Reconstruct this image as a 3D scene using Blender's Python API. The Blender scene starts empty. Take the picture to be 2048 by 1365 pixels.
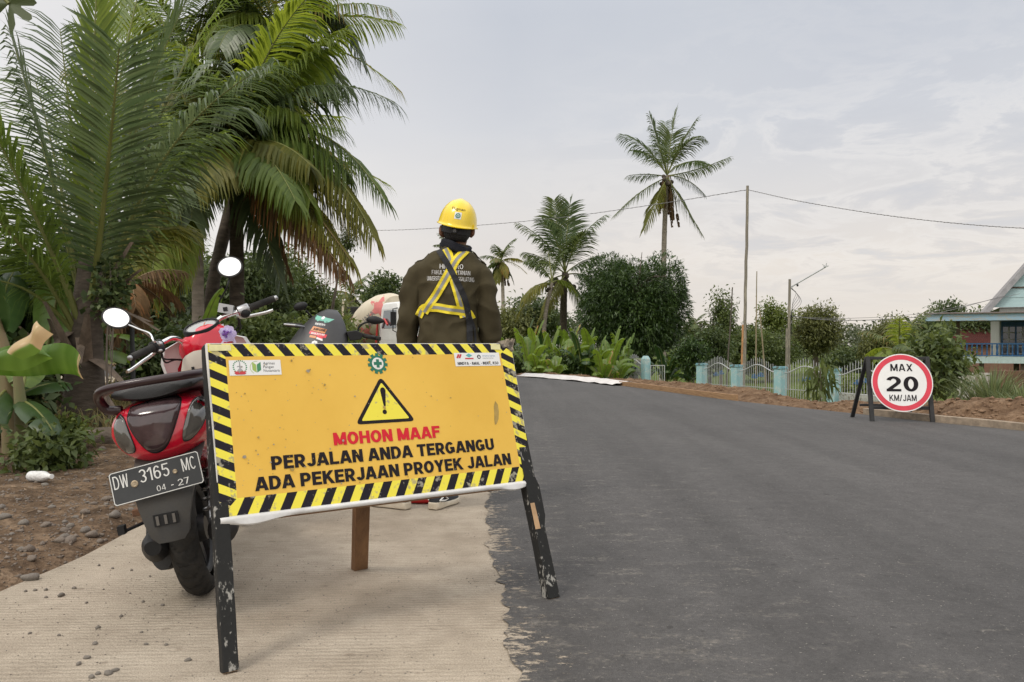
import bpy, bmesh, math, random
import numpy as np
from mathutils import Vector, Matrix, Quaternion, noise
from mathutils.bvhtree import BVHTree
R = math.radians
PI = math.pi
sc = bpy.context.scene
col = sc.collection
rng = random.Random(11)
nrg = np.random.default_rng(7)

# ------------------------------------------------------------------ camera
FPX, HY, CAMH = 1600.0, 688.0, 0.95
cam_d = bpy.data.cameras.new('camera')
cam_d.sensor_width = 36
cam_d.lens = 36 * FPX / 2048
cam_d.shift_y = (HY - 682.5) / 2048
cam_d.clip_start = 0.05
cam_d.clip_end = 3000
cam = bpy.data.objects.new('camera', cam_d)
cam.location = (0, 0, CAMH)
cam.rotation_euler = (R(90), 0, 0)
col.objects.link(cam)
sc.camera = cam

# ------------------------------------------------------------------ light
SUN_EL, SUN_AZ = 54.0, 228.0           # azimuth clockwise from +Y: behind and left of the camera
world = bpy.data.worlds.new('World')
sc.world = world
world.use_nodes = True
wt = world.node_tree
wt.nodes.clear()
WN = wt.nodes.new
def wl(a, b): wt.links.new(a, b)
def wmath(op, a=None, b=None, c=None, clamp=False):
    n = WN('ShaderNodeMath'); n.operation = op; n.use_clamp = clamp
    for i, v in enumerate((a, b, c)):
        if v is None: continue
        if isinstance(v, (int, float)): n.inputs[i].default_value = v
        else: wl(v, n.inputs[i])
    return n.outputs[0]
def wramp(fac, stops, interp='LINEAR'):
    n = WN('ShaderNodeValToRGB'); n.color_ramp.interpolation = interp
    e = n.color_ramp.elements
    e[0].position = stops[0][0]; e[0].color = (*stops[0][1], 1)
    e[1].position = stops[1][0]; e[1].color = (*stops[1][1], 1)
    for p, c in stops[2:]:
        x = e.new(p); x.color = (*c, 1)
    wl(fac, n.inputs[0]); return n.outputs[0]
def wmix(fac, a, b, blend='MIX'):
    n = WN('ShaderNodeMix'); n.data_type = 'RGBA'; n.blend_type = blend
    if isinstance(fac, (int, float)): n.inputs[0].default_value = fac
    else: wl(fac, n.inputs[0])
    for i, v in ((6, a), (7, b)):
        if isinstance(v, tuple): n.inputs[i].default_value = (*v, 1)
        else: wl(v, n.inputs[i])
    return n.outputs[2]
tc = WN('ShaderNodeTexCoord')
sep = WN('ShaderNodeSeparateXYZ'); wl(tc.outputs['Generated'], sep.inputs[0])
dx, dy, dz = sep.outputs
up = wmath('MAXIMUM', dz, 0.0)
# cloud layer seen from below: project the direction on a plane so that clouds flatten to the horizon
den = wmath('ADD', up, 0.16)
cx = wmath('DIVIDE', dx, den); cy = wmath('DIVIDE', dy, den)
comb = WN('ShaderNodeCombineXYZ'); wl(cx, comb.inputs[0]); wl(cy, comb.inputs[1])
def wnoise(scale, detail, rough, off, dist=0.0):
    mp = WN('ShaderNodeMapping'); mp.inputs['Location'].default_value = off
    wl(comb.outputs[0], mp.inputs[0])
    n = WN('ShaderNodeTexNoise'); n.inputs['Scale'].default_value = scale
    n.inputs['Detail'].default_value = detail; n.inputs['Roughness'].default_value = rough
    n.inputs['Distortion'].default_value = dist
    wl(mp.outputs[0], n.inputs['Vector']); return n.outputs[0]
n1 = wnoise(1.05, 7, .55, (3.1, 1.7, 0), .3)
n2 = wnoise(2.6, 8, .62, (8.3, 4.1, 2), .4)
base = wramp(up, [(0.0, (.83, .765, .70)), (.10, (.83, .77, .715)), (.17, (.78, .755, .74)), (.26, (.675, .69, .73)),
                  (.38, (.615, .645, .705)), (.55, (.80, .83, .90)), (.75, (1.24, 1.26, 1.30)), (1.0, (1.42, 1.43, 1.45))])
# brighter, whiter deck to the left; blue grey to the right
left = wmath('MULTIPLY', wmath('SUBTRACT', 0.0, dx), 1.7, clamp=True)
base = wmix(left, base, (.93, .905, .885))
hi = wmath('SMOOTH_MAX', 0, 0)
zen = wmath('MULTIPLY', wmath('SUBTRACT', up, .46), 2.6, clamp=True)
base = wmix(zen, base, (1.78, 1.78, 1.79))
# darker broken clouds in a band above the horizon, bright rims round them
band = wramp(up, [(.03, (0, 0, 0)), (.10, (1, 1, 1)), (.24, (1, 1, 1)), (.32, (.25, .25, .25))])
dark = wramp(n2, [(.50, (0, 0, 0)), (.62, (1, 1, 1))])
rim = wramp(n2, [(.40, (0, 0, 0)), (.49, (1, 1, 1)), (.54, (0, 0, 0))])
rightm = wmath('MULTIPLY', wmath('ADD', dx, .02), 3.0, clamp=True)
dk = wmath('MULTIPLY', wmath('MULTIPLY', dark, band), wmath('MULTIPLY', rightm, .50))
base = wmix(dk, base, (.62, .635, .68))
rm = wmath('MULTIPLY', wmath('MULTIPLY', rim, band), wmath('MULTIPLY', rightm, .36))
base = wmix(rm, base, (.93, .90, .87))
soft = wramp(n1, [(.25, (.95, .955, .97)), (.75, (1.05, 1.045, 1.03))])
base = wmix(1.0, base, soft, 'MULTIPLY')
# added warm brightness in the unseen sky behind the camera, lights camera-facing surfaces
back = wmath('MULTIPLY', wmath('SUBTRACT', 0.0, dy), 1.6, clamp=True)
base = wmix(back, base, (1.48, 1.43, 1.35))
sky = WN('ShaderNodeTexSky'); sky.sky_type = 'NISHITA'; sky.sun_disc = False
sky.sun_elevation = R(SUN_EL); sky.sun_rotation = R(SUN_AZ)
bg1 = WN('ShaderNodeBackground'); wl(sky.outputs[0], bg1.inputs[0]); bg1.inputs[1].default_value = 0.08
bg2 = WN('ShaderNodeBackground'); wl(base, bg2.inputs[0]); bg2.inputs[1].default_value = 1.0
mixs = WN('ShaderNodeMixShader'); mixs.inputs[0].default_value = 0.94
wl(bg1.outputs[0], mixs.inputs[1]); wl(bg2.outputs[0], mixs.inputs[2])
wo = WN('ShaderNodeOutputWorld'); wl(mixs.outputs[0], wo.inputs[0])

sun_d = bpy.data.lights.new('sun', 'SUN')
sun_d.energy = 1.4
sun_d.angle = R(14)
sun_d.color = (1.0, .93, .83)
sun = bpy.data.objects.new('sun', sun_d)
_d = Vector((math.sin(R(SUN_AZ)) * math.cos(R(SUN_EL)), math.cos(R(SUN_AZ)) * math.cos(R(SUN_EL)), math.sin(R(SUN_EL))))
sun.rotation_euler = _d.to_track_quat('Z', 'Y').to_euler()
sun.location = _d * 50
col.objects.link(sun)
sc.view_settings.view_transform = 'Standard'
sc.view_settings.look = 'None'
sc.view_settings.exposure = 0.0
sc.view_settings.gamma = 1.0
sc.cycles.max_bounces = 6
sc.cycles.diffuse_bounces = 3
sc.cycles.transparent_max_bounces = 8

# ------------------------------------------------------------------ helpers
def at(px, py, d):
    """the point seen at photo pixel (px, py) at distance d along the view"""
    return Vector(((px - 1024) / FPX * d, d, CAMH - (py - HY) / FPX * d))

def tag(o, label=None, cat=None, group=None, kind=None):
    if label: o['label'] = label
    if cat: o['category'] = cat
    if group: o['group'] = group
    if kind: o['kind'] = kind
    return o

def thing(name, label, cat, loc=(0, 0, 0), rot=(0, 0, 0), group=None):
    o = bpy.data.objects.new(name, None)
    o.empty_display_size = .2
    o.location = loc
    o.rotation_euler = rot
    col.objects.link(o)
    return tag(o, label, cat, group)

def link_mesh(name, me, mats, parent=None, loc=None, rot=None):
    for m in (mats if isinstance(mats, (list, tuple)) else [mats]):
        me.materials.append(m)
    o = bpy.data.objects.new(name, me)
    col.objects.link(o)
    if parent is not None: o.parent = parent
    if loc is not None: o.location = loc
    if rot is not None: o.rotation_euler = rot
    return o

def copy_tree(o, parent=None):
    c = o.copy(); col.objects.link(c)
    c.parent = parent
    for ch in list(o.children): copy_tree(ch, c)
    return c

def ortho(d):
    d = Vector(d).normalized()
    a = Vector((0, 0, 1)) if abs(d.z) < .9 else Vector((1, 0, 0))
    u = d.cross(a).normalized()
    return u, u.cross(d).normalized()

def bez(pts, n):
    pts = [Vector(p) for p in pts]
    out = []
    for i in range(n + 1):
        t = i / n; q = pts
        while len(q) > 1: q = [q[k].lerp(q[k + 1], t) for k in range(len(q) - 1)]
        out.append(q[0])
    return out

def crom(pts, n):
    """Catmull-Rom through the points"""
    P = [Vector(p) for p in pts]
    P = [P[0] * 2 - P[1]] + P + [P[-1] * 2 - P[-2]]
    out = []
    for i in range(1, len(P) - 2):
        for k in range(n):
            t = k / n
            a, b, c, d = P[i - 1], P[i], P[i + 1], P[i + 2]
            out.append(.5 * ((2 * b) + (c - a) * t + (2 * a - 5 * b + 4 * c - d) * t * t + (3 * b - a - 3 * c + d) * t ** 3))
    out.append(P[-2])
    return out

class MB:
    def __init__(s):
        s.v = []; s.f = []; s.m = []
    def add(s, verts, faces, m=0):
        o = len(s.v)
        s.v += [tuple(x) for x in verts]
        for f in faces:
            s.f.append(tuple(i + o for i in f)); s.m.append(m)
        return s
    def box(s, c, size, m=0, M=None, top=1.0):
        x, y, z = (k / 2 for k in size); c = Vector(c)
        vs = [Vector((a * x * (top if d > 0 else 1), b * y * (top if d > 0 else 1), d * z)) for d in (-1, 1) for b in (-1, 1) for a in (-1, 1)]
        vs = [(M @ q if M else q) + c for q in vs]
        return s.add(vs, [(0, 2, 3, 1), (4, 5, 7, 6), (0, 1, 5, 4), (2, 6, 7, 3), (0, 4, 6, 2), (1, 3, 7, 5)], m)
    def bar(s, a, b, w, h, m=0, upv=(0, 0, 1)):
        """rectangular bar between two points, w across, h along upv"""
        a = Vector(a); b = Vector(b); d = (b - a).normalized()
        u = Vector(upv); r = d.cross(u).normalized(); u = r.cross(d).normalized()
        vs = [p + r * (sx * w / 2) + u * (sz * h / 2) for p in (a, b) for sx, sz in ((-1, -1), (1, -1), (1, 1), (-1, 1))]
        return s.add(vs, [(3, 2, 1, 0), (4, 5, 6, 7), (0, 1, 5, 4), (1, 2, 6, 5), (2, 3, 7, 6), (3, 0, 4, 7)], m)
    def tube(s, pts, r, n=8, m=0, cap=True, sx=1.0):
        pts = [Vector(p) for p in pts]
        k = len(pts)
        rr = r if isinstance(r, (list, tuple)) else [r] * k
        vs = []
        u = None
        for i, p in enumerate(pts):
            d = (pts[min(i + 1, k - 1)] - pts[max(i - 1, 0)])
            d = d.normalized() if d.length > 1e-9 else Vector((0, 0, 1))
            if u is None: u, w = ortho(d)
            else:
                u = (u - d * u.dot(d)).normalized(); w = u.cross(d).normalized()
            for j in range(n):
                a = 2 * PI * j / n
                vs.append(p + (u * math.cos(a) * sx + w * math.sin(a)) * rr[i])
        fs = []
        for i in range(k - 1):
            for j in range(n):
                q = (j + 1) % n
                fs.append((i * n + j, (i + 1) * n + j, (i + 1) * n + q, i * n + q))
        if cap:
            fs.append(tuple(range(n))); fs.append(tuple((k - 1) * n + j for j in reversed(range(n))))
        return s.add(vs, fs, m)
    def loft(s, rings, m=0, cap=True, closed=True):
        n = len(rings[0]); k = len(rings)
        vs = [p for r in rings for p in r]; fs = []
        for i in range(k - 1):
            for j in range(n if closed else n - 1):
                q = (j + 1) % n
                fs.append((i * n + j, i * n + q, (i + 1) * n + q, (i + 1) * n + j))
        if cap:
            fs.append(tuple(reversed(range(n)))); fs.append(tuple((k - 1) * n + j for j in range(n)))
        return s.add(vs, fs, m)
    def lathe(s, prof, n=24, m=0, M=None, cap=False):
        """prof: (r, z) pairs round local Z"""
        rings = []
        for r, z in prof:
            ring = [Vector((r * math.cos(2 * PI * j / n), r * math.sin(2 * PI * j / n), z)) for j in range(n)]
            rings.append([M @ p for p in ring] if M else ring)
        return s.loft(rings, m, cap)
    def ball(s, c, r, m=0, n=12, k=8, M=None):
        r = (r, r, r) if isinstance(r, (int, float)) else r
        rings = []
        for i in range(1, k):
            a = PI * i / k - PI / 2
            rings.append([Vector((math.cos(a) * math.cos(2 * PI * j / n) * r[0], math.cos(a) * math.sin(2 * PI * j / n) * r[1], math.sin(a) * r[2])) for j in range(n)])
        lo, hi = Vector((0, 0, -r[2])), Vector((0, 0, r[2]))
        vs = [p for q in rings for p in q] + [lo, hi]
        vs = [(M @ p if M else p) + Vector(c) for p in vs]
        fs = []
        for i in range(k - 2):
            for j in range(n):
                q = (j + 1) % n
                fs.append((i * n + j, i * n + q, (i + 1) * n + q, (i + 1) * n + j))
        L, H = (k - 1) * n, (k - 1) * n + 1
        for j in range(n):
            q = (j + 1) % n
            fs.append((L, q, j)); fs.append((H, (k - 2) * n + j, (k - 2) * n + q))
        return s.add(vs, fs, m)
    def prism(s, poly, t, M=None, m=0):
        """polygon (x, y) pushed t along +z, placed by M"""
        n = len(poly)
        vs = [Vector((x, y, 0)) for x, y in poly] + [Vector((x, y, t)) for x, y in poly]
        if M: vs = [M @ p for p in vs]
        fs = [tuple(reversed(range(n))), tuple(range(n, 2 * n))]
        for j in range(n):
            q = (j + 1) % n
            fs.append((j, q, n + q, n + j))
        return s.add(vs, fs, m)
    def mesh(s, name, smooth=None):
        me = bpy.data.meshes.new(name)
        me.from_pydata([tuple(v) for v in s.v], [], s.f)
        if any(s.m): me.polygons.foreach_set('material_index', s.m)
        if smooth is not None:
            me.polygons.foreach_set('use_smooth', [True] * len(me.polygons))
            if smooth < 179: 
                me.set_sharp_from_angle(angle=R(smooth))
        me.update()
        return me
    def build(s, name, mats, parent=None, smooth=None, bevel=0, loc=None, rot=None):
        o = link_mesh(name, s.mesh(name, smooth), mats, parent, loc, rot)
        if bevel:
            b = o.modifiers.new('bevel', 'BEVEL'); b.width = bevel; b.segments = 2; b.limit_method = 'ANGLE'; b.angle_limit = R(35)
        return o

def np_mesh(name, V, F, attr=None, smooth=False):
    """V (n,3), F (m,k) arrays; attr: name -> per-vertex float"""
    me = bpy.data.meshes.new(name)
    V = np.asarray(V, np.float32); F = np.asarray(F, np.int32)
    m, k = F.shape
    me.vertices.add(len(V)); me.vertices.foreach_set('co', V.ravel())
    me.loops.add(m * k); me.loops.foreach_set('vertex_index', F.ravel())
    me.polygons.add(m); me.polygons.foreach_set('loop_start', np.arange(0, m * k, k, dtype=np.int32))
    if smooth: me.polygons.foreach_set('use_smooth', np.ones(m, bool))
    me.update(calc_edges=True)
    for nme, a in (attr or {}).items():
        at_ = me.attributes.new(nme, 'FLOAT', 'POINT'); at_.data.foreach_set('value', np.asarray(a, np.float32))
    me.validate()
    return me

def evaluated(mb, name, voxel, smooth_it=6, disp=None):
    """weld overlapping shapes into ONE continuous skin"""
    me = mb.mesh(name)
    o = bpy.data.objects.new('tmp', me); col.objects.link(o)
    r = o.modifiers.new('r', 'REMESH'); r.mode = 'VOXEL'; r.voxel_size = voxel
    if smooth_it:
        sm = o.modifiers.new('s', 'SMOOTH'); sm.iterations = smooth_it; sm.factor = .5
    dg = bpy.context.evaluated_depsgraph_get()
    dg.update()
    out = bpy.data.meshes.new_from_object(o.evaluated_get(dg))
    bpy.data.objects.remove(o)
    bpy.data.meshes.remove(me)
    out.name = name
    out.materials.clear()
    if disp:
        nn = [v.normal.copy() for v in out.vertices]
        for v, n in zip(out.vertices, nn): v.co += n * disp(v.co)
    out.polygons.foreach_set('use_smooth', [True] * len(out.polygons))
    out.update()
    return out

def bvh_of(me):
    return BVHTree.FromPolygons([v.co.copy() for v in me.vertices], [tuple(p.vertices) for p in me.polygons])

def clip_poly(poly, axis, lim, keep_less):
    out = []
    n = len(poly)
    for i in range(n):
        a, b = poly[i], poly[(i + 1) % n]
        ia = (a[axis] <= lim) if keep_less else (a[axis] >= lim)
        ib = (b[axis] <= lim) if keep_less else (b[axis] >= lim)
        if ia: out.append(a)
        if ia != ib:
            t = (lim - a[axis]) / (b[axis] - a[axis])
            out.append((a[0] + (b[0] - a[0]) * t, a[1] + (b[1] - a[1]) * t))
    return out

def dice(poly, step):
    """cut a convex 2-D polygon into pieces no larger than step, so that it can follow a curved surface"""
    xs = [p[0] for p in poly]; ys = [p[1] for p in poly]
    res = []
    nx = max(1, math.ceil((max(xs) - min(xs)) / step)); ny = max(1, math.ceil((max(ys) - min(ys)) / step))
    wx = (max(xs) - min(xs)) / nx; wy = (max(ys) - min(ys)) / ny
    for i in range(nx):
        q = poly
        if nx > 1:
            if i > 0: q = clip_poly(q, 0, min(xs) + wx * i, False)
            if i < nx - 1: q = clip_poly(q, 0, min(xs) + wx * (i + 1), True)
        if len(q) < 3: continue
        for j in range(ny):
            r = q
            if ny > 1:
                if j > 0: r = clip_poly(r, 1, min(ys) + wy * j, False)
                if j < ny - 1: r = clip_poly(r, 1, min(ys) + wy * (j + 1), True)
            if len(r) >= 3: res.append(r)
    return res

def wrap(mb, bvh, polys, org, ex, ey, dirn, off, m=0, step=.03):
    """lay 2-D polygons (x along ex, y along ey from org) on the surface hit along dirn, lifted off it"""
    org, ex, ey, dirn = Vector(org), Vector(ex), Vector(ey), Vector(dirn).normalized()
    cache = {}
    def hit(x, y):
        k = (round(x, 5), round(y, 5))
        if k not in cache:
            p = org + ex * x + ey * y
            h, n, i, d = bvh.ray_cast(p - dirn * 1.5, dirn, 3)
            cache[k] = (h - dirn * off) if h is not None else None
        return cache[k]
    for poly in polys:
        for q in dice(poly, step):
            vs = [hit(*p) for p in q]
            if any(v is None for v in vs): continue
            mb.add(vs, [tuple(range(len(vs)))], m)

# ------------------------------------------------------------------ lettering: a block alphabet drawn as strokes
def arc(cx, cy, rx, ry, a0, a1, n=10):
    return [(cx + rx * math.cos(R(a0 + (a1 - a0) * i / n)), cy + ry * math.sin(R(a0 + (a1 - a0) * i / n))) for i in range(n + 1)]

def stroke(pts, wx, wy, closed=False):
    """mitred strip of quads; wx is the width of upright strokes, wy of level ones"""
    P = [np.array(p, float) for p in pts]
    n = len(P); L = []; Rr = []
    s = wy / wx
    for i in range(n):
        if closed: a, b, c = P[i - 1], P[i], P[(i + 1) % n]
        else: a, b, c = P[max(i - 1, 0)], P[i], P[min(i + 1, n - 1)]
        S = np.array([1, 1 / s])
        d1 = (b - a) * S; d2 = (c - b) * S
        if np.linalg.norm(d1) < 1e-9: d1 = d2
        if np.linalg.norm(d2) < 1e-9: d2 = d1
        d1 /= np.linalg.norm(d1); d2 /= np.linalg.norm(d2)
        t = d1 + d2; t /= max(np.linalg.norm(t), 1e-6)
        nn = np.array([-t[1], t[0]])
        k = max(.45, abs(np.dot(nn, [-d1[1], d1[0]])))
        nn = nn * (wx / 2) / k / S
        L.append(b + nn); Rr.append(b - nn)
    q = []
    for i in range(n if closed else n - 1):
        j = (i + 1) % n
        q.append([tuple(L[i]), tuple(Rr[i]), tuple(Rr[j]), tuple(L[j])])
    return q

def glyph(ch, w, v):
    """returns advance width and strokes [(points, closed)] for cap height 1, stem w, bar v"""
    h = w / 2; g = v / 2; W = .78
    x0 = h; T = 1 - g; B = g
    def st(*a): return (list(a), False)
    if ch in 'O0Q':
        W = .84 if ch != '0' else .70
        r = (W - w) / 2
        return W, [(arc(W / 2, .5, r, .5 - g, 0, 360, 24)[:-1], True)]
    if ch in 'CG':
        W = .80; r = (W - w) / 2; cxx = W / 2
        pts = arc(cxx, .5, r, .5 - g, 42, 318, 20)
        s = [(pts, False)]
        if ch == 'G':
            W = .84; s = [(arc(cxx, .5, r, .5 - g, 42, 330, 20) , False), st((cxx + .02, .46), (W - h * .5, .46)), st((W - h - .03, .5), (W - h - .03, .1))]
        return W, s
    if ch == 'A':
        W = .86; return W, [st((h * .62, -.1), (W / 2 - .01, 1.1)), st((W - h * .62, -.1), (W / 2 + .01, 1.1)), st((.2, .28), (W - .2, .28))]
    if ch in 'PRBD':
        W = .76 if ch != 'D' else .80
        if ch == 'D':
            r = W - w - .14
            return W, [st((h, 0), (h, 1)), ([(h, T)] + arc(W - h - r * .75, .5, r * .75, .5 - g, 90, -90, 14) + [(h, B)], False)]
        yb = .42; rr = (T - yb) / 2
        s = [st((h, 0), (h, 1)), ([(h, T)] + arc(W - h - rr * .9 - .02, yb + rr, rr * .9, rr, 90, -90, 10) + [(h, yb)], False)]
        if ch == 'R': s.append(st((.34, .46), (W - h * .6 + .02, -.1)))
        if ch == 'B':
            r2 = (yb - B) / 2; s.append(([(h, yb)] + arc(W - h - r2 * .9, B + r2, r2, r2, 90, -90, 10) + [(h, B)], False))
        return W, s
    if ch in 'EFL':
        W = .68; s = [st((h, 0), (h, 1))]
        if ch in 'EL': s.append(st((h, B), (W, B)))
        if ch in 'EF': s += [st((h, T), (W - (.0 if ch == 'E' else .0), T)), st((h, .52), (W - .05, .52))]
        return W, s
    if ch == 'H': W = .80; return W, [st((h, 0), (h, 1)), st((W - h, 0), (W - h, 1)), st((h, .52), (W - h, .52))]
    if ch == 'I': W = w; return W, [st((h, 0), (h, 1))]
    if ch == 'J':
        W = .64; r = (W - w) / 2
        return W, [([(W - h, 1)] + arc(W / 2, .30, r, .30 - g, 0, -170, 12), False)]
    if ch == 'U':
        W = .78; r = (W - w) / 2
        return W, [([(h, 1)] + arc(W / 2, .34, r, .34 - g, 180, 360, 14) + [(W - h, 1)], False)]
    if ch == 'K': W = .82; return W, [st((h, 0), (h, 1)), st((h, .34), (W - h * .9 + .04, 1.1)), st((.36, .56), (W - h * .5 + .04, -.1))]
    if ch == 'M': W = .96; return W, [st((h, 0), (h, 1)), st((W - h, 0), (W - h, 1)), st((h * .9, 1.08), (W / 2, .06)), st((W - h * .9, 1.08), (W / 2, .06))]
    if ch == 'N': W = .80; return W, [st((h, 0), (h, 1)), st((W - h, 0), (W - h, 1)), st((h * .8, 1.08), (W - h * .8, -.08))]
    if ch == 'T': W = .74; return W, [st((W / 2, 0), (W / 2, 1)), st((0, T), (W, T))]
    if ch == 'V': W = .84; return W, [st((h * .62, 1.1), (W / 2, -.1)), st((W - h * .62, 1.1), (W / 2, -.1))]
    if ch == 'W': W = 1.12; return W, [st((h * .7, 1.1), (.30, -.1)), st((.30, -.1), (.56, 1.0)), st((.56, 1.0), (.82, -.1)), st((.82, -.1), (W - h * .7, 1.1))]
    if ch == 'X': W = .82; return W, [st((h * .7, 1.08), (W - h * .7, -.08)), st((W - h * .7, 1.08), (h * .7, -.08))]
    if ch == 'Y': W = .82; return W, [st((W / 2, 0), (W / 2, .46)), st((h * .6, 1.1), (W / 2, .40)), st((W - h * .6, 1.1), (W / 2, .40))]
    if ch == 'Z' or ch == '7':
        W = .68; s = [st((0, T), (W, T)), st((W - h, .98), (.22, -.08) if ch == '7' else (h * .7, .02))]
        if ch == 'Z': s.append(st((0, B), (W, B)))
        return W, s
    if ch in 'S':
        W = .74; r = (W - w) / 2; q = (T - B) / 4
        return W, [(arc(W / 2, T - q, r, q, 25, 270, 12) + arc(W / 2, B + q, r, q, 90, -155, 12)[1:], False)]
    if ch == '1': W = .42; return W, [st((W - h, 0), (W - h, 1)), st((.0, .72), (W - h, 1.02))]
    if ch == '2':
        W = .70; r = (W - w) / 2
        return W, [(arc(W / 2, .68, r, .32 - g, 165, -35, 12) + [(h * .9, B + .02)], False), st((0, B), (W, B))]
    if ch == '3':
        W = .68; r = (W - w) / 2; q = (T - B) / 4
        return W, [(arc(W / 2, T - q, r, q, 155, -90, 12), False), (arc(W / 2, B + q, r, q, 90, -155, 12), False)]
    if ch == '4': W = .74; return W, [st((W - h - .12, 0), (W - h - .12, 1)), st((W - h - .14, .98), (h * .7, .28)), st((0, .24), (W, .24))]
    if ch == '5':
        W = .68; r = (W - w) / 2
        return W, [([(W - .04, T), (h + .02, T), (h, .55)] , False), (arc(W / 2, .33, r, .33 - g, 130, -155, 14), False)]
    if ch == '6':
        W = .70; r = (W - w) / 2
        return W, [(arc(W / 2, .32, r, .32 - g, 0, 360, 18)[:-1], True), (arc(W / 2, .55, r, .45 - g, 40, 180, 10) + [(h, .34)], False)]
    if ch == '-': W = .40; return W, [st((.04, .42), (W - .04, .42))]
    if ch == '/': W = .50; return W, [st((h * .6, -.1), (W - h * .6, 1.1))]
    if ch == '.': W = .24; return W, [st((.12, 0), (.12, v * 1.1))]
    if ch == ',': W = .24; return W, [st((.12, .14), (.08, -.14))]
    if ch == '&': W = .8; return W, []
    return .34, []

def text_polys(s, w=.2, v=None, gap=.08):
    v = v or w * .85
    x = 0; out = []; k = 0
    for ch in s:
        if ch == ' ': x += .34; continue
        W, sts = glyph(ch, w, v)
        for pts, closed in sts:
            for q in stroke(pts, w, v, closed):
                for lim, ax, less in ((0, 1, False), (1, 1, True)):
                    if ch not in ',': q = clip_poly(q, ax, lim, less)
                    if len(q) < 3: break
                if len(q) >= 3: out.append(([(a + x, b) for a, b in q], k))
            k += 1
        x += W + gap
    return out, x - gap

def put_text(mb, s, M, width, height, m=0, w=.2, v=None, gap=.08, center=True, dz=.00006):
    """flat lettering in the plane of M (x right, y up, z out): strokes lie a hair apart so none is coplanar"""
    polys, W = text_polys(s, w, v, gap)
    sx = width / W
    for q, k in polys:
        vs = [M @ Vector(((a - (W / 2 if center else 0)) * sx, b * height, (k % 5) * dz)) for a, b in q]
        mb.add(vs, [tuple(range(len(vs)))], m)

def text_2d(s, width, height, w=.2, v=None, gap=.08):
    polys, W = text_polys(s, w, v, gap)
    return [([((a - W / 2) * width / W, b * height) for a, b in q], k) for q, k in polys]

def small_text(s, height, width=None):
    """tiny print: the built-in typeface as flat triangles, centred"""
    c = bpy.data.curves.new('t', 'FONT'); c.body = s; c.align_x = 'CENTER'; c.resolution_u = 2
    o = bpy.data.objects.new('t', c); col.objects.link(o)
    dg = bpy.context.evaluated_depsgraph_get(); dg.update()
    me = bpy.data.meshes.new_from_object(o.evaluated_get(dg))
    V = [v.co.copy() for v in me.vertices]; F = [tuple(p.vertices) for p in me.polygons]
    bpy.data.objects.remove(o); bpy.data.curves.remove(c); bpy.data.meshes.remove(me)
    k = height / .73
    w0 = max(v.x for v in V) - min(v.x for v in V)
    kx = (width / w0) if width else k
    return [Vector((v.x * kx, v.y * k, 0)) for v in V], F

# ------------------------------------------------------------------ materials
def mat(name, c, rough=.6, metal=0, spec=.4, var=0, vscale=8, bump=0, bscale=60, coat=0, c2=None, stretch=None, emit=0, detail=6):
    """Principled with optional noise-driven colour change (c to c2) and bump"""
    m = bpy.data.materials.new(name); m.use_nodes = True
    nt = m.node_tree; b = nt.nodes['Principled BSDF']
    b.inputs['Base Color'].default_value = (*c, 1)
    b.inputs['Roughness'].default_value = rough
    b.inputs['Metallic'].default_value = metal
    b.inputs['Specular IOR Level'].default_value = spec
    if coat: b.inputs['Coat Weight'].default_value = coat; b.inputs['Coat Roughness'].default_value = .08
    if var or c2 or bump:
        tcn = nt.nodes.new('ShaderNodeTexCoord'); mp = nt.nodes.new('ShaderNodeMapping')
        nt.links.new(tcn.outputs['Object'], mp.inputs[0])
        if stretch: mp.inputs['Scale'].default_value = stretch
    if var or c2:
        n = nt.nodes.new('ShaderNodeTexNoise'); n.inputs['Scale'].default_value = vscale; n.inputs['Detail'].default_value = detail
        n.inputs['Roughness'].default_value = .65
        nt.links.new(mp.outputs[0], n.inputs['Vector'])
        r = nt.nodes.new('ShaderNodeValToRGB')
        r.color_ramp.elements[0].position = .32; r.color_ramp.elements[1].position = .68
        lo = c2 if c2 else tuple(max(0, k * (1 - var)) for k in c)
        hi = c if c2 else tuple(min(1, k * (1 + var)) for k in c)
        r.color_ramp.elements[0].color = (*lo, 1); r.color_ramp.elements[1].color = (*hi, 1)
        nt.links.new(n.outputs[0], r.inputs[0]); nt.links.new(r.outputs[0], b.inputs['Base Color'])
    if bump:
        n2 = nt.nodes.new('ShaderNodeTexNoise'); n2.inputs['Scale'].default_value = bscale; n2.inputs['Detail'].default_value = 5
        nt.links.new(mp.outputs[0], n2.inputs['Vector'])
        bp = nt.nodes.new('ShaderNodeBump'); bp.inputs['Strength'].default_value = bump; bp.inputs['Distance'].default_value = .02
        nt.links.new(n2.outputs[0], bp.inputs['Height']); nt.links.new(bp.outputs[0], b.inputs['Normal'])
    if emit:
        b.inputs['Emission Color'].default_value = (*c, 1); b.inputs['Emission Strength'].default_value = emit
    return m

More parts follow.
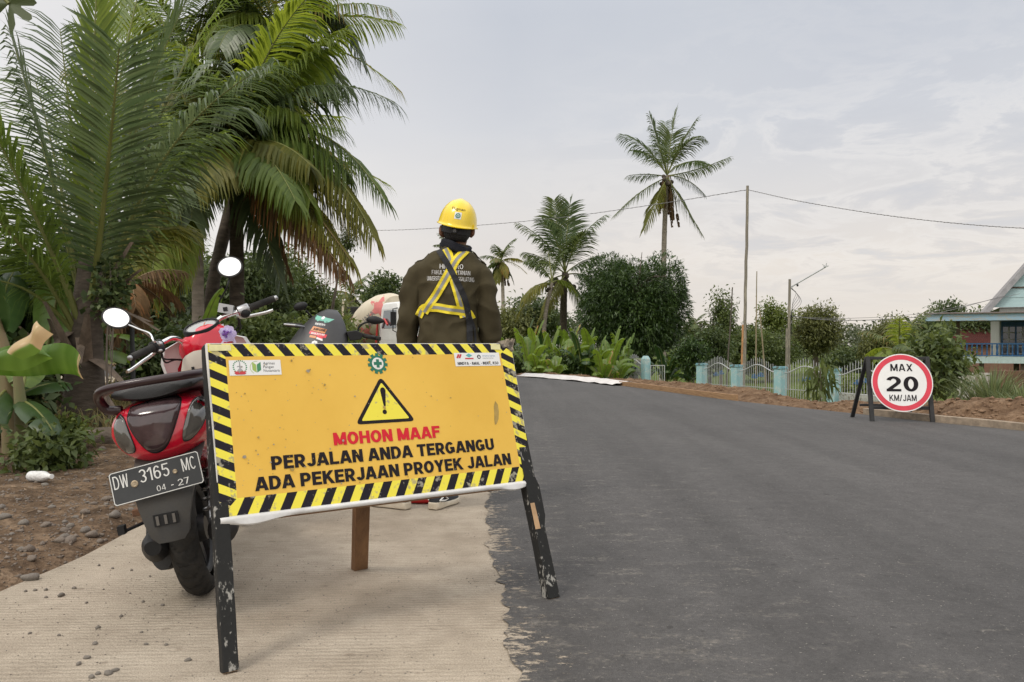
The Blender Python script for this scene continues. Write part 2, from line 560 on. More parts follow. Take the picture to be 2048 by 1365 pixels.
def worn(name, c, chip, amount=.5, scale=14, rough=.6, fine=60, spec=.4, stretch=None, bump=.15):
    """paint c with scuffs and chips through to colour chip; amount 0..1"""
    m = mat(name, c, rough, spec=spec)
    nt = m.node_tree; b = nt.nodes['Principled BSDF']
    tcn = nt.nodes.new('ShaderNodeTexCoord'); mp = nt.nodes.new('ShaderNodeMapping'); nt.links.new(tcn.outputs['Object'], mp.inputs[0])
    if stretch: mp.inputs['Scale'].default_value = stretch
    a = nt.nodes.new('ShaderNodeTexNoise'); a.inputs['Scale'].default_value = scale; a.inputs['Detail'].default_value = 8; a.inputs['Roughness'].default_value = .7
    d = nt.nodes.new('ShaderNodeTexNoise'); d.inputs['Scale'].default_value = fine; d.inputs['Detail'].default_value = 4
    for q in (a, d): nt.links.new(mp.outputs[0], q.inputs['Vector'])
    mu = nt.nodes.new('ShaderNodeMath'); mu.operation = 'MULTIPLY_ADD'; nt.links.new(d.outputs[0], mu.inputs[0]); mu.inputs[1].default_value = .45; nt.links.new(a.outputs[0], mu.inputs[2])
    r = nt.nodes.new('ShaderNodeValToRGB')
    t = .92 - amount * .35
    r.color_ramp.elements[0].position = t; r.color_ramp.elements[0].color = (0, 0, 0, 1)
    r.color_ramp.elements[1].position = min(1, t + .07); r.color_ramp.elements[1].color = (1, 1, 1, 1)
    nt.links.new(mu.outputs[0], r.inputs[0])
    v = nt.nodes.new('ShaderNodeMix'); v.data_type = 'RGBA'
    v.inputs[6].default_value = (*c, 1); v.inputs[7].default_value = (*chip, 1)
    nt.links.new(r.outputs[0], v.inputs[0]); nt.links.new(v.outputs[2], b.inputs['Base Color'])
    bp = nt.nodes.new('ShaderNodeBump'); bp.inputs['Strength'].default_value = bump; bp.inputs['Distance'].default_value = .01
    nt.links.new(mu.outputs[0], bp.inputs['Height']); nt.links.new(bp.outputs[0], b.inputs['Normal'])
    return m

def leaf_mat(name, lo, hi, trans=.35, rough=.45, dry=None, spec=.35):
    """foliage: colour varies leaf by leaf with the vertex attribute var; thin enough to let light through"""
    m = bpy.data.materials.new(name); m.use_nodes = True
    nt = m.node_tree; b = nt.nodes['Principled BSDF']
    at_ = nt.nodes.new('ShaderNodeAttribute'); at_.attribute_name = 'var'
    r = nt.nodes.new('ShaderNodeValToRGB'); e = r.color_ramp.elements
    e[0].position = 0; e[0].color = (*lo, 1); e[1].position = .8; e[1].color = (*hi, 1)
    if dry:
        x = e.new(.93); x.color = (*dry, 1)
    nt.links.new(at_.outputs['Fac'], r.inputs[0])
    nt.links.new(r.outputs[0], b.inputs['Base Color'])
    b.inputs['Roughness'].default_value = rough; b.inputs['Specular IOR Level'].default_value = spec
    tr = nt.nodes.new('ShaderNodeBsdfTranslucent'); 
    hs = nt.nodes.new('ShaderNodeHueSaturation'); hs.inputs['Hue'].default_value = .485; hs.inputs['Saturation'].default_value = 1.1; hs.inputs['Value'].default_value = 1.35
    nt.links.new(r.outputs[0], hs.inputs['Color']); nt.links.new(hs.outputs[0], tr.inputs[0])
    mx = nt.nodes.new('ShaderNodeMixShader'); mx.inputs[0].default_value = trans
    nt.links.new(b.outputs[0], mx.inputs[1]); nt.links.new(tr.outputs[0], mx.inputs[2])
    nt.links.new(mx.outputs[0], nt.nodes['Material Output'].inputs[0])
    return m

MT = {}
MT['black_plastic'] = mat('black_plastic', (.014, .014, .015), .5, spec=.25, bump=.08, bscale=300)
MT['dark_plastic'] = mat('dark_plastic', (.040, .041, .042), .6, spec=.25, var=.25, vscale=9, bump=.1, bscale=200)
MT['chrome'] = mat('chrome', (.78, .78, .78), .12, 1)
MT['steel'] = mat('steel', (.42, .42, .43), .38, 1, var=.2, vscale=20)
MT['mirror'] = mat('mirror_glass', (.98, .98, .99), .02, 1)
MT['white_paint'] = mat('white_paint', (.74, .74, .72), .4, var=.06, vscale=5)
MT['rubber'] = mat('rubber', (.016, .016, .016), .8, spec=.2, c2=(.05, .047, .043), vscale=12, bump=.1, bscale=150)
MT['bark_grey'] = None
# ================================================================== GROUND, ROAD
RIGHT = [(-30, 19.5), (-10, 13.0), (-4, 10.7), (0, 9.05), (4, 7.35), (8.59, 5.5), (9.62, 5.01), (11, 4.5), (13.57, 3.53), (18.1, 2.35), (21.0, 1.35), (22.9, .3), (24.3, -1.2), (26.3, -4), (29.5, -9), (34, -18), (41, -36), (48, -60)]
LEFT = [(-30, 4.5), (-10, 1.4), (-4, .55), (0, .12), (2.2, .02), (3, -.02), (3.8, -.09), (5.1, -.16), (7, -.42), (10, -1.15), (14, -2.6), (18, -5.0), (21.5, -9), (25.5, -17), (32, -34), (38, -58)]
CONC = [(-30, 2.4), (-10, -.55), (-4, -1.4), (0, -1.82), (2.2, -1.95), (3, -1.97), (3.9, -1.92), (5, -1.98), (7, -2.3), (10, -3.05), (14, -4.6), (17.6, -6.9), (20, -10), (23.7, -17.5), (30, -34), (36, -58)]
def spline(tab):
    P = [Vector((x, y, 0)) for y, x in tab]
    return crom(P, 14)
RIGHT = [(y, x + .10) for y, x in RIGHT]
RS, LS, CS = spline(RIGHT), spline(LEFT), spline(CONC)
def resamp(pl, n):
    d = [0]
    for a, b in zip(pl, pl[1:]): d.append(d[-1] + (b - a).length)
    A = np.array([[p.x, p.y] for p in pl]); t = np.linspace(0, 1, n) ** 1.0 * d[-1]
    return np.stack([np.interp(t, d, A[:, 0]), np.interp(t, d, A[:, 1])], 1)
def seg_dist(px, py, pl):
    """signed distance to a polyline (positive on its right side when walking along it)"""
    A = np.array([[p.x, p.y] for p in pl]); best = np.full(px.shape, 1e9); sg = np.zeros(px.shape)
    for (ax, ay), (bx, by) in zip(A[:-1], A[1:]):
        ex, ey = bx - ax, by - ay; L = ex * ex + ey * ey
        t = np.clip(((px - ax) * ex + (py - ay) * ey) / L, 0, 1)
        qx, qy = px - ax - t * ex, py - ay - t * ey
        d = np.hypot(qx, qy); s = np.sign(ex * (-qy) + ey * qx) 
        k = d < best; best = np.where(k, d, best); sg = np.where(k, s, sg)
    return best * np.where(sg == 0, 1, sg)

def fbm(x, y, s, o=4, seed=0.0):
    v = 0; a = 1; f = s
    for _ in range(o):
        v += a * noise.noise(Vector((x * f + seed, y * f - seed, seed * .37))); a *= .5; f *= 2.1
    return v

def axis(parts):
    out = []
    for a, b, st in parts: out += list(np.arange(a, b, st))
    return np.array(out + [parts[-1][1]])
gx = axis([(-420, -60, 40), (-60, -20, 4), (-20, -8, .8), (-8, -1.7, .055), (-1.7, 1.5, .4), (1.5, 12, .07), (12, 22, .4), (22, 60, 3), (60, 420, 40)])
gy = axis([(-60, -6, 6), (-6, 1.5, .6), (1.5, 9, .055), (9, 24, .085), (24, 40, .5), (40, 90, 4), (90, 700, 50)])
GX, GY = np.meshgrid(gx, gy)
fx, fy = GX.ravel(), GY.ravel()
near = (np.abs(fx) < 70) & (fy < 60)
dR = np.full(fx.shape, 40.0); dC = np.full(fx.shape, -40.0)
dR[near] = seg_dist(fx[near], fy[near], RS[::2])
dC[near] = -seg_dist(fx[near], fy[near], CS[::2])
dC[~near & (fx < -10)] = 40; dR[~near & (fx < -10)] = -40
def ground_z(x, y, r, c):
    if r > -.02 and c < 0:                      # beyond the right edge of the road: spoil bank, then the lower yards
        u = max(0, r)
        bank = math.exp(-((u - .95) / .62) ** 2)
        amp = .25 + .15 * fbm(x, y, .55, 2, 3.3) + .10 * max(0, min(1, (11 - y) / 1.5))
        if 10.9 < y < 15.2: amp *= .12 + .88 * abs((y - 13.0) / 2.2) ** 1.5
        if y > 14.6: amp *= max(.40, 1 - (y - 14.6) / 4)
        z = -.06 + bank * amp
        if u > 1.2: z -= min(1, (u - 1.2) / 5.0) * .68
        if u > 7: z -= min(1, (u - 7) / 14) * .75
        lump = min(1, u / .25) * (1 if u < 2.6 else max(.15, 1 - (u - 2.6) / 3))
        z += lump * (.060 * fbm(x, y, 2.6, 4, 1.1) + .050 * abs(fbm(x, y, 6.5, 4, 5.2)))
        return z
    if c > -.02 and r < 0:                      # loose dirt left of the concrete
        u = max(0, c)
        f = min(1, u / .18)
        z = -.055 + f * .06 + f * (.035 * fbm(x, y, 1.6, 4, 9.1) + .024 * abs(fbm(x, y, 6.5, 4, 2.2)))
        if u > 2: z += .05 * min(1, (u - 2) / 2)
        if u > 6: z -= min(1, (u - 6) / 12) * .5
        return z
    return -.12
fz = np.array([ground_z(a, b, r, c) if n else -1.35 for a, b, r, c, n in zip(fx, fy, dR, dC, near)])
fz[~near & (fx < -10)] = -.5
NX, NY = len(gx), len(gy)
idx = np.arange(NX * NY).reshape(NY, NX)
GF = np.stack([idx[:-1, :-1].ravel(), idx[:-1, 1:].ravel(), idx[1:, 1:].ravel(), idx[1:, :-1].ravel()], 1)
me = np_mesh('ground', np.stack([fx, fy, fz], 1), GF, {'bank': np.clip(dR, -1, 50), 'dirt': np.clip(dC, -1, 50)}, True)

def ground_mat():
    m = bpy.data.materials.new('earth'); m.use_nodes = True
    nt = m.node_tree; N = nt.nodes.new; L = nt.links.new; b = nt.nodes['Principled BSDF']
    b.inputs['Roughness'].default_value = .95; b.inputs['Specular IOR Level'].default_value = .1
    tcn = N('ShaderNodeTexCoord')
    def nz(s, d=8, r=.65):
        n = N('ShaderNodeTexNoise'); n.inputs['Scale'].default_value = s; n.inputs['Detail'].default_value = d; n.inputs['Roughness'].default_value = r
        L(tcn.outputs['Object'], n.inputs['Vector']); return n.outputs[0]
    def ramp(f, stops):
        n = N('ShaderNodeValToRGB'); e = n.color_ramp.elements
        e[0].position, e[1].position = stops[0][0], stops[1][0]; e[0].color = (*stops[0][1], 1); e[1].color = (*stops[1][1], 1)
        for p, c in stops[2:]: x = e.new(p); x.color = (*c, 1)
        L(f, n.inputs[0]); return n.outputs[0]
    def mix(f, a, c):
        n = N('ShaderNodeMix'); n.data_type = 'RGBA'; L(f, n.inputs[0]); L(a, n.inputs[6]); L(c, n.inputs[7]); return n.outputs[2]
    big, mid, fine = nz(1.3, 6), nz(6, 8), nz(38, 6)
    vor = N('ShaderNodeTexVoronoi'); vor.inputs['Scale'].default_value = 34; L(tcn.outputs['Object'], vor.inputs['Vector'])
    dirt = ramp(mid, [(.28, (.065, .045, .030)), (.5, (.14, .095, .062)), (.66, (.245, .175, .118)), (.8, (.36, .28, .20))])
    spoil = ramp(mid, [(.25, (.075, .042, .025)), (.48, (.155, .098, .060)), (.62, (.225, .150, .096)), (.78, (.34, .245, .165))])
    grassy = ramp(mid, [(.3, (.035, .05, .014)), (.55, (.085, .095, .028)), (.75, (.17, .15, .06))])
    yard = ramp(mid, [(.3, (.05, .085, .02)), (.55, (.11, .145, .035)), (.78, (.22, .20, .09))])
    def attr(n):
        a = N('ShaderNodeAttribute'); a.attribute_name = n; return a.outputs['Fac']
    def sm(f, a, c):
        n = N('ShaderNodeMapRange'); n.interpolation_type = 'SMOOTHSTEP'; n.inputs['From Min'].default_value = a; n.inputs['From Max'].default_value = c
        L(f, n.inputs['Value']); return n.outputs[0]
    def wob(f, k):
        n = N('ShaderNodeMath'); n.operation = 'MULTIPLY_ADD'; L(big, n.inputs[0]); n.inputs[1].default_value = k; L(f, n.inputs[2]); return n.outputs[0]
    col_ = mix(sm(wob(attr('dirt'), 2.2), 4.3, 6.2), dirt, grassy)
    col_ = mix(sm(attr('bank'), -.5, .0), col_, spoil)
    col_ = mix(sm(wob(attr('bank'), 3), 4.6, 6.4), col_, yard)
    f2 = ramp(fine, [(.3, (.72, .72, .72)), (.7, (1.22, 1.2, 1.16))])
    mu = N('ShaderNodeMix'); mu.data_type = 'RGBA'; mu.blend_type = 'MULTIPLY'; mu.inputs[0].default_value = 1; L(col_, mu.inputs[6]); L(f2, mu.inputs[7])
    L(mu.outputs[2], b.inputs['Base Color'])
    ad = N('ShaderNodeMath'); ad.operation = 'MULTIPLY_ADD'; L(fine, ad.inputs[0]); ad.inputs[1].default_value = .5; L(mid, ad.inputs[2])
    ad2 = N('ShaderNodeMath'); ad2.operation = 'MULTIPLY_ADD'; L(vor.outputs['Distance'], ad2.inputs[0]); ad2.inputs[1].default_value = .35; L(ad.outputs[0], ad2.inputs[2])
    bp = N('ShaderNodeBump'); bp.inputs['Strength'].default_value = .9; bp.inputs['Distance'].default_value = .05
    L(ad2.outputs[0], bp.inputs['Height']); L(bp.outputs[0], b.inputs['Normal'])
    return m
g = link_mesh('ground', me, ground_mat()); g['kind'] = 'structure'
GBVH = BVHTree.FromPolygons([Vector(p) for p in np.stack([fx, fy, fz], 1)], [tuple(f) for f in GF.tolist()])
def gz(x, y):
    h = GBVH.ray_cast(Vector((x, y, 20)), Vector((0, 0, -1)))[0]
    return h.z if h else -1.35

# --- concrete shoulder: a cast slab with a real edge
def strip(name, A, B, z, n, cols, matl, edge_drop=None, jag=None):
    a = resamp(A, n); b = resamp(B, n)
    V = []; E = []; W = []
    ts = np.linspace(0, 1, cols)
    for i in range(n):
        w = np.hypot(*(b[i] - a[i]))
        for t in ts:
            p = a[i] + (b[i] - a[i]) * t
            V.append((p[0], p[1], z)); E.append(w * t)
    I = np.arange(n * cols).reshape(n, cols)
    F = np.stack([I[:-1, :-1].ravel(), I[:-1, 1:].ravel(), I[1:, 1:].ravel(), I[1:, :-1].ravel()], 1)
    V = np.array(V); E = np.array(E)
    if edge_drop:
        k = len(V)
        low = V[I[:, 0]] - np.array([[.03, 0, edge_drop]])
        V = np.concatenate([V, low]); E = np.concatenate([E, np.zeros(n)])
        J = np.arange(k, k + n)
        F = np.concatenate([F, np.stack([J[:-1], I[:-1, 0], I[1:, 0], J[1:]], 1)])
    o = link_mesh(name, np_mesh(name, V, F, {'edge': E}), matl); o['kind'] = 'structure'
    return o

class NT:
    """small node helper shared by the two road surfaces"""
    def __init__(s, name, rough, spec):
        s.m = bpy.data.materials.new(name); s.m.use_nodes = True
        s.nt = s.m.node_tree; s.b = s.nt.nodes['Principled BSDF']
        s.b.inputs['Roughness'].default_value = rough; s.b.inputs['Specular IOR Level'].default_value = spec
        s.tc = s.nt.nodes.new('ShaderNodeTexCoord')
    def N(s, t): return s.nt.nodes.new(t)
    def L(s, a, b): s.nt.links.new(a, b)
    def nz(s, sc_, d=8, r=.6, st=None, rot=0):
        n = s.N('ShaderNodeTexNoise'); n.inputs['Scale'].default_value = sc_; n.inputs['Detail'].default_value = d; n.inputs['Roughness'].default_value = r
        if st:
            mp = s.N('ShaderNodeMapping'); mp.inputs['Scale'].default_value = st; mp.inputs['Rotation'].default_value = (0, 0, rot)
            s.L(s.tc.outputs['Object'], mp.inputs[0]); s.L(mp.outputs[0], n.inputs['Vector'])
        else: s.L(s.tc.outputs['Object'], n.inputs['Vector'])
        return n.outputs[0]
    def ramp(s, f, stops):
        n = s.N('ShaderNodeValToRGB'); e = n.color_ramp.elements
        e[0].position, e[1].position = stops[0][0], stops[1][0]; e[0].color = (*stops[0][1], 1); e[1].color = (*stops[1][1], 1)
        for p, c in stops[2:]: x = e.new(p); x.color = (*c, 1)
        s.L(f, n.inputs[0]); return n.outputs[0]
    def mix(s, f, a, c, blend='MIX'):
        n = s.N('ShaderNodeMix'); n.data_type = 'RGBA'; n.blend_type = blend
        if isinstance(f, float): n.inputs[0].default_value = f
        else: s.L(f, n.inputs[0])
        for i, v in ((6, a), (7, c)):
            if isinstance(v, tuple): n.inputs[i].default_value = (*v, 1)
            else: s.L(v, n.inputs[i])
        return n.outputs[2]
    def mth(s, op, a, c):
        n = s.N('ShaderNodeMath'); n.operation = op; n.use_clamp = op == 'MULTIPLY' and not isinstance(c, float)
        for i, v in enumerate((a, c)):
            if isinstance(v, (int, float)): n.inputs[i].default_value = v
            else: s.L(v, n.inputs[i])
        return n.outputs[0]
    def bump(s, h, k, d):
        bp = s.N('ShaderNodeBump'); bp.inputs['Strength'].default_value = k; bp.inputs['Distance'].default_value = d
        s.L(h, bp.inputs['Height']); s.L(bp.outputs[0], s.b.inputs['Normal'])
    def concrete(s):
        """broom finished concrete: colour and height"""
        base = s.ramp(s.nz(1.1, 6), [(.3, (.345, .293, .235)), (.55, (.405, .350, .284)), (.75, (.455, .400, .330))])
        blot = s.ramp(s.nz(6, 8, .7), [(.3, (.86, .85, .84)), (.68, (1.08, 1.075, 1.07))])
        grain = s.ramp(s.nz(210, 3), [(.33, (.70, .70, .70)), (.64, (1.18, 1.18, 1.17))])
        wv = s.N('ShaderNodeTexWave'); wv.bands_direction = 'Y'; wv.inputs['Scale'].default_value = 11.5; wv.inputs['Distortion'].default_value = 4.2
        wv.inputs['Detail'].default_value = 4; wv.inputs['Detail Scale'].default_value = 2.2; wv.inputs['Detail Roughness'].default_value = .62
        mpw = s.N('ShaderNodeMapping'); mpw.inputs['Rotation'].default_value = (0, 0, R(-2)); s.L(s.tc.outputs['Object'], mpw.inputs[0]); s.L(mpw.outputs[0], wv.inputs['Vector'])
        wob = s.mix(s.ramp(s.nz(2.3, 5, .65), [(.36, (.15, .15, .15)), (.62, (1, 1, 1))]), (.5, .5, .5), wv.outputs['Color']); wob2 = s.nz(1, 4, .6, (6, 150, 1), R(-2))
        c = s.mix(1.0, s.mix(1.0, base, blot, 'MULTIPLY'), grain, 'MULTIPLY')
        c = s.mix(1.0, c, s.ramp(wob, [(.05, (.885, .88, .87)), (.75, (1.045, 1.045, 1.04))]), 'MULTIPLY')
        c = s.mix(1.0, c, s.ramp(wob2, [(.36, (.92, .92, .915)), (.62, (1.05, 1.05, 1.05))]), 'MULTIPLY')
        c = s.mix(.6, c, s.ramp(s.nz(17, 2, .4), [(.68, (1, 1, 1)), (.75, (.60, .57, .55))]), 'MULTIPLY')
        c = s.mix(.8, c, s.ramp(s.nz(.75, 5, .62), [(.36, (.80, .78, .76)), (.56, (1.03, 1.03, 1.03))]), 'MULTIPLY')
        h = s.mth('ADD', s.mth('ADD', s.mth('MULTIPLY', wob, .7), s.mth('MULTIPLY', wob2, .8)), s.mth('MULTIPLY', s.nz(130, 4), .9))
        return c, h
def concrete_mat():
    k = NT('brushed_concrete', .9, .15)
    c, h = k.concrete(); k.L(c, k.b.inputs['Base Color']); k.bump(h, .55, .012)
    return k.m
def asphalt_mat():
    k = NT('asphalt', .82, .3); nz, ramp, mix, mth = k.nz, k.ramp, k.mix, k.mth
    base = ramp(nz(.55, 5), [(.3, (.069, .066, .065)), (.7, (.087, .083, .081))])
    grain = ramp(nz(240, 3, .7), [(.32, (.72, .72, .72)), (.66, (1.28, 1.28, 1.28))])
    c = mix(.9, base, grain, 'MULTIPLY')
    c = mix(1.0, c, ramp(nz(1, 5, .55, (2.2, .12, 1), R(-20)), [(.35, (.87, .87, .87)), (.65, (1.13, 1.13, 1.13))]), 'MULTIPLY')
    c = mix(1.0, c, ramp(nz(9, 7, .72), [(.3, (.82, .82, .82)), (.7, (1.15, 1.15, 1.15))]), 'MULTIPLY')
    c = mix(1.0, c, ramp(nz(60, 4, .7), [(.3, (.80, .80, .80)), (.7, (1.2, 1.19, 1.18))]), 'MULTIPLY')
    # pale dusty scuffs and light stone chips showing through, thicker near the raw edge
    a = k.N('ShaderNodeAttribute'); a.attribute_name = 'edge'; ed = a.outputs['Fac']
    e1 = k.N('ShaderNodeMapRange'); e1.inputs['From Min'].default_value = 0; e1.inputs['From Max'].default_value = 3.2; e1.inputs['To Min'].default_value = .075; e1.inputs['To Max'].default_value = -.05
    k.L(ed, e1.inputs['Value'])
    scn = mth('ADD', nz(1, 8, .74, (4.6, 8.0, 1)), e1.outputs[0])
    sc_ = mth('MULTIPLY', ramp(scn, [(.58, (0, 0, 0)), (.68, (1, 1, 1))]), ramp(nz(55, 4), [(.40, (0, 0, 0)), (.62, (1, 1, 1))]))
    c = mix(mth('MULTIPLY', sc_, .42), c, (.30, .27, .23))
    fl = ramp(nz(105, 1, .3), [(.735, (0, 0, 0)), (.77, (1, 1, 1))])
    c = mix(mth('MULTIPLY', fl, .55), c, (.34, .315, .28))
    dk = ramp(nz(20, 2, .4), [(.70, (0, 0, 0)), (.74, (1, 1, 1))])
    c = mix(mth('MULTIPLY', dk, .5), c, (.03, .028, .026))
    # torn edge over the concrete: crumbs and dragged streaks
    tear = mth('ADD', nz(1, 9, .76, (15, 28, 1)), mth('MULTIPLY', nz(2.2, 4, .6), .45))
    te = mth('ADD', mth('MULTIPLY', ed, .62), mth('SUBTRACT', tear, .635))
    cov = ramp(te, [(.05, (1, 1, 1)), (.085, (0, 0, 0))])
    cc, ch = k.concrete()
    c = mix(cov, c, cc)
    k.L(c, k.b.inputs['Base Color'])
    k.bump(mth('ADD', nz(180, 4, .7), mth('MULTIPLY', cov, -1.2)), .65, .010)
    return k.m
def wobble(pl, amp, s, seed):
    out = []
    for i, p in enumerate(pl):
        k = noise.noise(Vector((p.x * s, p.y * s, seed))) + .5 * noise.noise(Vector((p.x * s * 2.7, p.y * s * 2.7, seed)))
        out.append(p + Vector((k * amp, 0, 0)))
    return out
def densify(pl, n=900):
    return [Vector((a, b, 0)) for a, b in resamp(pl, n)]
CW = wobble(densify(CS), .05, 1.3, 4.0)
strip('concrete_shoulder', CW, [p + Vector((.9, 0, 0)) for p in densify(LS)], 0.0, 900, 6, concrete_mat(), .16)
_ed = densify(LS, 2600)
_ed = [p + Vector((-.015 + .045 * noise.noise(Vector((p.x * 3, p.y * 5, 2))) + .036 * noise.noise(Vector((p.x * 9, p.y * 22, 5))) + .040 * noise.noise(Vector((0, p.y * 70, 8))), 0, 0)) for p in _ed]
strip('asphalt_road', _ed, densify(RS), .004, 2600, 12, asphalt_mat())

# --- pale dried-earth ramp up to the yard, thrown over the edge of the road
# --- kerb forms along the right edge
MT['form_wood'] = mat('form_wood', (.40, .25, .13), .85, c2=(.24, .14, .075), vscale=6, bump=.2, stretch=(1, 1, 8))
MT['kerb_conc'] = mat('kerb_concrete', (.27, .215, .16), .9, var=.3, vscale=10, bump=.3, bscale=50)
def edge_pts(y0, y1, n, off):
    P = [p for p in densify(RS, 2500) if y0 <= p.y <= y1]
    P = P[::max(1, len(P) // n)]
    return [p + Vector((off, off * .35, 0)) for p in P]
def kerb(name, y0, y1, h, w, matl, label, cat, off=.02, z0=-.04):
    P = edge_pts(y0, y1, 26, off)
    mb = MB(); rings = []
    for i, p in enumerate(P):
        d = (P[min(i + 1, len(P) - 1)] - P[max(i - 1, 0)]).normalized(); nrm = Vector((d.y, -d.x, 0))
        j = .006 * noise.noise(p * 3)
        rings.append([p + Vector((0, 0, z0)), p + Vector((0, 0, h + j)), p + nrm * w + Vector((0, 0, h + j)), p + nrm * w + Vector((0, 0, z0))])
    mb.loft(rings)
    o = mb.build(name, matl, bevel=.006)
    return tag(o, label, cat)
kerb('concrete_kerb', 6.2, 10.9, .085, .09, MT['kerb_conc'], 'low grey brown concrete kerb under the round speed sign, along the spoil bank', 'kerb')
kerb('formwork_board', 13.3, 18.4, .10, .035, MT['form_wood'], 'long orange brown timber board edging the road in front of the blue fence', 'board')

# --- white plastic sheet along the far edge
mb = MB(); rings = []
P = [p for p in densify(RS, 2500) if 18.0 <= p.y <= 23.2][::7]
for i, p in enumerate(P):
    d = (P[min(i + 1, len(P) - 1)] - P[max(i - 1, 0)]).normalized(); nrm = Vector((d.y, -d.x, 0))
    ring = []
    for k in range(14):
        u = -.22 + k * .058
        z = .012 + .085 * math.exp(-((u - .18) / .26) ** 2) + .035 * abs(fbm(p.x + u, p.y, 2.2, 3, 7)) + .012 * fbm(p.x + u * 3, p.y, 9, 2, 2)
        ring.append(p + nrm * (u + .05 * fbm(p.x, p.y, 1.5, 2, 8)) + Vector((0, 0, max(.011, z))))
    rings.append(ring)
mb.loft(rings, cap=False, closed=False)
o = mb.build('plastic_sheet', mat('white_tarp', (.60, .57, .55), .6, var=.14, vscale=5), smooth=60)
sd = o.modifiers.new('t', 'SOLIDIFY'); sd.thickness = .003
tag(o, 'crumpled white plastic sheet lying along the far edge of the asphalt', 'plastic sheet')

# --- stones
MT['stone'] = mat('stone', (.23, .19, .155), .9, c2=(.11, .088, .07), vscale=7, bump=.4, bscale=40)
MT['grey_stone'] = mat('grey_stone', (.24, .215, .185), .9, c2=(.125, .108, .092), vscale=9, bump=.4, bscale=60)
def stone_mesh(seed, n=10, k=7):
    mb = MB(); mb.ball((0, 0, 0), 1, n=n, k=k)
    me = mb.mesh('stone')
    for v in me.vertices:
        c = v.co.copy(); f = 1 + .28 * noise.noise(c * 1.1 + Vector((seed * 7.7, 0, 0))) + .12 * noise.noise(c * 2.6 + Vector((0, seed * 3, 0)))
        v.co = c * f
    me.polygons.foreach_set('use_smooth', [True] * len(me.polygons))
    return me
SM = [stone_mesh(i + 1) for i in range(6)]
for m_ in SM: m_.materials.append(MT['stone'])
SMG = [m_.copy() for m_ in SM]
for m_ in SMG: m_.materials.clear(); m_.materials.append(MT['grey_stone'])
def put_stone(x, y, r, name, label, cat, group, grey=False, flat=.65):
    o = bpy.data.objects.new(name, rng.choice(SMG if grey else SM)); col.objects.link(o)
    z = max(gz(x, y), 0.0 if (x > -1.95 and x < 3) else -9)
    o.location = (x, y, z + r * flat * .45); o.scale = (r * rng.uniform(.8, 1.3), r * rng.uniform(.7, 1.1), r * flat)
    o.rotation_euler = (rng.uniform(-.2, .2), rng.uniform(-.2, .2), rng.uniform(0, 6))
    return tag(o, label, cat, group)
for i in range(110):
    x = -2.05 - abs(rng.gauss(0, 1)) * .75; y = rng.uniform(2.7, 6.0)
    put_stone(x, y, rng.choice([.012, .015, .018, .022, .03]), 'stone', 'brown stone lying in the loose dirt left of the concrete shoulder', 'stone', 'stones in the roadside dirt', rng.random() < .35)
for px, py, r in [(130, 1078, .045), (85, 1092, .03), (60, 1160, .05), (30, 1164, .05), (15, 1178, .05), (170, 1035, .05), (230, 1045, .06), (175, 915, .06), (205, 905, .05), (70, 1140, .04), (120, 1085, .05), (200, 1076, .035)]:
    d = 1520 / (py - HY); p = at(px, py, d)
    put_stone(p.x, d, r * .55, 'stone', 'brown stone lying in the loose dirt left of the concrete shoulder', 'stone', 'stones in the roadside dirt', rng.random() < .4)
for px, py, r in [(122, 1193, .017), (92, 1181, .011), (70, 1182, .01), (51, 1184, .009), (148, 1178, .011), (92, 1196, .009), (173, 1207, .008), (325, 1212, .01), (286, 1205, .009), (242, 1234, .01), (196, 1257, .012), (283, 1266, .008), (174, 1317, .012), (158, 1330, .012), (190, 1289, .012), (216, 1349, .015), (230, 1343, .012), (196, 1349, .011), (183, 1356, .012), (376, 1322, .011), (118, 1272, .008), (60, 1268, .008), (292, 1290, .008), (332, 1291, .008), (225, 1138, .008), (263, 1142, .009), (198, 1132, .009), (300, 1154, .007), (207, 1180, .006), (260, 888 + 300, .006)]:
    d = 1520 / (py - HY); p = at(px, py, d)
    put_stone(p.x, d, r * .78, 'pebble', 'small grey pebble scattered on the brushed concrete shoulder', 'pebble', 'pebbles on the concrete', True, .7)
# the finest gravel: too many to count
def gravel(name, pts, lab, matl):
    V = []; F = []
    for (x, y, z, r) in pts:
        q = Quaternion((rng.gauss(0, 1), rng.gauss(0, 1), rng.gauss(0, 1), rng.gauss(0, 1))).normalized()
        o = len(V)
        for c in ((1, 0, 0), (-1, 0, 0), (0, 1, 0), (0, -1, 0), (0, 0, .7), (0, 0, -.7)):
            p = q @ (Vector(c) * r * rng.uniform(.7, 1.2)); V.append((x + p.x, y + p.y, z + p.z * .7))
        for t in ((0, 2, 4), (2, 1, 4), (1, 3, 4), (3, 0, 4), (2, 0, 5), (1, 2, 5), (3, 1, 5), (0, 3, 5)): F.append([o + k for k in t])
    return tag(link_mesh(name, np_mesh(name, V, F), matl), lab, 'gravel', kind='stuff')
pts = []
for i in range(5200):
    x = -1.93 - abs(rng.gauss(0, 1)) * 1.1; y = rng.uniform(2.3, 7.0)
    pts.append((x, y, gz(x, y) + .002, rng.uniform(.003, .011) * (2.2 if rng.random() < .06 else 1)))
gravel('gravel', pts, 'loose gravel and grit in the dirt left of the concrete', MT['stone'])
pts = []
for i in range(900):
    y = 2.1 + abs(rng.gauss(0, 1)) * 1.2; x = rng.uniform(-1.9, .0)
    pts.append((x, y, .001, rng.uniform(.0012, .0042)))
gravel('grit', pts, 'grit scattered on the brushed concrete shoulder', MT['grey_stone'])
pts = []
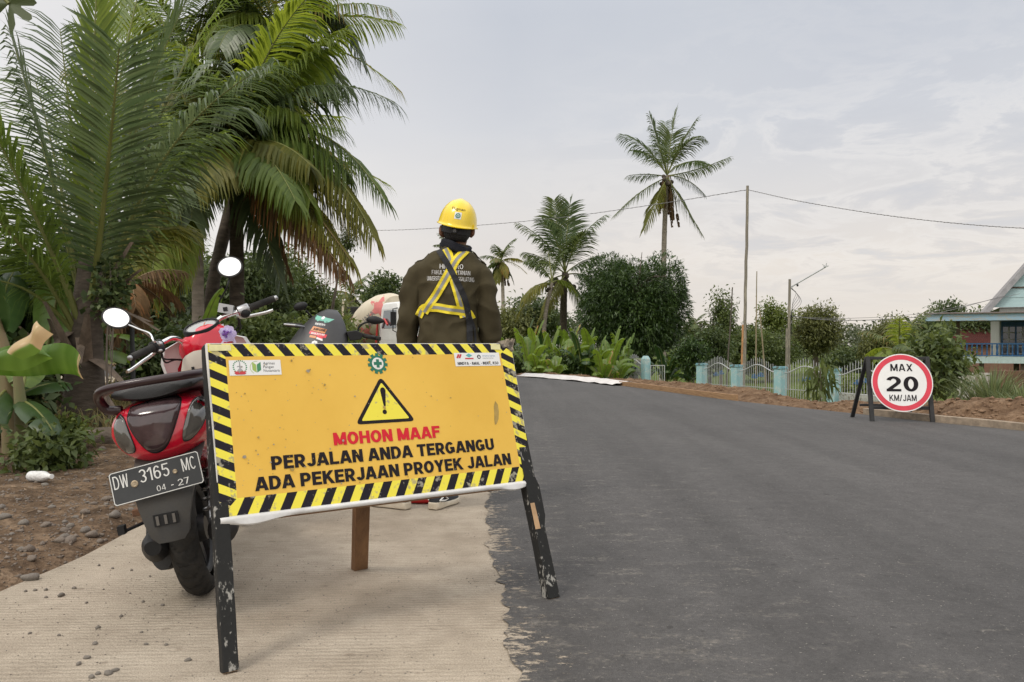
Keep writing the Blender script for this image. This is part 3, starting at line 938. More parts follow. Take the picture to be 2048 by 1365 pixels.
for i in range(2200):
    p = rng.choice(RS[60:230]); u = abs(rng.gauss(.7, .7)) + .06
    x, y = p.x + u + rng.uniform(-.2, .2), p.y + u * .35 + rng.uniform(-.3, .3)
    if y < 5 or y > 24: continue
    r = rng.uniform(.012, .045)
    pts.append((x, y, gz(x, y) + .004, r))
gravel('soil_clods', pts, 'brown clods of dug soil on the bank beyond the road', mat('clod', (.26, .165, .10), .95, c2=(.12, .072, .043), vscale=6))

# --- discarded bottle in the dirt
d = 5.45; p = at(80, 952, d)
t = thing('plastic_bottle', 'crushed white plastic bottle lying in the dirt beside green weeds', 'bottle', (p.x, d, gz(p.x, d) + .040), (R(86), R(8), R(62)))
mb = MB()
prof = [(0, -.11), (.03, -.112), (.036, -.10), (.037, -.06), (.034, -.05), (.037, -.035), (.037, .03), (.034, .05), (.022, .085), (.014, .10), (.014, .112)]
mb.lathe(prof, 18)
mb.build('bottle_body', mat('milky_plastic', (.66, .66, .65), .35, var=.15, vscale=25, bump=.5, bscale=40), t, smooth=60)
MB().lathe([(0, .113), (.017, .113), (.017, .13), (0, .131)], 14).build('cap', MT['white_paint'], t)
# --- a fallen log at the edge of the dirt
d = 7.3
A, B = at(120, 900, d), at(330, 866, d + .6)
mb = MB(); pp = [A.lerp(B, k / 12) for k in range(13)]
mb.tube([Vector((q.x, q.y, gz(q.x, q.y) + .05 + .02 * noise.noise(q * 3))) for q in pp], [.10 + .02 * noise.noise(q * 2.2) for q in pp], 12)
tag(mb.build('fallen_log', mat('log_bark', (.20, .165, .13), .95, c2=(.085, .066, .05), vscale=4, bump=.6, bscale=14, stretch=(1, 4, 4)), smooth=50), 'weathered grey log lying in the dirt behind the red scooter', 'log')
# ================================================================== ROADWORK WARNING BOARD
YAW, LEAN = .6115, .2842
U = Vector((math.cos(YAW), math.sin(YAW), 0)); NB = Vector((-math.sin(YAW), math.cos(YAW), 0))
UPV = Vector((0, 0, math.cos(LEAN))) + NB * math.sin(LEAN)
NF = U.cross(UPV).normalized()                     # faces the camera
if NF.y > 0: NF = -NF
BASE = Vector((-.815, 2.3236, .0))
sign = thing('warning_board', 'large yellow roadwork warning board with hazard stripe border on black wooden legs', 'road sign', BASE)
MS = Matrix(((U.x, UPV.x, NF.x, 0), (U.y, UPV.y, NF.y, 0), (U.z, UPV.z, NF.z, 0), (0, 0, 0, 1)))   # (u, v, out) to local
def S(u, v, n=0): return MS @ Vector((u, v, n))
W_, V0, V1 = 1.186, .437, .992
M_or = mat('banner_orange', (.76, .480, .088), .42, c2=(.69, .418, .068), vscale=2.2, bump=.04, bscale=20, spec=.2)
M_ye = worn('banner_yellow', (.78, .68, .055), (.42, .36, .16), .36, 9, .45, 70, bump=.03)
M_bk = worn('banner_black', (.016, .014, .020), (.30, .28, .22), .34, 14, .5, 90, bump=.03, spec=.12)
M_bkc = mat('banner_black_clean', (.016, .013, .016), .5, spec=.12)
M_rd = mat('banner_red', (.58, .020, .035), .5, spec=.15)
M_wh = mat('banner_white', (.74, .73, .70), .5, c2=(.60, .58, .54), vscale=5)
M_bare = worn('bare_plywood', (.30, .25, .19), (.10, .085, .07), .5, 8, .8, 40)
# plywood with the printed sheet stretched over it
mb = MB()
mb.box((W_ / 2, (V0 + V1) / 2, -.011), (W_, V1 - V0, .018), 0)
panel = mb.build('panel', [mat('panel_edge', (.66, .65, .62), .5, var=.15, vscale=9)], sign); panel.data.transform(MS)
mb = MB()
iu0, iu1, iv0, iv1 = .056, 1.130, .493, .946
mb.add([(iu0, iv0, 0), (iu1, iv0 + .003, 0), (iu1 - .004, iv1 + .002, 0), (iu0, iv1, 0)], [(0, 1, 2, 3)], 0)
def q4(a, b, c, d, m): mb.add([(*a, 0), (*b, 0), (*c, 0), (*d, 0)], [(0, 1, 2, 3)], m)
def clip_line(poly, a, b):
    """keep the part of poly left of the line a-b"""
    f = lambda p: (b[0] - a[0]) * (p[1] - a[1]) - (b[1] - a[1]) * (p[0] - a[0])
    out = []
    for i in range(len(poly)):
        p, q = poly[i], poly[(i + 1) % len(poly)]; fp, fq = f(p), f(q)
        if fp >= 0: out.append(p)
        if (fp >= 0) != (fq >= 0):
            t = fp / (fp - fq); out.append((p[0] + (q[0] - p[0]) * t, p[1] + (q[1] - p[1]) * t))
    return out
def band(quad, ax, step, slant, ph):
    """slanted yellow and black stripes filling one side of the border (quad runs counter-clockwise)"""
    lo = min(p[ax] for p in quad); hi = max(p[ax] for p in quad); o0 = min(p[1 - ax] for p in quad); o1 = max(p[1 - ax] for p in quad)
    t = lo - step * 3 + ph * step; i = 0
    while t < hi + step * 3:
        q = [(t, o0), (t + step / 2, o0), (t + step / 2 + slant, o1), (t + slant, o1)]
        if ax == 1: q = [(b, a) for a, b in q][::-1]
        for k in range(4):
            q = clip_line(q, quad[k], quad[(k + 1) % 4])
            if len(q) < 3: break
        if len(q) >= 3: mb.add([(x, y, 0) for x, y in q], [tuple(range(len(q)))], 1 + i % 2)
        t += step / 2; i += 1
e = .003
O = [(e, V0 + e), (W_ - e, V0 + e), (W_ - e, V1 - e), (e, V1 - e)]
I = [(iu0, iv0), (iu1, iv0 + .003), (iu1 - .004, iv1 + .002), (iu0, iv1)]
band([O[0], O[1], I[1], I[0]], 0, .0675, .030, .2)
band([I[3], I[2], O[2], O[3]], 0, .0690, -.034, .1)
band([O[0], I[0], I[3], O[3]], 1, .0560, -.026, .35)
band([I[1], O[1], O[2], I[2]], 1, .0560, -.028, .25)
sheet = mb.build('printed_sheet', [M_or, M_ye, M_bk], panel); sheet.data.transform(MS)
sheet.data.transform(Matrix.Translation(NF * .0008))
# letters and the triangle
mb = MB()
def TM(u, v, z): return MS @ Matrix.Translation((u, v, z))
put_text(mb, 'MOHON MAAF', TM(.594, .6325, .0022), .412, .0435, 1, w=.255, v=.21, gap=.075)
put_text(mb, 'PERJALAN ANDA TERGANGU', TM(.598, .570, .0022), .854, .0435, 0, w=.255, v=.21, gap=.075)
put_text(mb, 'ADA PEKERJAAN PROYEK JALAN', TM(.603, .508, .0022), .978, .0435, 0, w=.255, v=.21, gap=.075)
mb.build('lettering', [M_bkc, M_rd], panel)
mb = MB()
def round_tri(k, r, z, m):
    P = [Vector((.474, .699)), Vector((.707, .699)), Vector((.590, .868))]
    c = (P[0] + P[1] + P[2]) / 3
    P = [c + (p - c) * k for p in P]
    out = []
    for i in range(3):
        a, p, b = P[i - 1], P[i], P[(i + 1) % 3]
        for j in range(6):
            t = j / 5
            q0 = p.lerp(a, r / (p - a).length); q1 = p.lerp(b, r / (b - p).length)
            out.append(q0.lerp(p, t).lerp(p.lerp(q1, t), t))
    mb.add([MS @ Vector((p.x, p.y, z)) for p in out], [tuple(range(len(out)))], m)
round_tri(1.0, .022, .0018, 0); round_tri(.80, .008, .0023, 1)
ex = [(-.0095, .062), (.0095, .062), (.0105, .050), (.004, .004), (-.004, .004), (-.0105, .050)]
ex = arc(0, .058, .0105, .012, 0, 180, 8) + [(-.004, .004), (-.002, 0), (.002, 0), (.004, .004)]
mb.add([S(.592 + x, .757 + y, .0028) for x, y in ex], [tuple(range(len(ex)))], 0)
dt = arc(0, 0, .0085, .0085, 0, 345, 14)
mb.add([S(.589 + x, .738 + y, .0028) for x, y in dt], [tuple(range(len(dt)))], 0)
mb.build('warning_triangle', [M_bkc, M_ye], panel)
M_gr = mat('emblem_green', (.012, .145, .085), .5)
def gear(mb, Mx, r, mg, mw, z=0):
    pts = []
    for k in range(11):
        a0 = 2 * PI * k / 11
        for da, rr in ((-.19, .78), (-.155, 1.0), (.155, 1.0), (.19, .78)):
            pts.append((r * rr * math.sin(a0 + da), r * rr * math.cos(a0 + da)))
    c = len(mb.v)
    vs = [Mx @ Vector((0, 0, z))] + [Mx @ Vector((x, y, z)) for x, y in pts]; n = len(pts)
    mb.add(vs, [(0, (j + 1) % n + 1, j + 1) for j in range(n)], mg)
    dk = arc(0, 0, r * .57, r * .57, 0, 345, 23)
    mb.add([Mx @ Vector((x, y, z + .0004)) for x, y in dk], [tuple(range(len(dk)))], mw)
    a, b = r * .40, r * .145
    for sx, sy, zz in ((a, b, .0008), (b, a, .0009)):
        mb.add([Mx @ Vector((x, y, z + zz)) for x, y in ((-sx, -sy), (sx, -sy), (sx, sy), (-sx, sy))], [(0, 1, 2, 3)], mg)
mb = MB(); gear(mb, TM(.586, .9155, .0020), .039, 0, 1)
mb.build('safety_emblem', [M_gr, M_wh], panel)
# white logo stickers
M_s = {k: mat('print_' + k, c, .5) for k, c in dict(white=(.72, .72, .71), green=(.05, .22, .10), lime=(.30, .42, .10), red=(.50, .04, .05), blue=(.05, .16, .32), black=(.03, .03, .035), grey=(.32, .32, .33), cyan=(.10, .38, .40)).items()}
def flat(mb, pts, u, v, z, m, k=1.0): mb.add([S(u + x * k, v + y * k, z) for x, y in pts], [tuple(range(len(pts)))], m)
def tiny(mb, s, u, v, z, h, wd, m):
    V, F = small_text(s, h, wd); mb.add([S(u + p.x, v + p.y, z) for p in V], F, m)
mb = MB()
flat(mb, [(-.0845, -.0255), (.0845, -.0255), (.0845, .0255), (-.0845, .0255)], .1485, .908, .0020, 0)
# left crest: a ring of green sprigs, a stem and a red ribbon (own drawing)
for k in range(16):
    a = R(-40 + 260 * k / 15); x, y = .021 * math.cos(a), .021 * math.sin(a)
    flat(mb, [(x * 1.15, y * 1.15), (x - y * .12, y + x * .12), (x * .85, y * .85), (x + y * .12, y - x * .12)], .098, .911, .0024, 1)
flat(mb, [(-.0025, -.012), (.0025, -.012), (.0015, .018), (-.0015, .018)], .098, .911, .0024, 4)
flat(mb, [(-.010, .000), (.010, .000), (.008, .003), (-.008, .003)], .098, .911, .0026, 4)
flat(mb, [(-.011, -.014), (-.004, -.006), (.004, -.006), (.011, -.014)], .098, .911, .0025, 6)
flat(mb, [(-.021, -.012), (-.012, -.019), (.012, -.019), (.021, -.012), (.020, -.019), (.012, -.0245), (-.012, -.0245), (-.020, -.019)][:4] , .098, .908, .0027, 3)
flat(mb, [(-.020, -.017), (.020, -.017), (.014, -.0225), (-.014, -.0225)], .098, .908, .0028, 3)
# second mark: three pairs of leaves
for k, (cl, cr) in enumerate(((2, 1), (2, 1), (2, 1))):
    y = .006 - k * .009
    flat(mb, [(-.001, y - .006), (-.001, y + .003), (-.014, y + .012), (-.014, y + .003)], .152, .909, .0024, cl)
    flat(mb, [(.001, y - .006), (.001, y + .003), (.014, y + .012), (.014, y + .003)], .152, .909, .0024, cr)
pts = [(.022 * math.cos(R(a)), .022 * math.sin(R(a))) for a in range(80, 241, 16)]
for a, b in zip(pts, pts[1:]):
    flat(mb, [a, b, (b[0] * .93, b[1] * .93), (a[0] * .93, a[1] * .93)], .152, .908, .0023, 2)
for i, s in enumerate(('Agrinas', 'Pangan', 'Nusantara')):
    V, F = small_text(s, .0095); w0 = min(p.x for p in V)
    mb.add([S(.174 + p.x - w0, .918 - i * .0125 + p.y, .0024) for p in V], F, 5)
mb.build('logo_sticker', [M_s[k] for k in ('white', 'green', 'lime', 'red', 'grey', 'black', 'grey')], panel)['label'] = 'white sticker with a crest and a green leaf mark'
mb = MB()
flat(mb, [(-.104, -.0265), (.104, -.0265), (.104, .0265), (-.104, .0265)], 1.013, .926, .0020, 0)
for k, dx_ in ((0, 0), (1, .010)):
    flat(mb, [(-.013 + dx_, -.005), (-.006 + dx_, -.008), (.003 + dx_, .008), (-.004 + dx_, .010)], .930, .938, .0024 + k * .0002, 3)
flat(mb, [(0, .012), (.015, .004), (0, -.004), (-.015, .004)], .975, .938, .0024, 1)
flat(mb, [(-.019, -.004), (.019, -.004), (.019, -.009), (-.019, -.009)], .975, .936, .0026, 3)
rg = arc(0, 0, .0085, .0085, 0, 345, 16)
flat(mb, rg, 1.020, .936, .0024, 5); flat(mb, [(0, .006), (.005, -.004), (-.005, -.004)], 1.020, .936, .0028, 0)
tiny(mb, 'virama karya', 1.066, .937, .0024, .0065, .06, 2)
tiny(mb, 'engineering consultants', 1.062, .929, .0024, .004, .05, 5)
put_text(mb, 'NINDYA - AMAL - INDEC, KSO', TM(1.013, .9045, .0024), .188, .0115, 5, w=.24, v=.17, gap=.10)
mb.build('logo_sticker', [M_s[k] for k in ('white', 'cyan', 'blue', 'red', 'grey', 'black')], panel)['label'] = 'white sticker with a row of company marks and black print'
# cut tape pieces at the upper corners, torn corner showing bare wood, the folded hem under the board
M_tape = mat('cream_tape', (.66, .62, .32), .6, var=.12, vscale=30)
mb = MB(); flat(mb, [(-.035, -.010), (.035, -.009), (.034, .011), (-.034, .012)], .040, .975, .0026, 0)
mb.build('tape_patch', M_tape, panel)
mb = MB(); flat(mb, [(-.023, -.010), (.022, -.012), (.025, .011), (-.020, .012)], 1.105, .976, .0026, 0)
mb.build('tape_patch', M_tape, panel)
mb = MB()
tp = [(1.125, .999), (1.150, 1.004), (1.172, 1.001), (1.189, 1.006), (1.196, .992), (1.190, .975), (1.192, .960), (1.178, .955), (1.160, .975), (1.140, .972)]
mb.add([S(u, v, .0030) for u, v in tp] + [S(u, v, -.021) for u, v in tp], [tuple(range(10)), tuple(reversed(range(10, 20)))] + [(j, (j + 1) % 10, 10 + (j + 1) % 10, 10 + j) for j in range(10)])
for k in range(5):
    u0 = 1.150 + k * .009
    mb.add([S(u0, .985, .004), S(u0 + .007, .984, .005), S(u0 + .014, 1.006 + .004 * (k % 2), .014), S(u0 + .006, 1.008 - .004 * (k % 3), .010)], [(0, 1, 2, 3)])
mb.build('torn_corner', M_bare, panel)
M_hem = mat('white_vinyl', (.70, .70, .70), .38, c2=(.50, .49, .48), vscale=7, bump=.12, bscale=25)
mb = MB(); rings = []
for i in range(61):
    u = W_ * i / 60
    s = .0025 * noise.noise(Vector((u * 7, 0, 0))); fl = .016 * math.exp(-((u - .10) / .07) ** 2) + .014 * math.exp(-((u - 1.09) / .05) ** 2)
    rings.append([S(u, V0 + .004, .0005), S(u, V0 - .002, .007 + s), S(u, V0 - .008, .008 + s), S(u, V0 - .014 - fl * .8, .004 + fl * .3), S(u, V0 - .015 - fl, -.004 + fl * .3), S(u, V0 - .008, -.012)])
mb.loft(rings, cap=False, closed=False)
o = mb.build('folded_hem', M_hem, panel, smooth=60); sd = o.modifiers.new('t', 'SOLIDIFY'); sd.thickness = .0012
mb = MB(); mb.bar(S(.02, V0 - .004, -.034), S(W_ - .02, V0 - .004, -.034), .026, .024, 0, NF)
mb.build('batten', mat('raw_batten', (.30, .17, .085), .8, c2=(.17, .095, .05), vscale=5, bump=.2, bscale=30, stretch=(2, 2, 8)), sign)
# dirt on the print: small splashes and one longer stain, as thin patches of dried mud
M_mud = mat('dried_mud', (.36, .25, .075), .9, var=.2, vscale=40)
M_mudg = mat('dried_mud_grey', (.30, .265, .20), .9, var=.3, vscale=40)
mb = MB()
st_ = [(.031, .098), (.041, .083), (.041, .055), (.033, .022), (.020, .003), (.012, .0), (.012, .02), (.017, .045), (.020, .075)]
flat(mb, st_, 1.034, .665, .0016, 0, .95)
for k in range(120):
    u_, v_ = rng.uniform(.07, 1.12), rng.uniform(.50, .94)
    if rng.random() < .55: u_ = .07 + abs(rng.gauss(0, .22)) % 1.0
    r_ = rng.choice([.0012, .0016, .002, .003]) * (2.2 if rng.random() < .07 else 1)
    flat(mb, [(r_ * rng.uniform(.6, 1.2) * math.cos(a), r_ * rng.uniform(.6, 1.2) * math.sin(a)) for a in np.linspace(0, 5.6, 8)], u_, v_, .0030 + .00002 * k, rng.choice([0, 1]))
mb.build('mud_spots', [M_mud, M_mudg], panel)
# legs: black painted sawn timber, worn to bare grey and wood
M_leg = worn('black_painted_wood', (.020, .020, .0195), (.30, .29, .265), .36, 22, .6, 110, spec=.15, stretch=(1, 1, .45), bump=.35)
M_legend = mat('cut_end', (.42, .27, .15), .8, var=.2, vscale=20)
def leg(P0, P1, w, t, notch=None, pale=None):
    mb = MB(); rings = []
    d = (P1 - P0).normalized(); n = 26
    for i in range(n + 1):
        p = P0.lerp(P1, i / n); s = 1 + .10 * noise.noise(p * 9 + Vector((3, 1, 0)))
        w_ = w * s
        cut = 0
        if notch and notch[0] < i / n < notch[1]: cut = notch[2]
        a = [(-w_ / 2, -t / 2), (w_ / 2 + cut, -t / 2), (w_ / 2 + cut, t / 2), (-w_ / 2, t / 2)]
        rings.append([p + U * x + NF * z for x, z in a])
    mb.loft(rings, 0)
    mb.m[-2] = 1
    if pale:
        a, b = P0.lerp(P1, pale[0]), P0.lerp(P1, pale[1])
        off = NF * (t / 2 + .0015)
        mb.add([a - U * w * .50 + off, a - U * w * .02 + off, b - U * w * .1 + off, b - U * w * .50 + off], [(0, 1, 2, 3)], 1)
    return mb
L0 = Vector((-.8185, 2.318, 0)) - BASE
leg(L0, S(.022, .995, -.042), .046, .040).build('leg', [M_leg, M_legend], sign, bevel=.003)
R0 = Vector((.147, 2.985, 0)) - BASE
leg(R0, S(W_ - .025, .985, -.044), .050, .044, (.30, .44, .012), (.26, .36)).build('leg', [M_leg, M_legend], sign, bevel=.003)
M_prop = mat('brown_timber', (.235, .125, .058), .75, c2=(.12, .062, .03), vscale=4, bump=.25, bscale=30, stretch=(3, 3, .6))
d = 1520 / (1138 - HY); pf = at(719, 1138, d); pf.z = 0
mb = MB(); top = S(.57, .95, -.06)
mb.bar(pf - BASE, top, .062, .034, 0, NF.cross(Vector((0, 0, 1))).cross(Vector((0, 0, 1))))
for k in (-.017, .015):
    mb.ball((pf - BASE) + Vector((k, -.02, .03)), .004, 1, 8, 5)
mb.build('rear_prop', [M_prop, MT['black_plastic']], sign, bevel=.003)['label'] = 'brown bare timber prop behind the board'
mb = MB(); mb.bar(S(.03, .93, -.05), S(W_ - .03, .93, -.05), .03, .05, 0, NF); mb.build('batten', M_prop, sign)

# ================================================================== ROUND SPEED SIGN
d = 9.85
t = thing('speed_sign', 'round white speed sign with red ring reading MAX 20 on a black folding frame', 'road sign', (at(1794, 0, d).x, d, 0), (0, 0, R(-8)))
s_ = d / FPX
M_fr = mat('black_frame', (.022, .022, .023), .5, var=.3, vscale=12)
def F2(px, py, dy=0): return Vector(((px - 1794) * s_, dy, CAMH - (py - HY) * s_))
mb = MB()
zb = 0.0
mb.bar(F2(1738, 714), Vector((F2(1738, 0).x + .02, -.12, zb)), .05, .04, 0, (0, 1, 0))
mb.bar(F2(1850, 714), Vector((F2(1854, 0).x, -.12, zb)), .05, .04, 0, (0, 1, 0))
mb.bar(F2(1742, 717, -.002), F2(1846, 717, -.002), .036, .036, 0, (0, 1, 0))
mb.bar(F2(1744, 815, -.085), F2(1850, 815, -.085), .04, .03, 0, (0, 1, 0))
mb.build('front_frame', M_fr, t, bevel=.004)
mb = MB()
mb.bar(F2(1738, 716, .035), Vector((F2(1727, 0).x, .42, zb)), .045, .035, 0, (0, 1, 0))
mb.bar(F2(1850, 716, .035), Vector((F2(1837, 0).x, .42, zb)), .045, .035, 0, (0, 1, 0))
mb.bar(F2(1738, 815, .33), F2(1838, 815, .33), .03, .03, 0, (0, 1, 0))
mb.build('rear_frame', M_fr, t, bevel=.004)
r_ = 57.5 * s_
tl = R(-9)
DM = Matrix.Translation(F2(1797.5, 765, -.118)) @ Matrix.Rotation(tl, 4, 'X') @ Matrix.Rotation(R(90), 4, 'X')
def disc(mb, r, z, m, t_=0):
    p = [(r * math.cos(2 * PI * k / 64), r * .85 * 1.0 / .85 * math.sin(2 * PI * k / 64)) for k in range(64)]
    if t_: mb.prism(p, t_, DM @ Matrix.Translation((0, 0, z)), m)
    else: mb.add([DM @ Vector((x, y, z)) for x, y in p], [tuple(range(64))], m)
mb = MB(); disc(mb, r_, -.012, 0, .012)
def ring(mb, r0, r1, z, m):
    p0 = [DM @ Vector((r0 * math.cos(2 * PI * k / 64), r0 * math.sin(2 * PI * k / 64), z)) for k in range(64)]
    p1 = [DM @ Vector((r1 * math.cos(2 * PI * k / 64), r1 * math.sin(2 * PI * k / 64), z)) for k in range(64)]
    mb.add(p0 + p1, [(k, (k + 1) % 64, 64 + (k + 1) % 64, 64 + k) for k in range(64)], m)
ring(mb, r_ * .80, r_ * .965, .002, 1)
disc_o = mb.build('sign_disc', [mat('sign_white', (.76, .76, .75), .45, var=.05, vscale=6), mat('sign_red', (.62, .045, .075), .45, var=.1, vscale=5)], t)
mb = MB()
put_text(mb, 'MAX', DM @ Matrix.Translation((0, r_ * .40, .003)), r_ * .72, r_ * .25, 0, w=.19, v=.15, gap=.14)
put_text(mb, '20', DM @ Matrix.Translation((0, -r_ * .30, .003)), r_ * 1.04, r_ * .52, 0, w=.215, v=.16, gap=.12)
put_text(mb, 'KM/JAM', DM @ Matrix.Translation((0, -r_ * .63, .003)), r_ * .88, r_ * .215, 0, w=.17, v=.14, gap=.12)
mb.build('lettering', M_bkc, disc_o)

# ================================================================== FLAGMAN, seen from behind
PX = .002875                                        # metres per photo pixel at 4.6 m
man = thing('person', 'person standing with back turned, in olive brown jacket, yellow safety helmet and yellow reflective harness', 'person', (at(897, 0, 4.6).x, 4.6, 0))
def P2(px, py, y=0): return Vector(((px - 897) * PX, y, (1018 - py) * PX))
M_skin = mat('skin', (.20, .098, .058), .55, var=.12, vscale=14, bump=.05, bscale=90)
M_jk = mat('olive_jacket', (.068, .056, .031), .85, c2=(.046, .038, .021), vscale=4, bump=.18, bscale=420, spec=.15)
M_tr = mat('dark_trousers', (.030, .030, .034), .85, var=.2, vscale=6, bump=.15, bscale=300, spec=.15)
def ell(c, rx, ry, n=22, M=None, p=2.3):
    out = []
    for k in range(n):
        a = 2 * PI * k / n; ca, sa = math.cos(a), math.sin(a)
        v = Vector((rx * math.copysign(abs(ca) ** (2 / p), ca), ry * math.copysign(abs(sa) ** (2 / p), sa), 0))
        out.append((M @ v if M else v) + Vector(c))
    return out
def limb(mb, pts, rad, flat=1.0, n=14): mb.tube(pts, rad, n, sx=flat)
HEADC = Vector((.050, -.01, 1.605))
# --- body: one continuous skin, head to feet
mb = MB()
mb.loft([ell((.0, .0, .86), .150, .100), ell((0, 0, .98), .155, .105), ell((.0, .005, 1.10), .145, .10), ell((.005, .01, 1.25), .160, .105), ell((.012, .01, 1.36), .165, .095), ell((.025, .01, 1.43), .11, .075), ell((.033, .005, 1.47), .06, .06)])
mb.tube([(.030, .012, 1.42), (.040, .004, 1.50), (.048, 0, 1.56)], [.060, .055, .055], 16)
mb.ball(HEADC + Vector((0, .008, .02)), (.077, .094, .108), 0, 24, 18)
mb.ball(HEADC + Vector((0, .045, -.055)), (.056, .055, .055), 0, 20, 14)      # jaw, chin
mb.ball(HEADC + Vector((0, .098, -.010)), (.013, .020, .024), 0, 12, 8)       # nose
mb.tube([HEADC + Vector((0, .098, .022)), HEADC + Vector((0, .110, -.012))], [.008, .011], 8)
mb.ball(HEADC + Vector((0, .088, -.055)), (.026, .012, .011), 0, 12, 8)       # mouth
for sx in (-1, 1):
    mb.ball(HEADC + Vector((sx * .032, .085, .022)), (.016, .012, .011), 0, 10, 8)
    mb.ball(HEADC + Vector((sx * .090, -.006, -.008)), (.014, .024, .036), 0, 12, 10, Matrix.Rotation(sx * R(14), 4, 'Z'))
    mb.ball(HEADC + Vector((sx * .081, .006, -.036)), (.009, .012, .014), 0, 10, 8)
ARM = {-1: [P2(834, 545, .0), P2(824, 592, .0), P2(816, 640, .005), P2(813, 680, .045), P2(814, 716, .09)],
       1: [P2(962, 548, .0), P2(972, 592, .0), P2(978, 640, .005), P2(979, 680, .05), P2(973, 716, .10)]}
for sx in (-1, 1):
    limb(mb, crom(ARM[sx], 5), [.052] * 3 + list(np.linspace(.050, .030, 18)))
    a = ARM[sx]; wv = (a[-1] - a[-2]).normalized()
    palm = a[-1] + wv * .045
    side = Vector((-sx * .15, 1, 0)).normalized()
    side = (side - wv * side.dot(wv)).normalized(); thick = wv.cross(side).normalized()
    mb.loft([[a[-1] + wv * q + side * (x * ww) + thick * (z * th) for x, z in ((-1, -1), (0, -1.2), (1, -1), (1.15, 0), (1, 1), (0, 1.2), (-1, 1), (-1.15, 0))] for q, ww, th in ((-.01, .024, .019), (.03, .036, .016), (.07, .041, .014), (.088, .040, .011))])
    for k, (off, ln) in enumerate(((.030, .070), (.010, .080), (-.010, .074), (-.030, .058))):
        b0 = a[-1] + wv * .078 + side * off
        cu = thick * (-sx) if thick.x * sx > 0 else thick * sx
        cu = Vector((-sx, 0, 0)) * .75 + Vector((0, .2, 0))
        p1 = b0 + wv * ln * .45 + cu * .006; p2 = p1 + wv * ln * .30 + cu * .014; p3 = p2 + wv * ln * .18 + cu * .020
        mb.tube([b0 - wv * .02, b0, p1, p2, p3], [.0095, .0095, .009, .008, .0062], 10)
    th0 = a[-1] + wv * .030 + side * .028
    mb.tube([th0, th0 + side * .022 + wv * .018, th0 + side * .034 + wv * .045, th0 + side * .034 + wv * .066], [.013, .012, .010, .0075], 10)
LEG = {-1: [Vector((-.085, 0, .92)), Vector((-.115, .012, .70)), Vector((-.150, .02, .48)), Vector((-.175, 0, .28)), Vector((-.190, -.01, .09))],
       1: [Vector((.085, 0, .92)), Vector((.070, .012, .70)), Vector((.045, .02, .48)), Vector((.02, 0, .28)), Vector((-.012, -.01, .09))]}
LEG[1] = [Vector((.085, 0, .92)), Vector((.082, .012, .70)), Vector((.060, .02, .48)), Vector((.030, 0, .28)), Vector((-.002, -.01, .09))]
FOOT = {-1: Vector((-.86, .50, 0)).normalized(), 1: Vector((.42, .90, 0)).normalized()}
HEEL = {-1: P2(806, 1018) + Vector((-.0, 0, 0)), 1: P2(872, 1018)}
for sx in (-1, 1):
    HEEL[sx].z = 0
    LEG[sx][4] = HEEL[sx] + FOOT[sx] * .05 + Vector((0, 0, .10))
    LEG[sx][3] = LEG[sx][2].lerp(LEG[sx][4], .5) + Vector((0, -.01, 0))
    limb(mb, crom(LEG[sx], 5), list(np.linspace(.085, .055, 11)) + list(np.linspace(.056, .036, 10)))
    f = FOOT[sx]
    mb.tube([LEG[sx][4] + Vector((0, 0, .02)), HEEL[sx] + f * .06 + Vector((0, 0, .05)), HEEL[sx] + f * .14 + Vector((0, 0, .035)), HEEL[sx] + f * .21 + Vector((0, 0, .028))], [.036, .036, .032, .022], 12)
body_me = evaluated(mb, 'body', .0075, 3)
body = link_mesh('body', body_me, M_skin, man)
# eyes and brows stay features of the face
mb = MB()
for sx in (-1, 1):
    mb.ball(HEADC + Vector((sx * .032, .094, .022)), (.010, .005, .006), 0, 10, 6)
    mb.ball(HEADC + Vector((sx * .032, .0985, .022)), (.0045, .002, .0045), 1, 8, 6)
mb.build('eyes', [MT['white_paint'], MT['black_plastic']], body)
# hair: short, black, down to the nape
mb = MB()
mb.loft([ell(HEADC + Vector((0, -.002 + dyy, z)), rx, ry, 24, None, 2) for z, rx, ry, dyy in ((-.072, .050, .048, -.022), (-.05, .066, .066, -.016), (-.015, .0800, .088, -.006), (.03, .0835, .100, -.002), (.08, .078, .094, 0), (.12, .045, .06, 0))])
hm = mb.mesh('hair', 180)
# keep the back and the crown only
bm = bmesh.new(); bm.from_mesh(hm)
bmesh.ops.delete(bm, geom=[f for f in bm.faces if f.calc_center_median().y > HEADC.y + .045 and f.calc_center_median().z < HEADC.z + .05], context='FACES')
bm.to_mesh(hm); bm.free()
o = link_mesh('hair', hm, mat('black_hair', (.010, .009, .009), .6, bump=.5, bscale=160), man)
sd = o.modifiers.new('t', 'SOLIDIFY'); sd.thickness = .006; sd.offset = 0
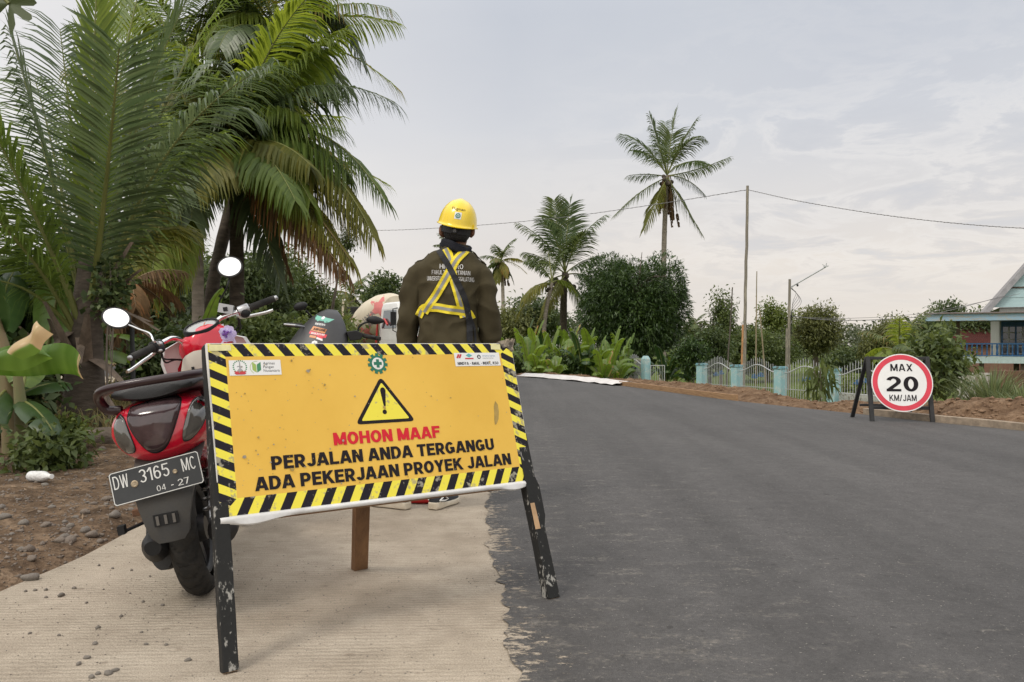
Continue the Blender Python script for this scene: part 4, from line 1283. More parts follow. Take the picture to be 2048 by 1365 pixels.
# --- jacket
mb = MB()
sl = lambda z, xc, rx, ry, yc=.0: ell((xc, yc, z), rx, ry, 26, None, 2.5)
mb.loft([sl(.80, .012, .196, .128), sl(.86, .010, .198, .132), sl(.96, .002, .178, .130), sl(1.06, -.004, .158, .124), sl(1.16, -.002, .162, .124), sl(1.26, .004, .176, .124), sl(1.34, .010, .188, .118), sl(1.385, .012, .188, .106), sl(1.425, .016, .172, .096), sl(1.455, .022, .142, .086), sl(1.478, .030, .092, .072), sl(1.50, .034, .068, .064)])
def fold(p):
    return .014 * noise.noise(Vector((p.x * 7 + p.z * 5, p.y * 7, p.z * 5))) + .011 * (1 - 2 * abs(noise.noise(Vector((p.x * 9 - p.z * 7 + 5, p.y * 9, p.z * 9 + p.x * 6)))))
for sx in (-1, 1):
    A = ARM[sx]
    c = crom([P2(870 if sx < 0 else 926, 535, 0), P2(847 if sx < 0 else 950, 544, 0), P2(831 if sx < 0 else 964, 566, .003), A[1], A[2], A[3], A[4] + Vector((0, -.004, .03))], 6)
    n = len(c); rr = [(.058 + .010 * min(1, i / 9)) - .018 * max(0, (i - 9) / (n - 10)) ** 1.1 + .002 * math.sin(i * .9 + sx) * (i > 12) for i in range(n)]
    rr[-1] = rr[-2] = .048
    mb.tube(c, rr, 18)
jme = evaluated(mb, 'jacket', .0068, 5, fold)
jacket = link_mesh('jacket', jme, M_jk, man)
JB = bvh_of(jme)
mb = MB()                                         # collar, epaulettes, cuffs, hem
rings = []
for k in range(25):
    a = 2 * PI * k / 24
    rings.append([Vector((.036 + (.074 + q) * math.cos(a), .002 + (.070 + q) * math.sin(a), z - .012 * math.sin(a))) for q, z in ((.006, 1.468), (.004, 1.502), (-.004, 1.505), (-.003, 1.468))])
mb.loft(rings, cap=False)
for sx in (-1, 1):
    a, b = P2(858 if sx < 0 else 946, 514), P2(830 if sx < 0 else 972, 531)
    pts = []
    for t_ in np.linspace(0, 1, 7):
        q = a.lerp(b, t_); row = []
        for yy in (-.026, 0, .026):
            h = JB.ray_cast(Vector((q.x, yy + .0, 1.9)), Vector((0, 0, -1)))[0]
            row.append((h or Vector((q.x, yy, q.z))) + Vector((0, 0, .005)))
        pts.append(row)
    mb.loft(pts, cap=False, closed=False)
o = mb.build('collar', M_jk, jacket, smooth=60); sd = o.modifiers.new('t', 'SOLIDIFY'); sd.thickness = .004
# print on the back, laid on the cloth
mb = MB()
def back_text(s, px, py, wpx, hpx, w):
    polys = text_2d(s, wpx * PX, hpx * PX, w, w * .8, .10)
    for k5 in range(5):
        wrap(mb, JB, [q for q, k in polys if k % 5 == k5], P2(px, py + hpx / 2, -1.2), (1, 0, -.03), (0, 0, 1), (0, 1, 0), .0035 + .0001 * k5, 0, .012)
back_text('HIMAGRO', 906, 537, 46, 9.5, .16)
back_text('FAKULTAS PERTANIAN', 905, 549, 75, 8.5, .14)
back_text('UNIVERSITAS PUANGRIMAGGALATUNG', 904, 561, 92, 8.5, .13)
mb.build('lettering', mat('white_print', (.62, .61, .60), .6), jacket)
# reflective harness and black sling
M_hv = mat('harness_yellow', (.75, .60, .025), .55, var=.1, vscale=20, bump=.15, bscale=200)
M_rf = mat('harness_silver', (.25, .25, .235), .5)
def strap(mb, path, wpx, off, m, step=.02):
    P = [P2(*p) for p in path]; P = crom(P, 8)
    for i in range(len(P) - 1):
        a, b = P[i], P[i + 1]
        d0 = (P[i] - P[max(i - 1, 0)]) if i else b - a
        def nrm(k):
            t_ = (P[min(k + 1, len(P) - 1)] - P[max(k - 1, 0)]); t_ = Vector((t_.x, 0, t_.z)).normalized(); return Vector((-t_.z, 0, t_.x)) * wpx * PX / 2
        qa, qb = nrm(i), nrm(i + 1)
        poly = [(v.x, v.z) for v in (a + qa, a - qa, b - qb, b + qb)]
        wrap(mb, JB, [poly], (0, -1.2, 0), (1, 0, 0), (0, 0, 1), (0, 1, 0), off, m, .02)
mb = MB()
S2 = [(893, 500), (902, 520), (909, 556), (919, 590), (931, 636)]
S1 = [(936, 500), (916, 523), (900, 552), (878, 590), (852, 626)]
BD = [(838, 640), (848, 622), (872, 620), (900, 624), (925, 626), (938, 628), (946, 644)]
BD = [(840, 634), (850, 619), (875, 617), (900, 621), (925, 624), (937, 627), (945, 640)]
for path, o1, o2, o3 in ((S2, .0062, .0072, .0), (BD, .0076, .0086, 0), (S1, .0090, .0100, 0)):
    strap(mb, path, 17, o1, 0); strap(mb, path, 6, o2, 1)
mb.build('harness', [M_hv, M_rf], man)
mb = MB()
strap(mb, [(877, 498), (897, 530), (915, 563), (932, 600), (940, 640), (942, 684)], 11.5, .0115, 0)
strap(mb, [(941, 632), (950, 655), (953, 690)], 4, .012, 0)
mb.build('sling_strap', mat('black_webbing', (.012, .012, .014), .7, bump=.2, bscale=300), man)
# scarf / neck gaiter
mb = MB(); rings = []
for k in range(30):
    a = 2 * PI * k / 30
    wv = .006 * math.sin(3 * a) + .005 * math.sin(7 * a + 1)
    c = Vector((.040 + (.070 + wv) * math.cos(a), .0 + (.068 + wv) * math.sin(a), 1.502 - .028 * math.cos(a) * .6 + .01 * math.sin(2 * a)))
    o_ = Vector((math.cos(a), math.sin(a), 0))
    rings.append([c + o_ * x + Vector((0, 0, z)) for x, z in ((.012, -.030), (.020, -.012), (.017, .004), (.021, .014), (.010, .026), (-.006, .024), (-.012, 0), (-.006, -.028))])
rings.append(rings[0])
mb.loft(rings, cap=False)
mb.build('neck_scarf', mat('navy_cloth', (.012, .013, .020), .9, bump=.25, bscale=120), man, smooth=70)
# helmet: ridged dome, brim, cradle knob; tilted with the head
HM = Matrix.Translation(HEADC + Vector((.006, -.004, .046))) @ Matrix.Rotation(R(10), 4, 'Y') @ Matrix.Rotation(R(9), 4, 'X')
M_he = mat('helmet_yellow', (.78, .56, .012), .25, coat=.5, spec=.5)
mb = MB(); rings = []
prof = [(0, 1.0), (.012, 1.02), (.05, .995), (.09, .935), (.118, .80), (.132, .58), (.1395, .33), (.142, .17)]
dome = []
nth = 56
for h_, k_ in [(.127, .06), (.124, .22), (.115, .42), (.100, .60), (.080, .755), (.055, .875), (.028, .955), (.0, 1.0), (-.012, 1.012)]:
    ring = []
    for j in range(nth):
        a = 2 * PI * j / nth
        rx, ry = .109 * k_, .136 * k_
        x, y = rx * math.cos(a), ry * math.sin(a)
        rd = .0045 * math.exp(-(x / .016) ** 2) * (1 if h_ > .02 else 0) + .003 * math.exp(-((abs(x) - .052) / .007) ** 2) * (1 if h_ > .03 else 0)
        ring.append(Vector((x, y, h_ + rd)))
    dome.append(ring)
brim = []
for rx, ry, z in ((.113, .142, -.016), (.120, .152, -.020), (.119, .151, -.024), (.108, .138, -.017)):
    ring = []
    for j in range(nth):
        a = 2 * PI * j / nth
        peak = .030 * max(0, math.sin(a)) ** 2
        dip = -.010 * max(0, -math.sin(a)) ** 2
        ring.append(Vector((rx * math.cos(a), (ry + peak) * math.sin(a) if math.sin(a) > 0 else ry * math.sin(a), z + dip)))
    brim.append(ring)
inner = [[Vector((v.x * .955, v.y * .955, v.z * .955 - .002)) for v in r] for r in reversed(dome)]
mb.loft(dome + brim + inner, 0, cap=False)
mb.add(dome[0], [tuple(range(nth))], 0)
for v in range(len(mb.v)): mb.v[v] = tuple(HM @ Vector(mb.v[v]))
mb.box(HM @ Vector((.093, -.060, -.014)), (.018, .03, .024), 0, HM.to_3x3())
hme = mb.mesh('helmet', 55)
helmet = link_mesh('helmet', hme, M_he, man)
HB = bvh_of(hme)
ex_ = HM.to_3x3() @ Vector((1, 0, 0)); ez_ = HM.to_3x3() @ Vector((0, 0, 1)); ey_ = HM.to_3x3() @ Vector((0, 1, 0))
mb = MB()
hc = HM @ Vector((.006, -1.0, .034))
wrap(mb, HB, [[(-.019, -.019), (.019, -.019), (.019, .019), (-.019, .019)]], hc, ex_, ez_, ey_, .0012, 0, .008)
gp = []
for k in range(11):
    a0 = 2 * PI * k / 11
    gp.append([(.0155 * rr * math.sin(a0 + da), .0155 * rr * math.cos(a0 + da)) for da, rr in ((-.19, .60), (-.15, 1.0), (.15, 1.0), (.19, .60))])
rgp = [[(.0125 * math.cos(a), .0125 * math.sin(a)), (.0125 * math.cos(b), .0125 * math.sin(b)), (.0085 * math.cos(b), .0085 * math.sin(b)), (.0085 * math.cos(a), .0085 * math.sin(a))] for a, b in [(2 * PI * k / 20, 2 * PI * (k + 1) / 20) for k in range(20)]]
wrap(mb, HB, gp, hc, ex_, ez_, ey_, .0018, 1, .02); wrap(mb, HB, rgp, hc, ex_, ez_, ey_, .0021, 1, .02)
wrap(mb, HB, [[(-.006, -.002), (.006, -.002), (.006, .002), (-.006, .002)]], hc, ex_, ez_, ey_, .0020, 1, .02)
wrap(mb, HB, [[(-.002, -.006), (.002, -.006), (.002, .006), (-.002, .006)]], hc, ex_, ez_, ey_, .0023, 1, .02)
V, F = small_text('Flagman', .0155, .074)
hb = []
for f in F: hb.append([(V[i].x, V[i].y) for i in f])
wrap(mb, HB, hb, HM @ Vector((.002, -1.0, .064)), ex_, ez_, ey_, .0015, 2, .05)
mb.build('helmet_marks', [M_s['white'], mat('mark_teal', (.02, .20, .17), .5), M_bkc], helmet)
mb = MB()                                          # cradle band with its adjusting knob
c0 = HM @ Vector((0, -.088, -.055))
rings = []
for k in range(13):
    a = R(-160 + 140 * k / 12)
    rings.append([HM @ Vector((.088 * math.cos(a) * q, .104 * math.sin(a) * q, z)) for q, z in ((1, -.030), (1.03, -.030), (1.03, -.068), (1, -.068))])
mb.loft(rings)
KM = Matrix.Translation(HM @ Vector((0, -.112, -.052))) @ Matrix.Rotation(R(90), 4, 'X')
mb.lathe([(0, .012), (.014, .012), (.017, .008), (.017, 0)], 18, 0, KM)
for a in (45, 135):
    d_ = Vector((math.cos(R(a)), math.sin(R(a)), 0)) * .008
    mb.bar(KM @ (d_ + Vector((0, 0, .0125))), KM @ (-d_ + Vector((0, 0, .0125))), .003, .002, 1, (0, 1, 0))
mb.build('helmet_cradle', [mat('cradle_black', (.014, .014, .017), .5), M_s['grey']], helmet)
# trousers
mb = MB()
mb.loft([ell((0, 0, .82), .155, .110), ell((0, 0, .92), .165, .115), ell((0, 0, 1.0), .155, .108)])
for sx in (-1, 1):
    c = crom(LEG[sx], 5); c = c[:-2]; n = len(c)
    mb.tube(c, [.108 - .036 * (i / n) for i in range(n)], 18)
tme = evaluated(mb, 'trousers', .010, 6, lambda p: .006 * noise.noise(Vector((p.x * 10, p.y * 10, p.z * 6))))
link_mesh('trousers', tme, M_tr, man)
# shoes
M_sole = mat('shoe_sole', (.60, .54, .44), .6, c2=(.44, .38, .29), vscale=14)
M_upper = mat('shoe_upper', (.022, .024, .028), .7, var=.3, vscale=25, bump=.2, bscale=150)
for sx in (-1, 1):
    f = FOOT[sx]; r = Vector((f.y, -f.x, 0)); H = HEEL[sx]
    def ft(a, b, z): return H + f * a + r * b + Vector((0, 0, z))
    mb = MB(); rings = []
    for a, w_, h_ in ((-.042, .018, .040), (-.036, .030, .044), (-.01, .037, .046), (.04, .036, .040), (.09, .038, .034), (.15, .046, .033), (.20, .042, .034), (.232, .026, .036), (.243, .012, .036)):
        wvy = .003 * math.sin(a * 90)
        rings.append([ft(a, -w_, .004), ft(a, -w_ * 1.08, .018 + wvy), ft(a, -w_, h_), ft(a, w_, h_), ft(a, w_ * 1.08, .018 + wvy), ft(a, w_, .004)])
    mb.loft(rings, 0)
    shoe = mb.build('shoe', M_sole, man, smooth=50, bevel=.004)
    mb = MB(); rings = []
    for a, w_, h_ in ((-.036, .022, .085), (-.025, .032, .100), (.0, .036, .106), (.035, .036, .104), (.07, .036, .092), (.11, .038, .075), (.15, .041, .062), (.195, .038, .054), (.225, .026, .045)):
        rings.append([ft(a, w_ * math.cos(q), .034 + (h_ - .034) * max(0, math.sin(q)) ** .7) for q in np.linspace(0, PI, 9)])
    mb.loft(rings, 0)
    mb.build('shoe_upper', [M_upper], shoe, smooth=60)
    mb = MB()
    for s2 in (-1, 1):
        mb.tube([ft(-.02, s2 * .0385, .055), ft(.03, s2 * .040, .075), ft(.07, s2 * .041, .050), ft(.03, s2 * .0405, .047), ft(-.02, s2 * .0385, .055)], .0045, 6)
    mb.build('shoe_trim', MT['white_paint'], shoe)
# red folded signal flag on the ground in front of the shoes
t = thing('signal_flag', 'folded red cloth flag lying on the concrete between the white soled shoes', 'flag', P2(842, 1018, .16) + man.location)
mb = MB(); rings = []
for k in range(9):
    x = -.075 + .15 * k / 8
    rings.append([Vector((x, .03 * math.cos(a), .021 + .020 * math.sin(a) + .004 * noise.noise(Vector((x * 30, a, 0))))) for a in np.linspace(0, 2 * PI, 11)[:-1]])
mb.loft(rings)
mb.build('cloth', mat('red_cloth', (.52, .022, .022), .6, var=.15, vscale=12), t, smooth=60)
mb = MB(); mb.tube([(-.12, .0, .018), (.10, .0, .018)], .009, 10); mb.build('stick', M_prop, t)
# ================================================================== RED SCOOTER (local axes: x right, y forward, z up; origin under the rear wheel)
M_red = mat('scooter_red', (.62, .006, .030), .24, coat=.7, spec=.5, c2=(.55, .005, .026), vscale=2)
M_seat = mat('seat_black', (.020, .020, .021), .45, bump=.12, bscale=260)
M_smoke = mat('smoked_lens', (.030, .018, .020), .14, coat=.5, spec=.5, c2=(.075, .045, .048), vscale=14)
M_smoke2 = mat('smoked_indicator', (.05, .048, .044), .10, coat=1, spec=.6, c2=(.10, .095, .085), vscale=8)
M_beige = mat('beige_plastic', (.50, .46, .40), .5, var=.05, vscale=5)
M_rail = mat('maroon_rail', (.022, .007, .009), .35, coat=.25)
M_grey = mat('grey_fender', (.050, .051, .053), .55, c2=(.075, .068, .058), vscale=5, bump=.08, bscale=120)
MT['tyre'] = mat('dusty_tyre', (.020, .020, .020), .8, c2=(.045, .041, .036), vscale=14, spec=.15, bump=.15, bscale=120)
M_rust = mat('rusty_steel', (.22, .10, .05), .8, c2=(.09, .05, .03), vscale=25, bump=.3)
scoot = thing('motor_scooter', 'red scooter with dark smoked tail lamp and black number plate leaning beside the yellow board', 'scooter', (-1.17, 3.057, 0), (0, -.172, .201))
def sring(y, hw, z0, z1, p=2.6, n=28, xc=0, shift=0):
    out = []
    zc, hz = (z0 + z1) / 2, (z1 - z0) / 2
    for k in range(n):
        a = 2 * PI * k / n; ca, sa = math.cos(a), math.sin(a)
        x = hw * math.copysign(abs(ca) ** (2 / p), ca); z = hz * math.copysign(abs(sa) ** (2 / p), sa)
        tap = 1 - .28 * max(0, -sa)                       # narrower towards the bottom
        out.append(Vector((xc + x * tap, y + shift * sa, zc + z)))
    return out
# wheels
def wheel(name, y, r, parent, tw=.050, spokes=5):
    c = Vector((0, y, r))
    WM = Matrix.Translation(c) @ Matrix.Rotation(R(90), 4, 'Y')
    mb = MB()
    mb.lathe([(.155, -.030), (.168, -.034), (.172, -.026), (.160, -.012), (.158, .012), (.172, .026), (.168, .034), (.155, .030), (.148, .022), (.148, -.022), (.155, -.030)], 40, 0, WM)
    mb.lathe([(0, -.045), (.045, -.045), (.05, -.03), (.05, .03), (.045, .045), (0, .045)], 20, 0, WM)
    for k in range(spokes):
        a = 2 * PI * k / spokes + .3
        mb.bar(WM @ Vector((.04 * math.cos(a), .04 * math.sin(a), 0)), WM @ Vector((.155 * math.cos(a + .12), .155 * math.sin(a + .12), 0)), .038, .024, 0, (1, 0, 0))
    w = mb.build(name, mat('wheel_rim', (.028, .028, .029), .45, var=.3, vscale=20), parent, smooth=40)
    n, prof = 200, []
    for q in np.linspace(-1, 1, 17):
        a = q * R(105)
        prof.append((r - .048 + .048 * math.cos(a) ** 1 if abs(q) < .86 else r - .048 + .048 * math.cos(a), tw * math.sin(a) * (1 if abs(a) < PI / 2 else 1), q))
    mb = MB(); rings = []
    for k in range(n):
        th = 2 * PI * k / n; ring = []
        for rr, zz, q in prof:
            g_ = 0
            ph = (th * 26 / (2 * PI) + abs(q) * 1.5) % 1
            if .08 < abs(q) < .62 and ph < .16: g_ = .0075
            if abs(abs(q) - .10) < .03 and False: g_ = .003
            ring.append(WM @ Vector(((rr - g_) * math.cos(th), (rr - g_) * math.sin(th), zz)))
        rings.append(ring)
    rings.append(rings[0])
    mb.loft(rings, 0, cap=False, closed=False)
    mb.build('tyre', MT['tyre'], w, smooth=35)
    return w
wheel('wheel', 0.0, .245, scoot, .052)
wheel('wheel', 1.24, .235, scoot, .045)
# tail body
mb = MB()
mb.loft([sring(-.292, .045, .655, .705), sring(-.285, .095, .615, .735, shift=.012), sring(-.268, .135, .580, .757, shift=.018), sring(-.235, .160, .556, .768, shift=.024), sring(-.17, .176, .540, .775, shift=.02),
         sring(-.05, .186, .515, .778), sring(.12, .184, .470, .775), sring(.30, .168, .41, .760), sring(.48, .140, .36, .72), sring(.60, .10, .34, .62)])
tb = evaluated(mb, 'tail_body', .008, 8)
tail = link_mesh('tail_body', tb, M_red, scoot)
TB = bvh_of(tb)
def lens(name, outline, m, lift=.007, rim=.005, n=0, dirn=(0, 1, 0), org=(0, -.9, 0), ex=(1, 0, 0), ez=(0, 0, 1)):
    """domed lens following the bodywork under its outline"""
    P = [Vector((x, z, 0)) for x, z in outline]
    P = crom(P + [P[0]], 5)[:-1]
    c = sum(P, Vector()) / len(P)
    mb = MB(); org, ex, ez, dirn = map(Vector, (org, ex, ez, dirn)); dirn.normalize()
    rings = []
    for s, l in ((1.06, -.004), (1.035, .004), (1.0, .004), (.985, lift), (.85, lift * 1.35), (.6, lift * 1.6), (.3, lift * 1.7), (.05, lift * 1.75)):
        ring = []
        for p in P:
            q = c + (p - c) * s; o_ = org + ex * q.x + ez * q.y
            h = TB.ray_cast(o_, dirn)[0]
            if h is None:
                q = c + (p - c) * s * .9; o2 = org + ex * q.x + ez * q.y; h = TB.ray_cast(o2, dirn)[0] or (o2 + dirn * .65)
            ring.append(h - dirn * l)
        rings.append(ring)
    k = len(P)
    mb.loft(rings[:3], 1, cap=False); mb.loft(rings[2:], 0, cap=False); mb.add(rings[-1], [tuple(range(k))], 0)
    return mb.build(name, [m, MT['black_plastic']], scoot, smooth=60)
lens('tail_light', [(-.078, .752), (-.02, .762), (.052, .764), (.084, .750), (.080, .712), (.054, .652), (.024, .604), (-.012, .588), (-.040, .604), (-.070, .656), (-.086, .712)], M_smoke, .010)
lens('turn_signal', [(.138, .752), (.164, .736), (.166, .704), (.146, .652), (.108, .614), (.082, .610), (.084, .640), (.106, .700), (.122, .740)], M_smoke2, .006)
lens('turn_signal', [(-.118, .735), (-.100, .720), (-.086, .670), (-.078, .612), (-.095, .600), (-.118, .605), (-.138, .640), (-.140, .700)], M_smoke2, .006)
mb = MB()
wrap(mb, TB, [q for q, k in text_2d('HONDA', .075, .0115, .22, .18, .1)], (0.02, -.9, .7745), (1, 0, 0), (0, 0, 1), (0, 1, 0), .0025, 0, .02)
if mb.v: mb.build('lettering', MT['steel'], tail)
# seat
mb = MB()
mb.loft([sring(-.262, .10, .775, .815, 2.4), sring(-.245, .135, .768, .830, 2.4), sring(-.15, .150, .765, .842, 2.4), sring(.05, .150, .765, .838, 2.4), sring(.18, .145, .76, .812, 2.4), sring(.36, .120, .745, .795, 2.4), sring(.52, .085, .72, .775, 2.4)])
mb.build('seat', M_seat, scoot, smooth=50)
# grab rail: a wide flat hoop round the tail
pts = [(.175, .10, .800), (.192, -.05, .822), (.190, -.20, .832), (.155, -.315, .832), (.06, -.350, .834), (-.06, -.348, .834), (-.135, -.312, .828), (-.172, -.250, .812), (-.178, -.215, .785), (-.165, -.20, .757), (-.120, -.20, .748)]
mb = MB(); c = crom(pts, 8)
mb.tube(c, [.0145] * len(c), 12, sx=1.15)
mb.tube(crom([(.190, -.05, .822), (.200, -.12, .800), (.175, -.17, .770), (.150, -.16, .755)], 6), .014, 10)
mb.tube(crom([(-.175, .10, .800), (-.180, -.05, .822), (-.180, -.16, .818), (-.174, -.235, .815)], 6), .0145, 12)
mb.build('grab_rail', M_rail, scoot, smooth=60)
# rear fender and plate
def fend(w0, w1, z, y): return [Vector((x, y - .012 * (1 - (x / max(abs(w0), abs(w1))) ** 2), z)) for x in np.linspace(w0, w1, 9)]
mb = MB()
sec = [(-.10, .13, .585, -.20), (-.100, .118, .53, -.285), (-.094, .104, .47, -.345), (-.080, .088, .415, -.372), (-.068, .074, .36, -.378), (-.056, .064, .315, -.374), (-.036, .046, .292, -.370)]
fr = [fend(a, b, z, y) for a, b, z, y in sec]
bk = [[p + Vector((0, .03, .004)) for p in r] for r in fr]
rings = [f + b[::-1] for f, b in zip(fr, bk)]
mb.loft(rings)
fender = mb.build('rear_fender', M_grey, scoot, smooth=50)
mb = MB()                                           # recess with ribs
mb.box((.004, -.392, .372), (.078, .006, .040), 0)
for x in (-.022, .004, .030): mb.box((x, -.396, .372), (.009, .006, .030), 1)
mb.build('reflector_recess', [MT['black_plastic'], mat('fender_rib', (.12, .11, .10), .7)], fender)
PMx = Matrix.Translation((0, -.398, .512)) @ Matrix.Rotation(R(-4.5), 4, 'Y') @ Matrix.Rotation(R(78), 4, 'X') @ Matrix.Scale(1.01, 4)
mb = MB()
rr = lambda w, h, q: [(w - q, -h), (w, -h + q), (w, h - q), (w - q, h), (-w + q, h), (-w, h - q), (-w, -h + q), (-w + q, -h)]
mb.prism(rr(.142, .0545, .006), .0015, PMx, 0)
plate = mb.build('number_plate', [mat('plate_black', (.020, .022, .024), .45, c2=(.038, .040, .042), vscale=7)], scoot)
mb = MB()
o_, i_ = rr(.141, .0535, .006), rr(.1385, .051, .005)
for k in range(8):
    a, b = k, (k + 1) % 8
    mb.add([PMx @ Vector((*o_[a], .0022)), PMx @ Vector((*o_[b], .0022)), PMx @ Vector((*i_[b], .0022)), PMx @ Vector((*i_[a], .0022))], [(0, 1, 2, 3)])
def pl(s, x, y, w, h, wt=.15): put_text(mb, s, PMx @ Matrix.Translation((x, y, .0023)), w, h, 0, w=wt, v=wt * .62, gap=.16)
pl('DW', -.109, -.002, .046, .043); pl('3165', -.004, -.002, .094, .043); pl('MC', .106, -.002, .044, .043)
pl('04', .008, -.043, .028, .019, .13); pl('-', .043, -.043, .010, .02, .2); pl('27', .079, -.043, .036, .021, .16)
mb.build('lettering', mat('plate_white', (.62, .62, .60), .5, var=.1, vscale=60), plate)
mb = MB()
for x, y, r_ in ((-.069, .001, .0115), (.060, .006, .0075)):
    mb.lathe([(r_, .0015), (r_, .004), (r_ * .75, .0055), (r_ * .45, .0045), (0, .0045)], 14, 0, PMx @ Matrix.Translation((x, y, 0)))
mb.build('plate_bolt', mat('bolt_brass', (.36, .29, .20), .5, .6, var=.3, vscale=80), plate)
# engine, swing arm, muffler, shock, inner fender, stand
mb = MB()
mb.loft([sring(-.10, .045, .14, .31, xc=-.105), sring(-.02, .060, .12, .35, xc=-.105), sring(.25, .060, .15, .37, xc=-.105), sring(.42, .05, .18, .34, xc=-.10)])
mb.ball((-.02, .40, .27), (.09, .14, .09), 0, 16, 10)
mb.build('engine_case', mat('engine_black', (.030, .030, .031), .6, var=.3, vscale=20, bump=.1), scoot, smooth=45)
mb = MB()
MM = Matrix.Translation((.135, -.10, .275)) @ Matrix.Rotation(R(-80), 4, 'X')
mb.lathe([(0, -.115), (.030, -.118), (.050, -.10), (.054, -.06), (.054, .20), (.045, .26), (.020, .30), (.016, .34)], 24, 0, MM)
mb.lathe([(.012, -.15), (.015, -.15), (.015, -.11), (.012, -.11)], 14, 1, MM)
mb.build('muffler', [mat('muffler_black', (.026, .025, .025), .5, var=.3, vscale=15), M_rust], scoot, smooth=45)
mb = MB(); mb.box((.185, .02, .295), (.012, .22, .055)); mb.build('muffler_guard', MT['dark_plastic'], scoot, bevel=.004)
mb = MB(); a, b = Vector((.075, -.02, .26)), Vector((.075, .13, .54))
co = [a.lerp(b, t) + Vector((.028 * math.cos(t * 50), .024 * math.sin(t * 50), 0)) for t in np.linspace(.15, .85, 90)]
mb.tube(co, .006, 6); mb.tube([a, b], .013, 10)
mb.build('shock_absorber', MT['steel'], scoot, smooth=60)
mb = MB()
rings = []
for k in range(13):
    a = R(20 + 130 * k / 12)
    rings.append([Vector((x, -.285 * math.cos(a) * -1 * -1, .245 + .285 * math.sin(a))) for x in (-.055, -.05, .05, .055)])
mb.loft(rings, cap=False, closed=False)
o = mb.build('inner_fender', MT['black_plastic'], scoot, smooth=60); sd = o.modifiers.new('t', 'SOLIDIFY'); sd.thickness = .004
mb = MB(); mb.loft([sring(-.27, .028, .235, .285, xc=-.085), sring(-.22, .045, .20, .30, xc=-.09), sring(-.08, .05, .19, .31, xc=-.095)])
mb.box((-.155, -.325, .355), (.022, .03, .03)); mb.tube([(-.15, -.30, .345), (-.09, -.20, .35)], .006, 8)
mb.build('air_box', MT['black_plastic'], scoot, smooth=40)
mb = MB(); mb.tube([(-.07, .52, .22), (-.17, .44, .02), (-.20, .46, -.028)], .011, 10); mb.build('side_stand', MT['steel'], scoot)
for s2 in (-1, 1):
    mb = MB(); mb.tube([(s2 * .12, .26, .31), (s2 * .22, .25, .315)], .014, 12, 0); mb.box((s2 * .245, .25, .316), (.05, .035, .028), 1)
    mb.build('footpeg', [MT['steel'], M_rust], scoot, bevel=.003)
# step-through floor, leg shield
mb = MB()
mb.loft([sring(.45, .13, .29, .35), sring(.60, .165, .27, .325), sring(.85, .165, .27, .325), sring(.96, .14, .28, .40)])
mb.build('footboard', MT['dark_plastic'], scoot, smooth=45)
rk = R(26.5); SA = Vector((0, -math.sin(rk), math.cos(rk)))
mb = MB(); rings = []
for t_, hw, zz, yy, bul in ((0, .10, .30, 1.02, .03), (.2, .155, .42, 1.01, .05), (.45, .180, .58, .985, .06), (.7, .170, .74, .95, .065), (.9, .140, .865, .925, .06), (1.0, .115, .90, .915, .05)):
    f_ = [Vector((hw * math.sin(q), yy + bul * math.cos(q) * 1.5, zz)) for q in np.linspace(-1.45, 1.45, 13)]
    b_ = [Vector((hw * .96 * math.sin(q), yy + bul * math.cos(q) * 1.5 - .022 - .03 * math.cos(q), zz)) for q in np.linspace(1.45, -1.45, 13)]
    rings.append(f_ + b_)
mb.loft(rings)
mb.build('leg_shield', M_red, scoot, smooth=50)
mb = MB(); rings = []
for hw, zz, yy in ((.09, .32, .975), (.135, .45, .965), (.155, .60, .940), (.150, .72, .905), (.125, .83, .880), (.10, .905, .870), (.07, .935, .875)):
    rings.append([Vector((hw * math.sin(q), yy - .045 * math.cos(q) + .02, zz)) for q in np.linspace(-1.5, 1.5, 15)] + [Vector((hw * .9 * math.sin(q), yy + .03, zz)) for q in np.linspace(1.4, -1.4, 7)])
mb.loft(rings)
inn = mb.build('inner_shield', M_beige, scoot, smooth=50)
mb = MB(); mb.box((-.055, .853, .855), (.012, .010, .012)); mb.box((-.055, .853, .841), (.012, .010, .018))
mb.build('ignition_switch', MT['black_plastic'], inn)
mb = MB(); rings = []                                # pale front cowl, wider than the shield
for hw, zz, yy in ((.12, .50, 1.08), (.175, .65, 1.07), (.215, .80, 1.05), (.225, .90, 1.02), (.20, .965, .99), (.12, .995, .975)):
    rings.append([Vector((hw * math.sin(q), yy + .075 * math.cos(q) - .03, zz)) for q in np.linspace(-1.55, 1.55, 15)] + [Vector((hw * .93 * math.sin(q), yy + .055 * math.cos(q) - .045, zz)) for q in np.linspace(1.5, -1.5, 15)])
mb.loft(rings)
mb.build('front_cowl', mat('cowl_white', (.70, .70, .71), .35, coat=.3), scoot, smooth=50)
mb = MB(); rings = []
for k in range(15):
    a = R(-10 + 150 * k / 14)
    rings.append([Vector((x, 1.24 + (.262 + z) * math.cos(a), .235 + (.262 + z) * math.sin(a))) for x, z in ((-.065, -.03), (-.05, .004), (0, .012), (.05, .004), (.065, -.03))])
mb.loft(rings, cap=False, closed=False)
o = mb.build('front_fender', M_red, scoot, smooth=60); sd = o.modifiers.new('t', 'SOLIDIFY'); sd.thickness = .004
mb = MB()
for x in (-.07, .07): mb.tube([(x, 1.24, .235), (x, 1.24 - .40 * math.tan(rk), .635)], .016, 10)
mb.build('fork', MT['steel'], scoot, smooth=60)
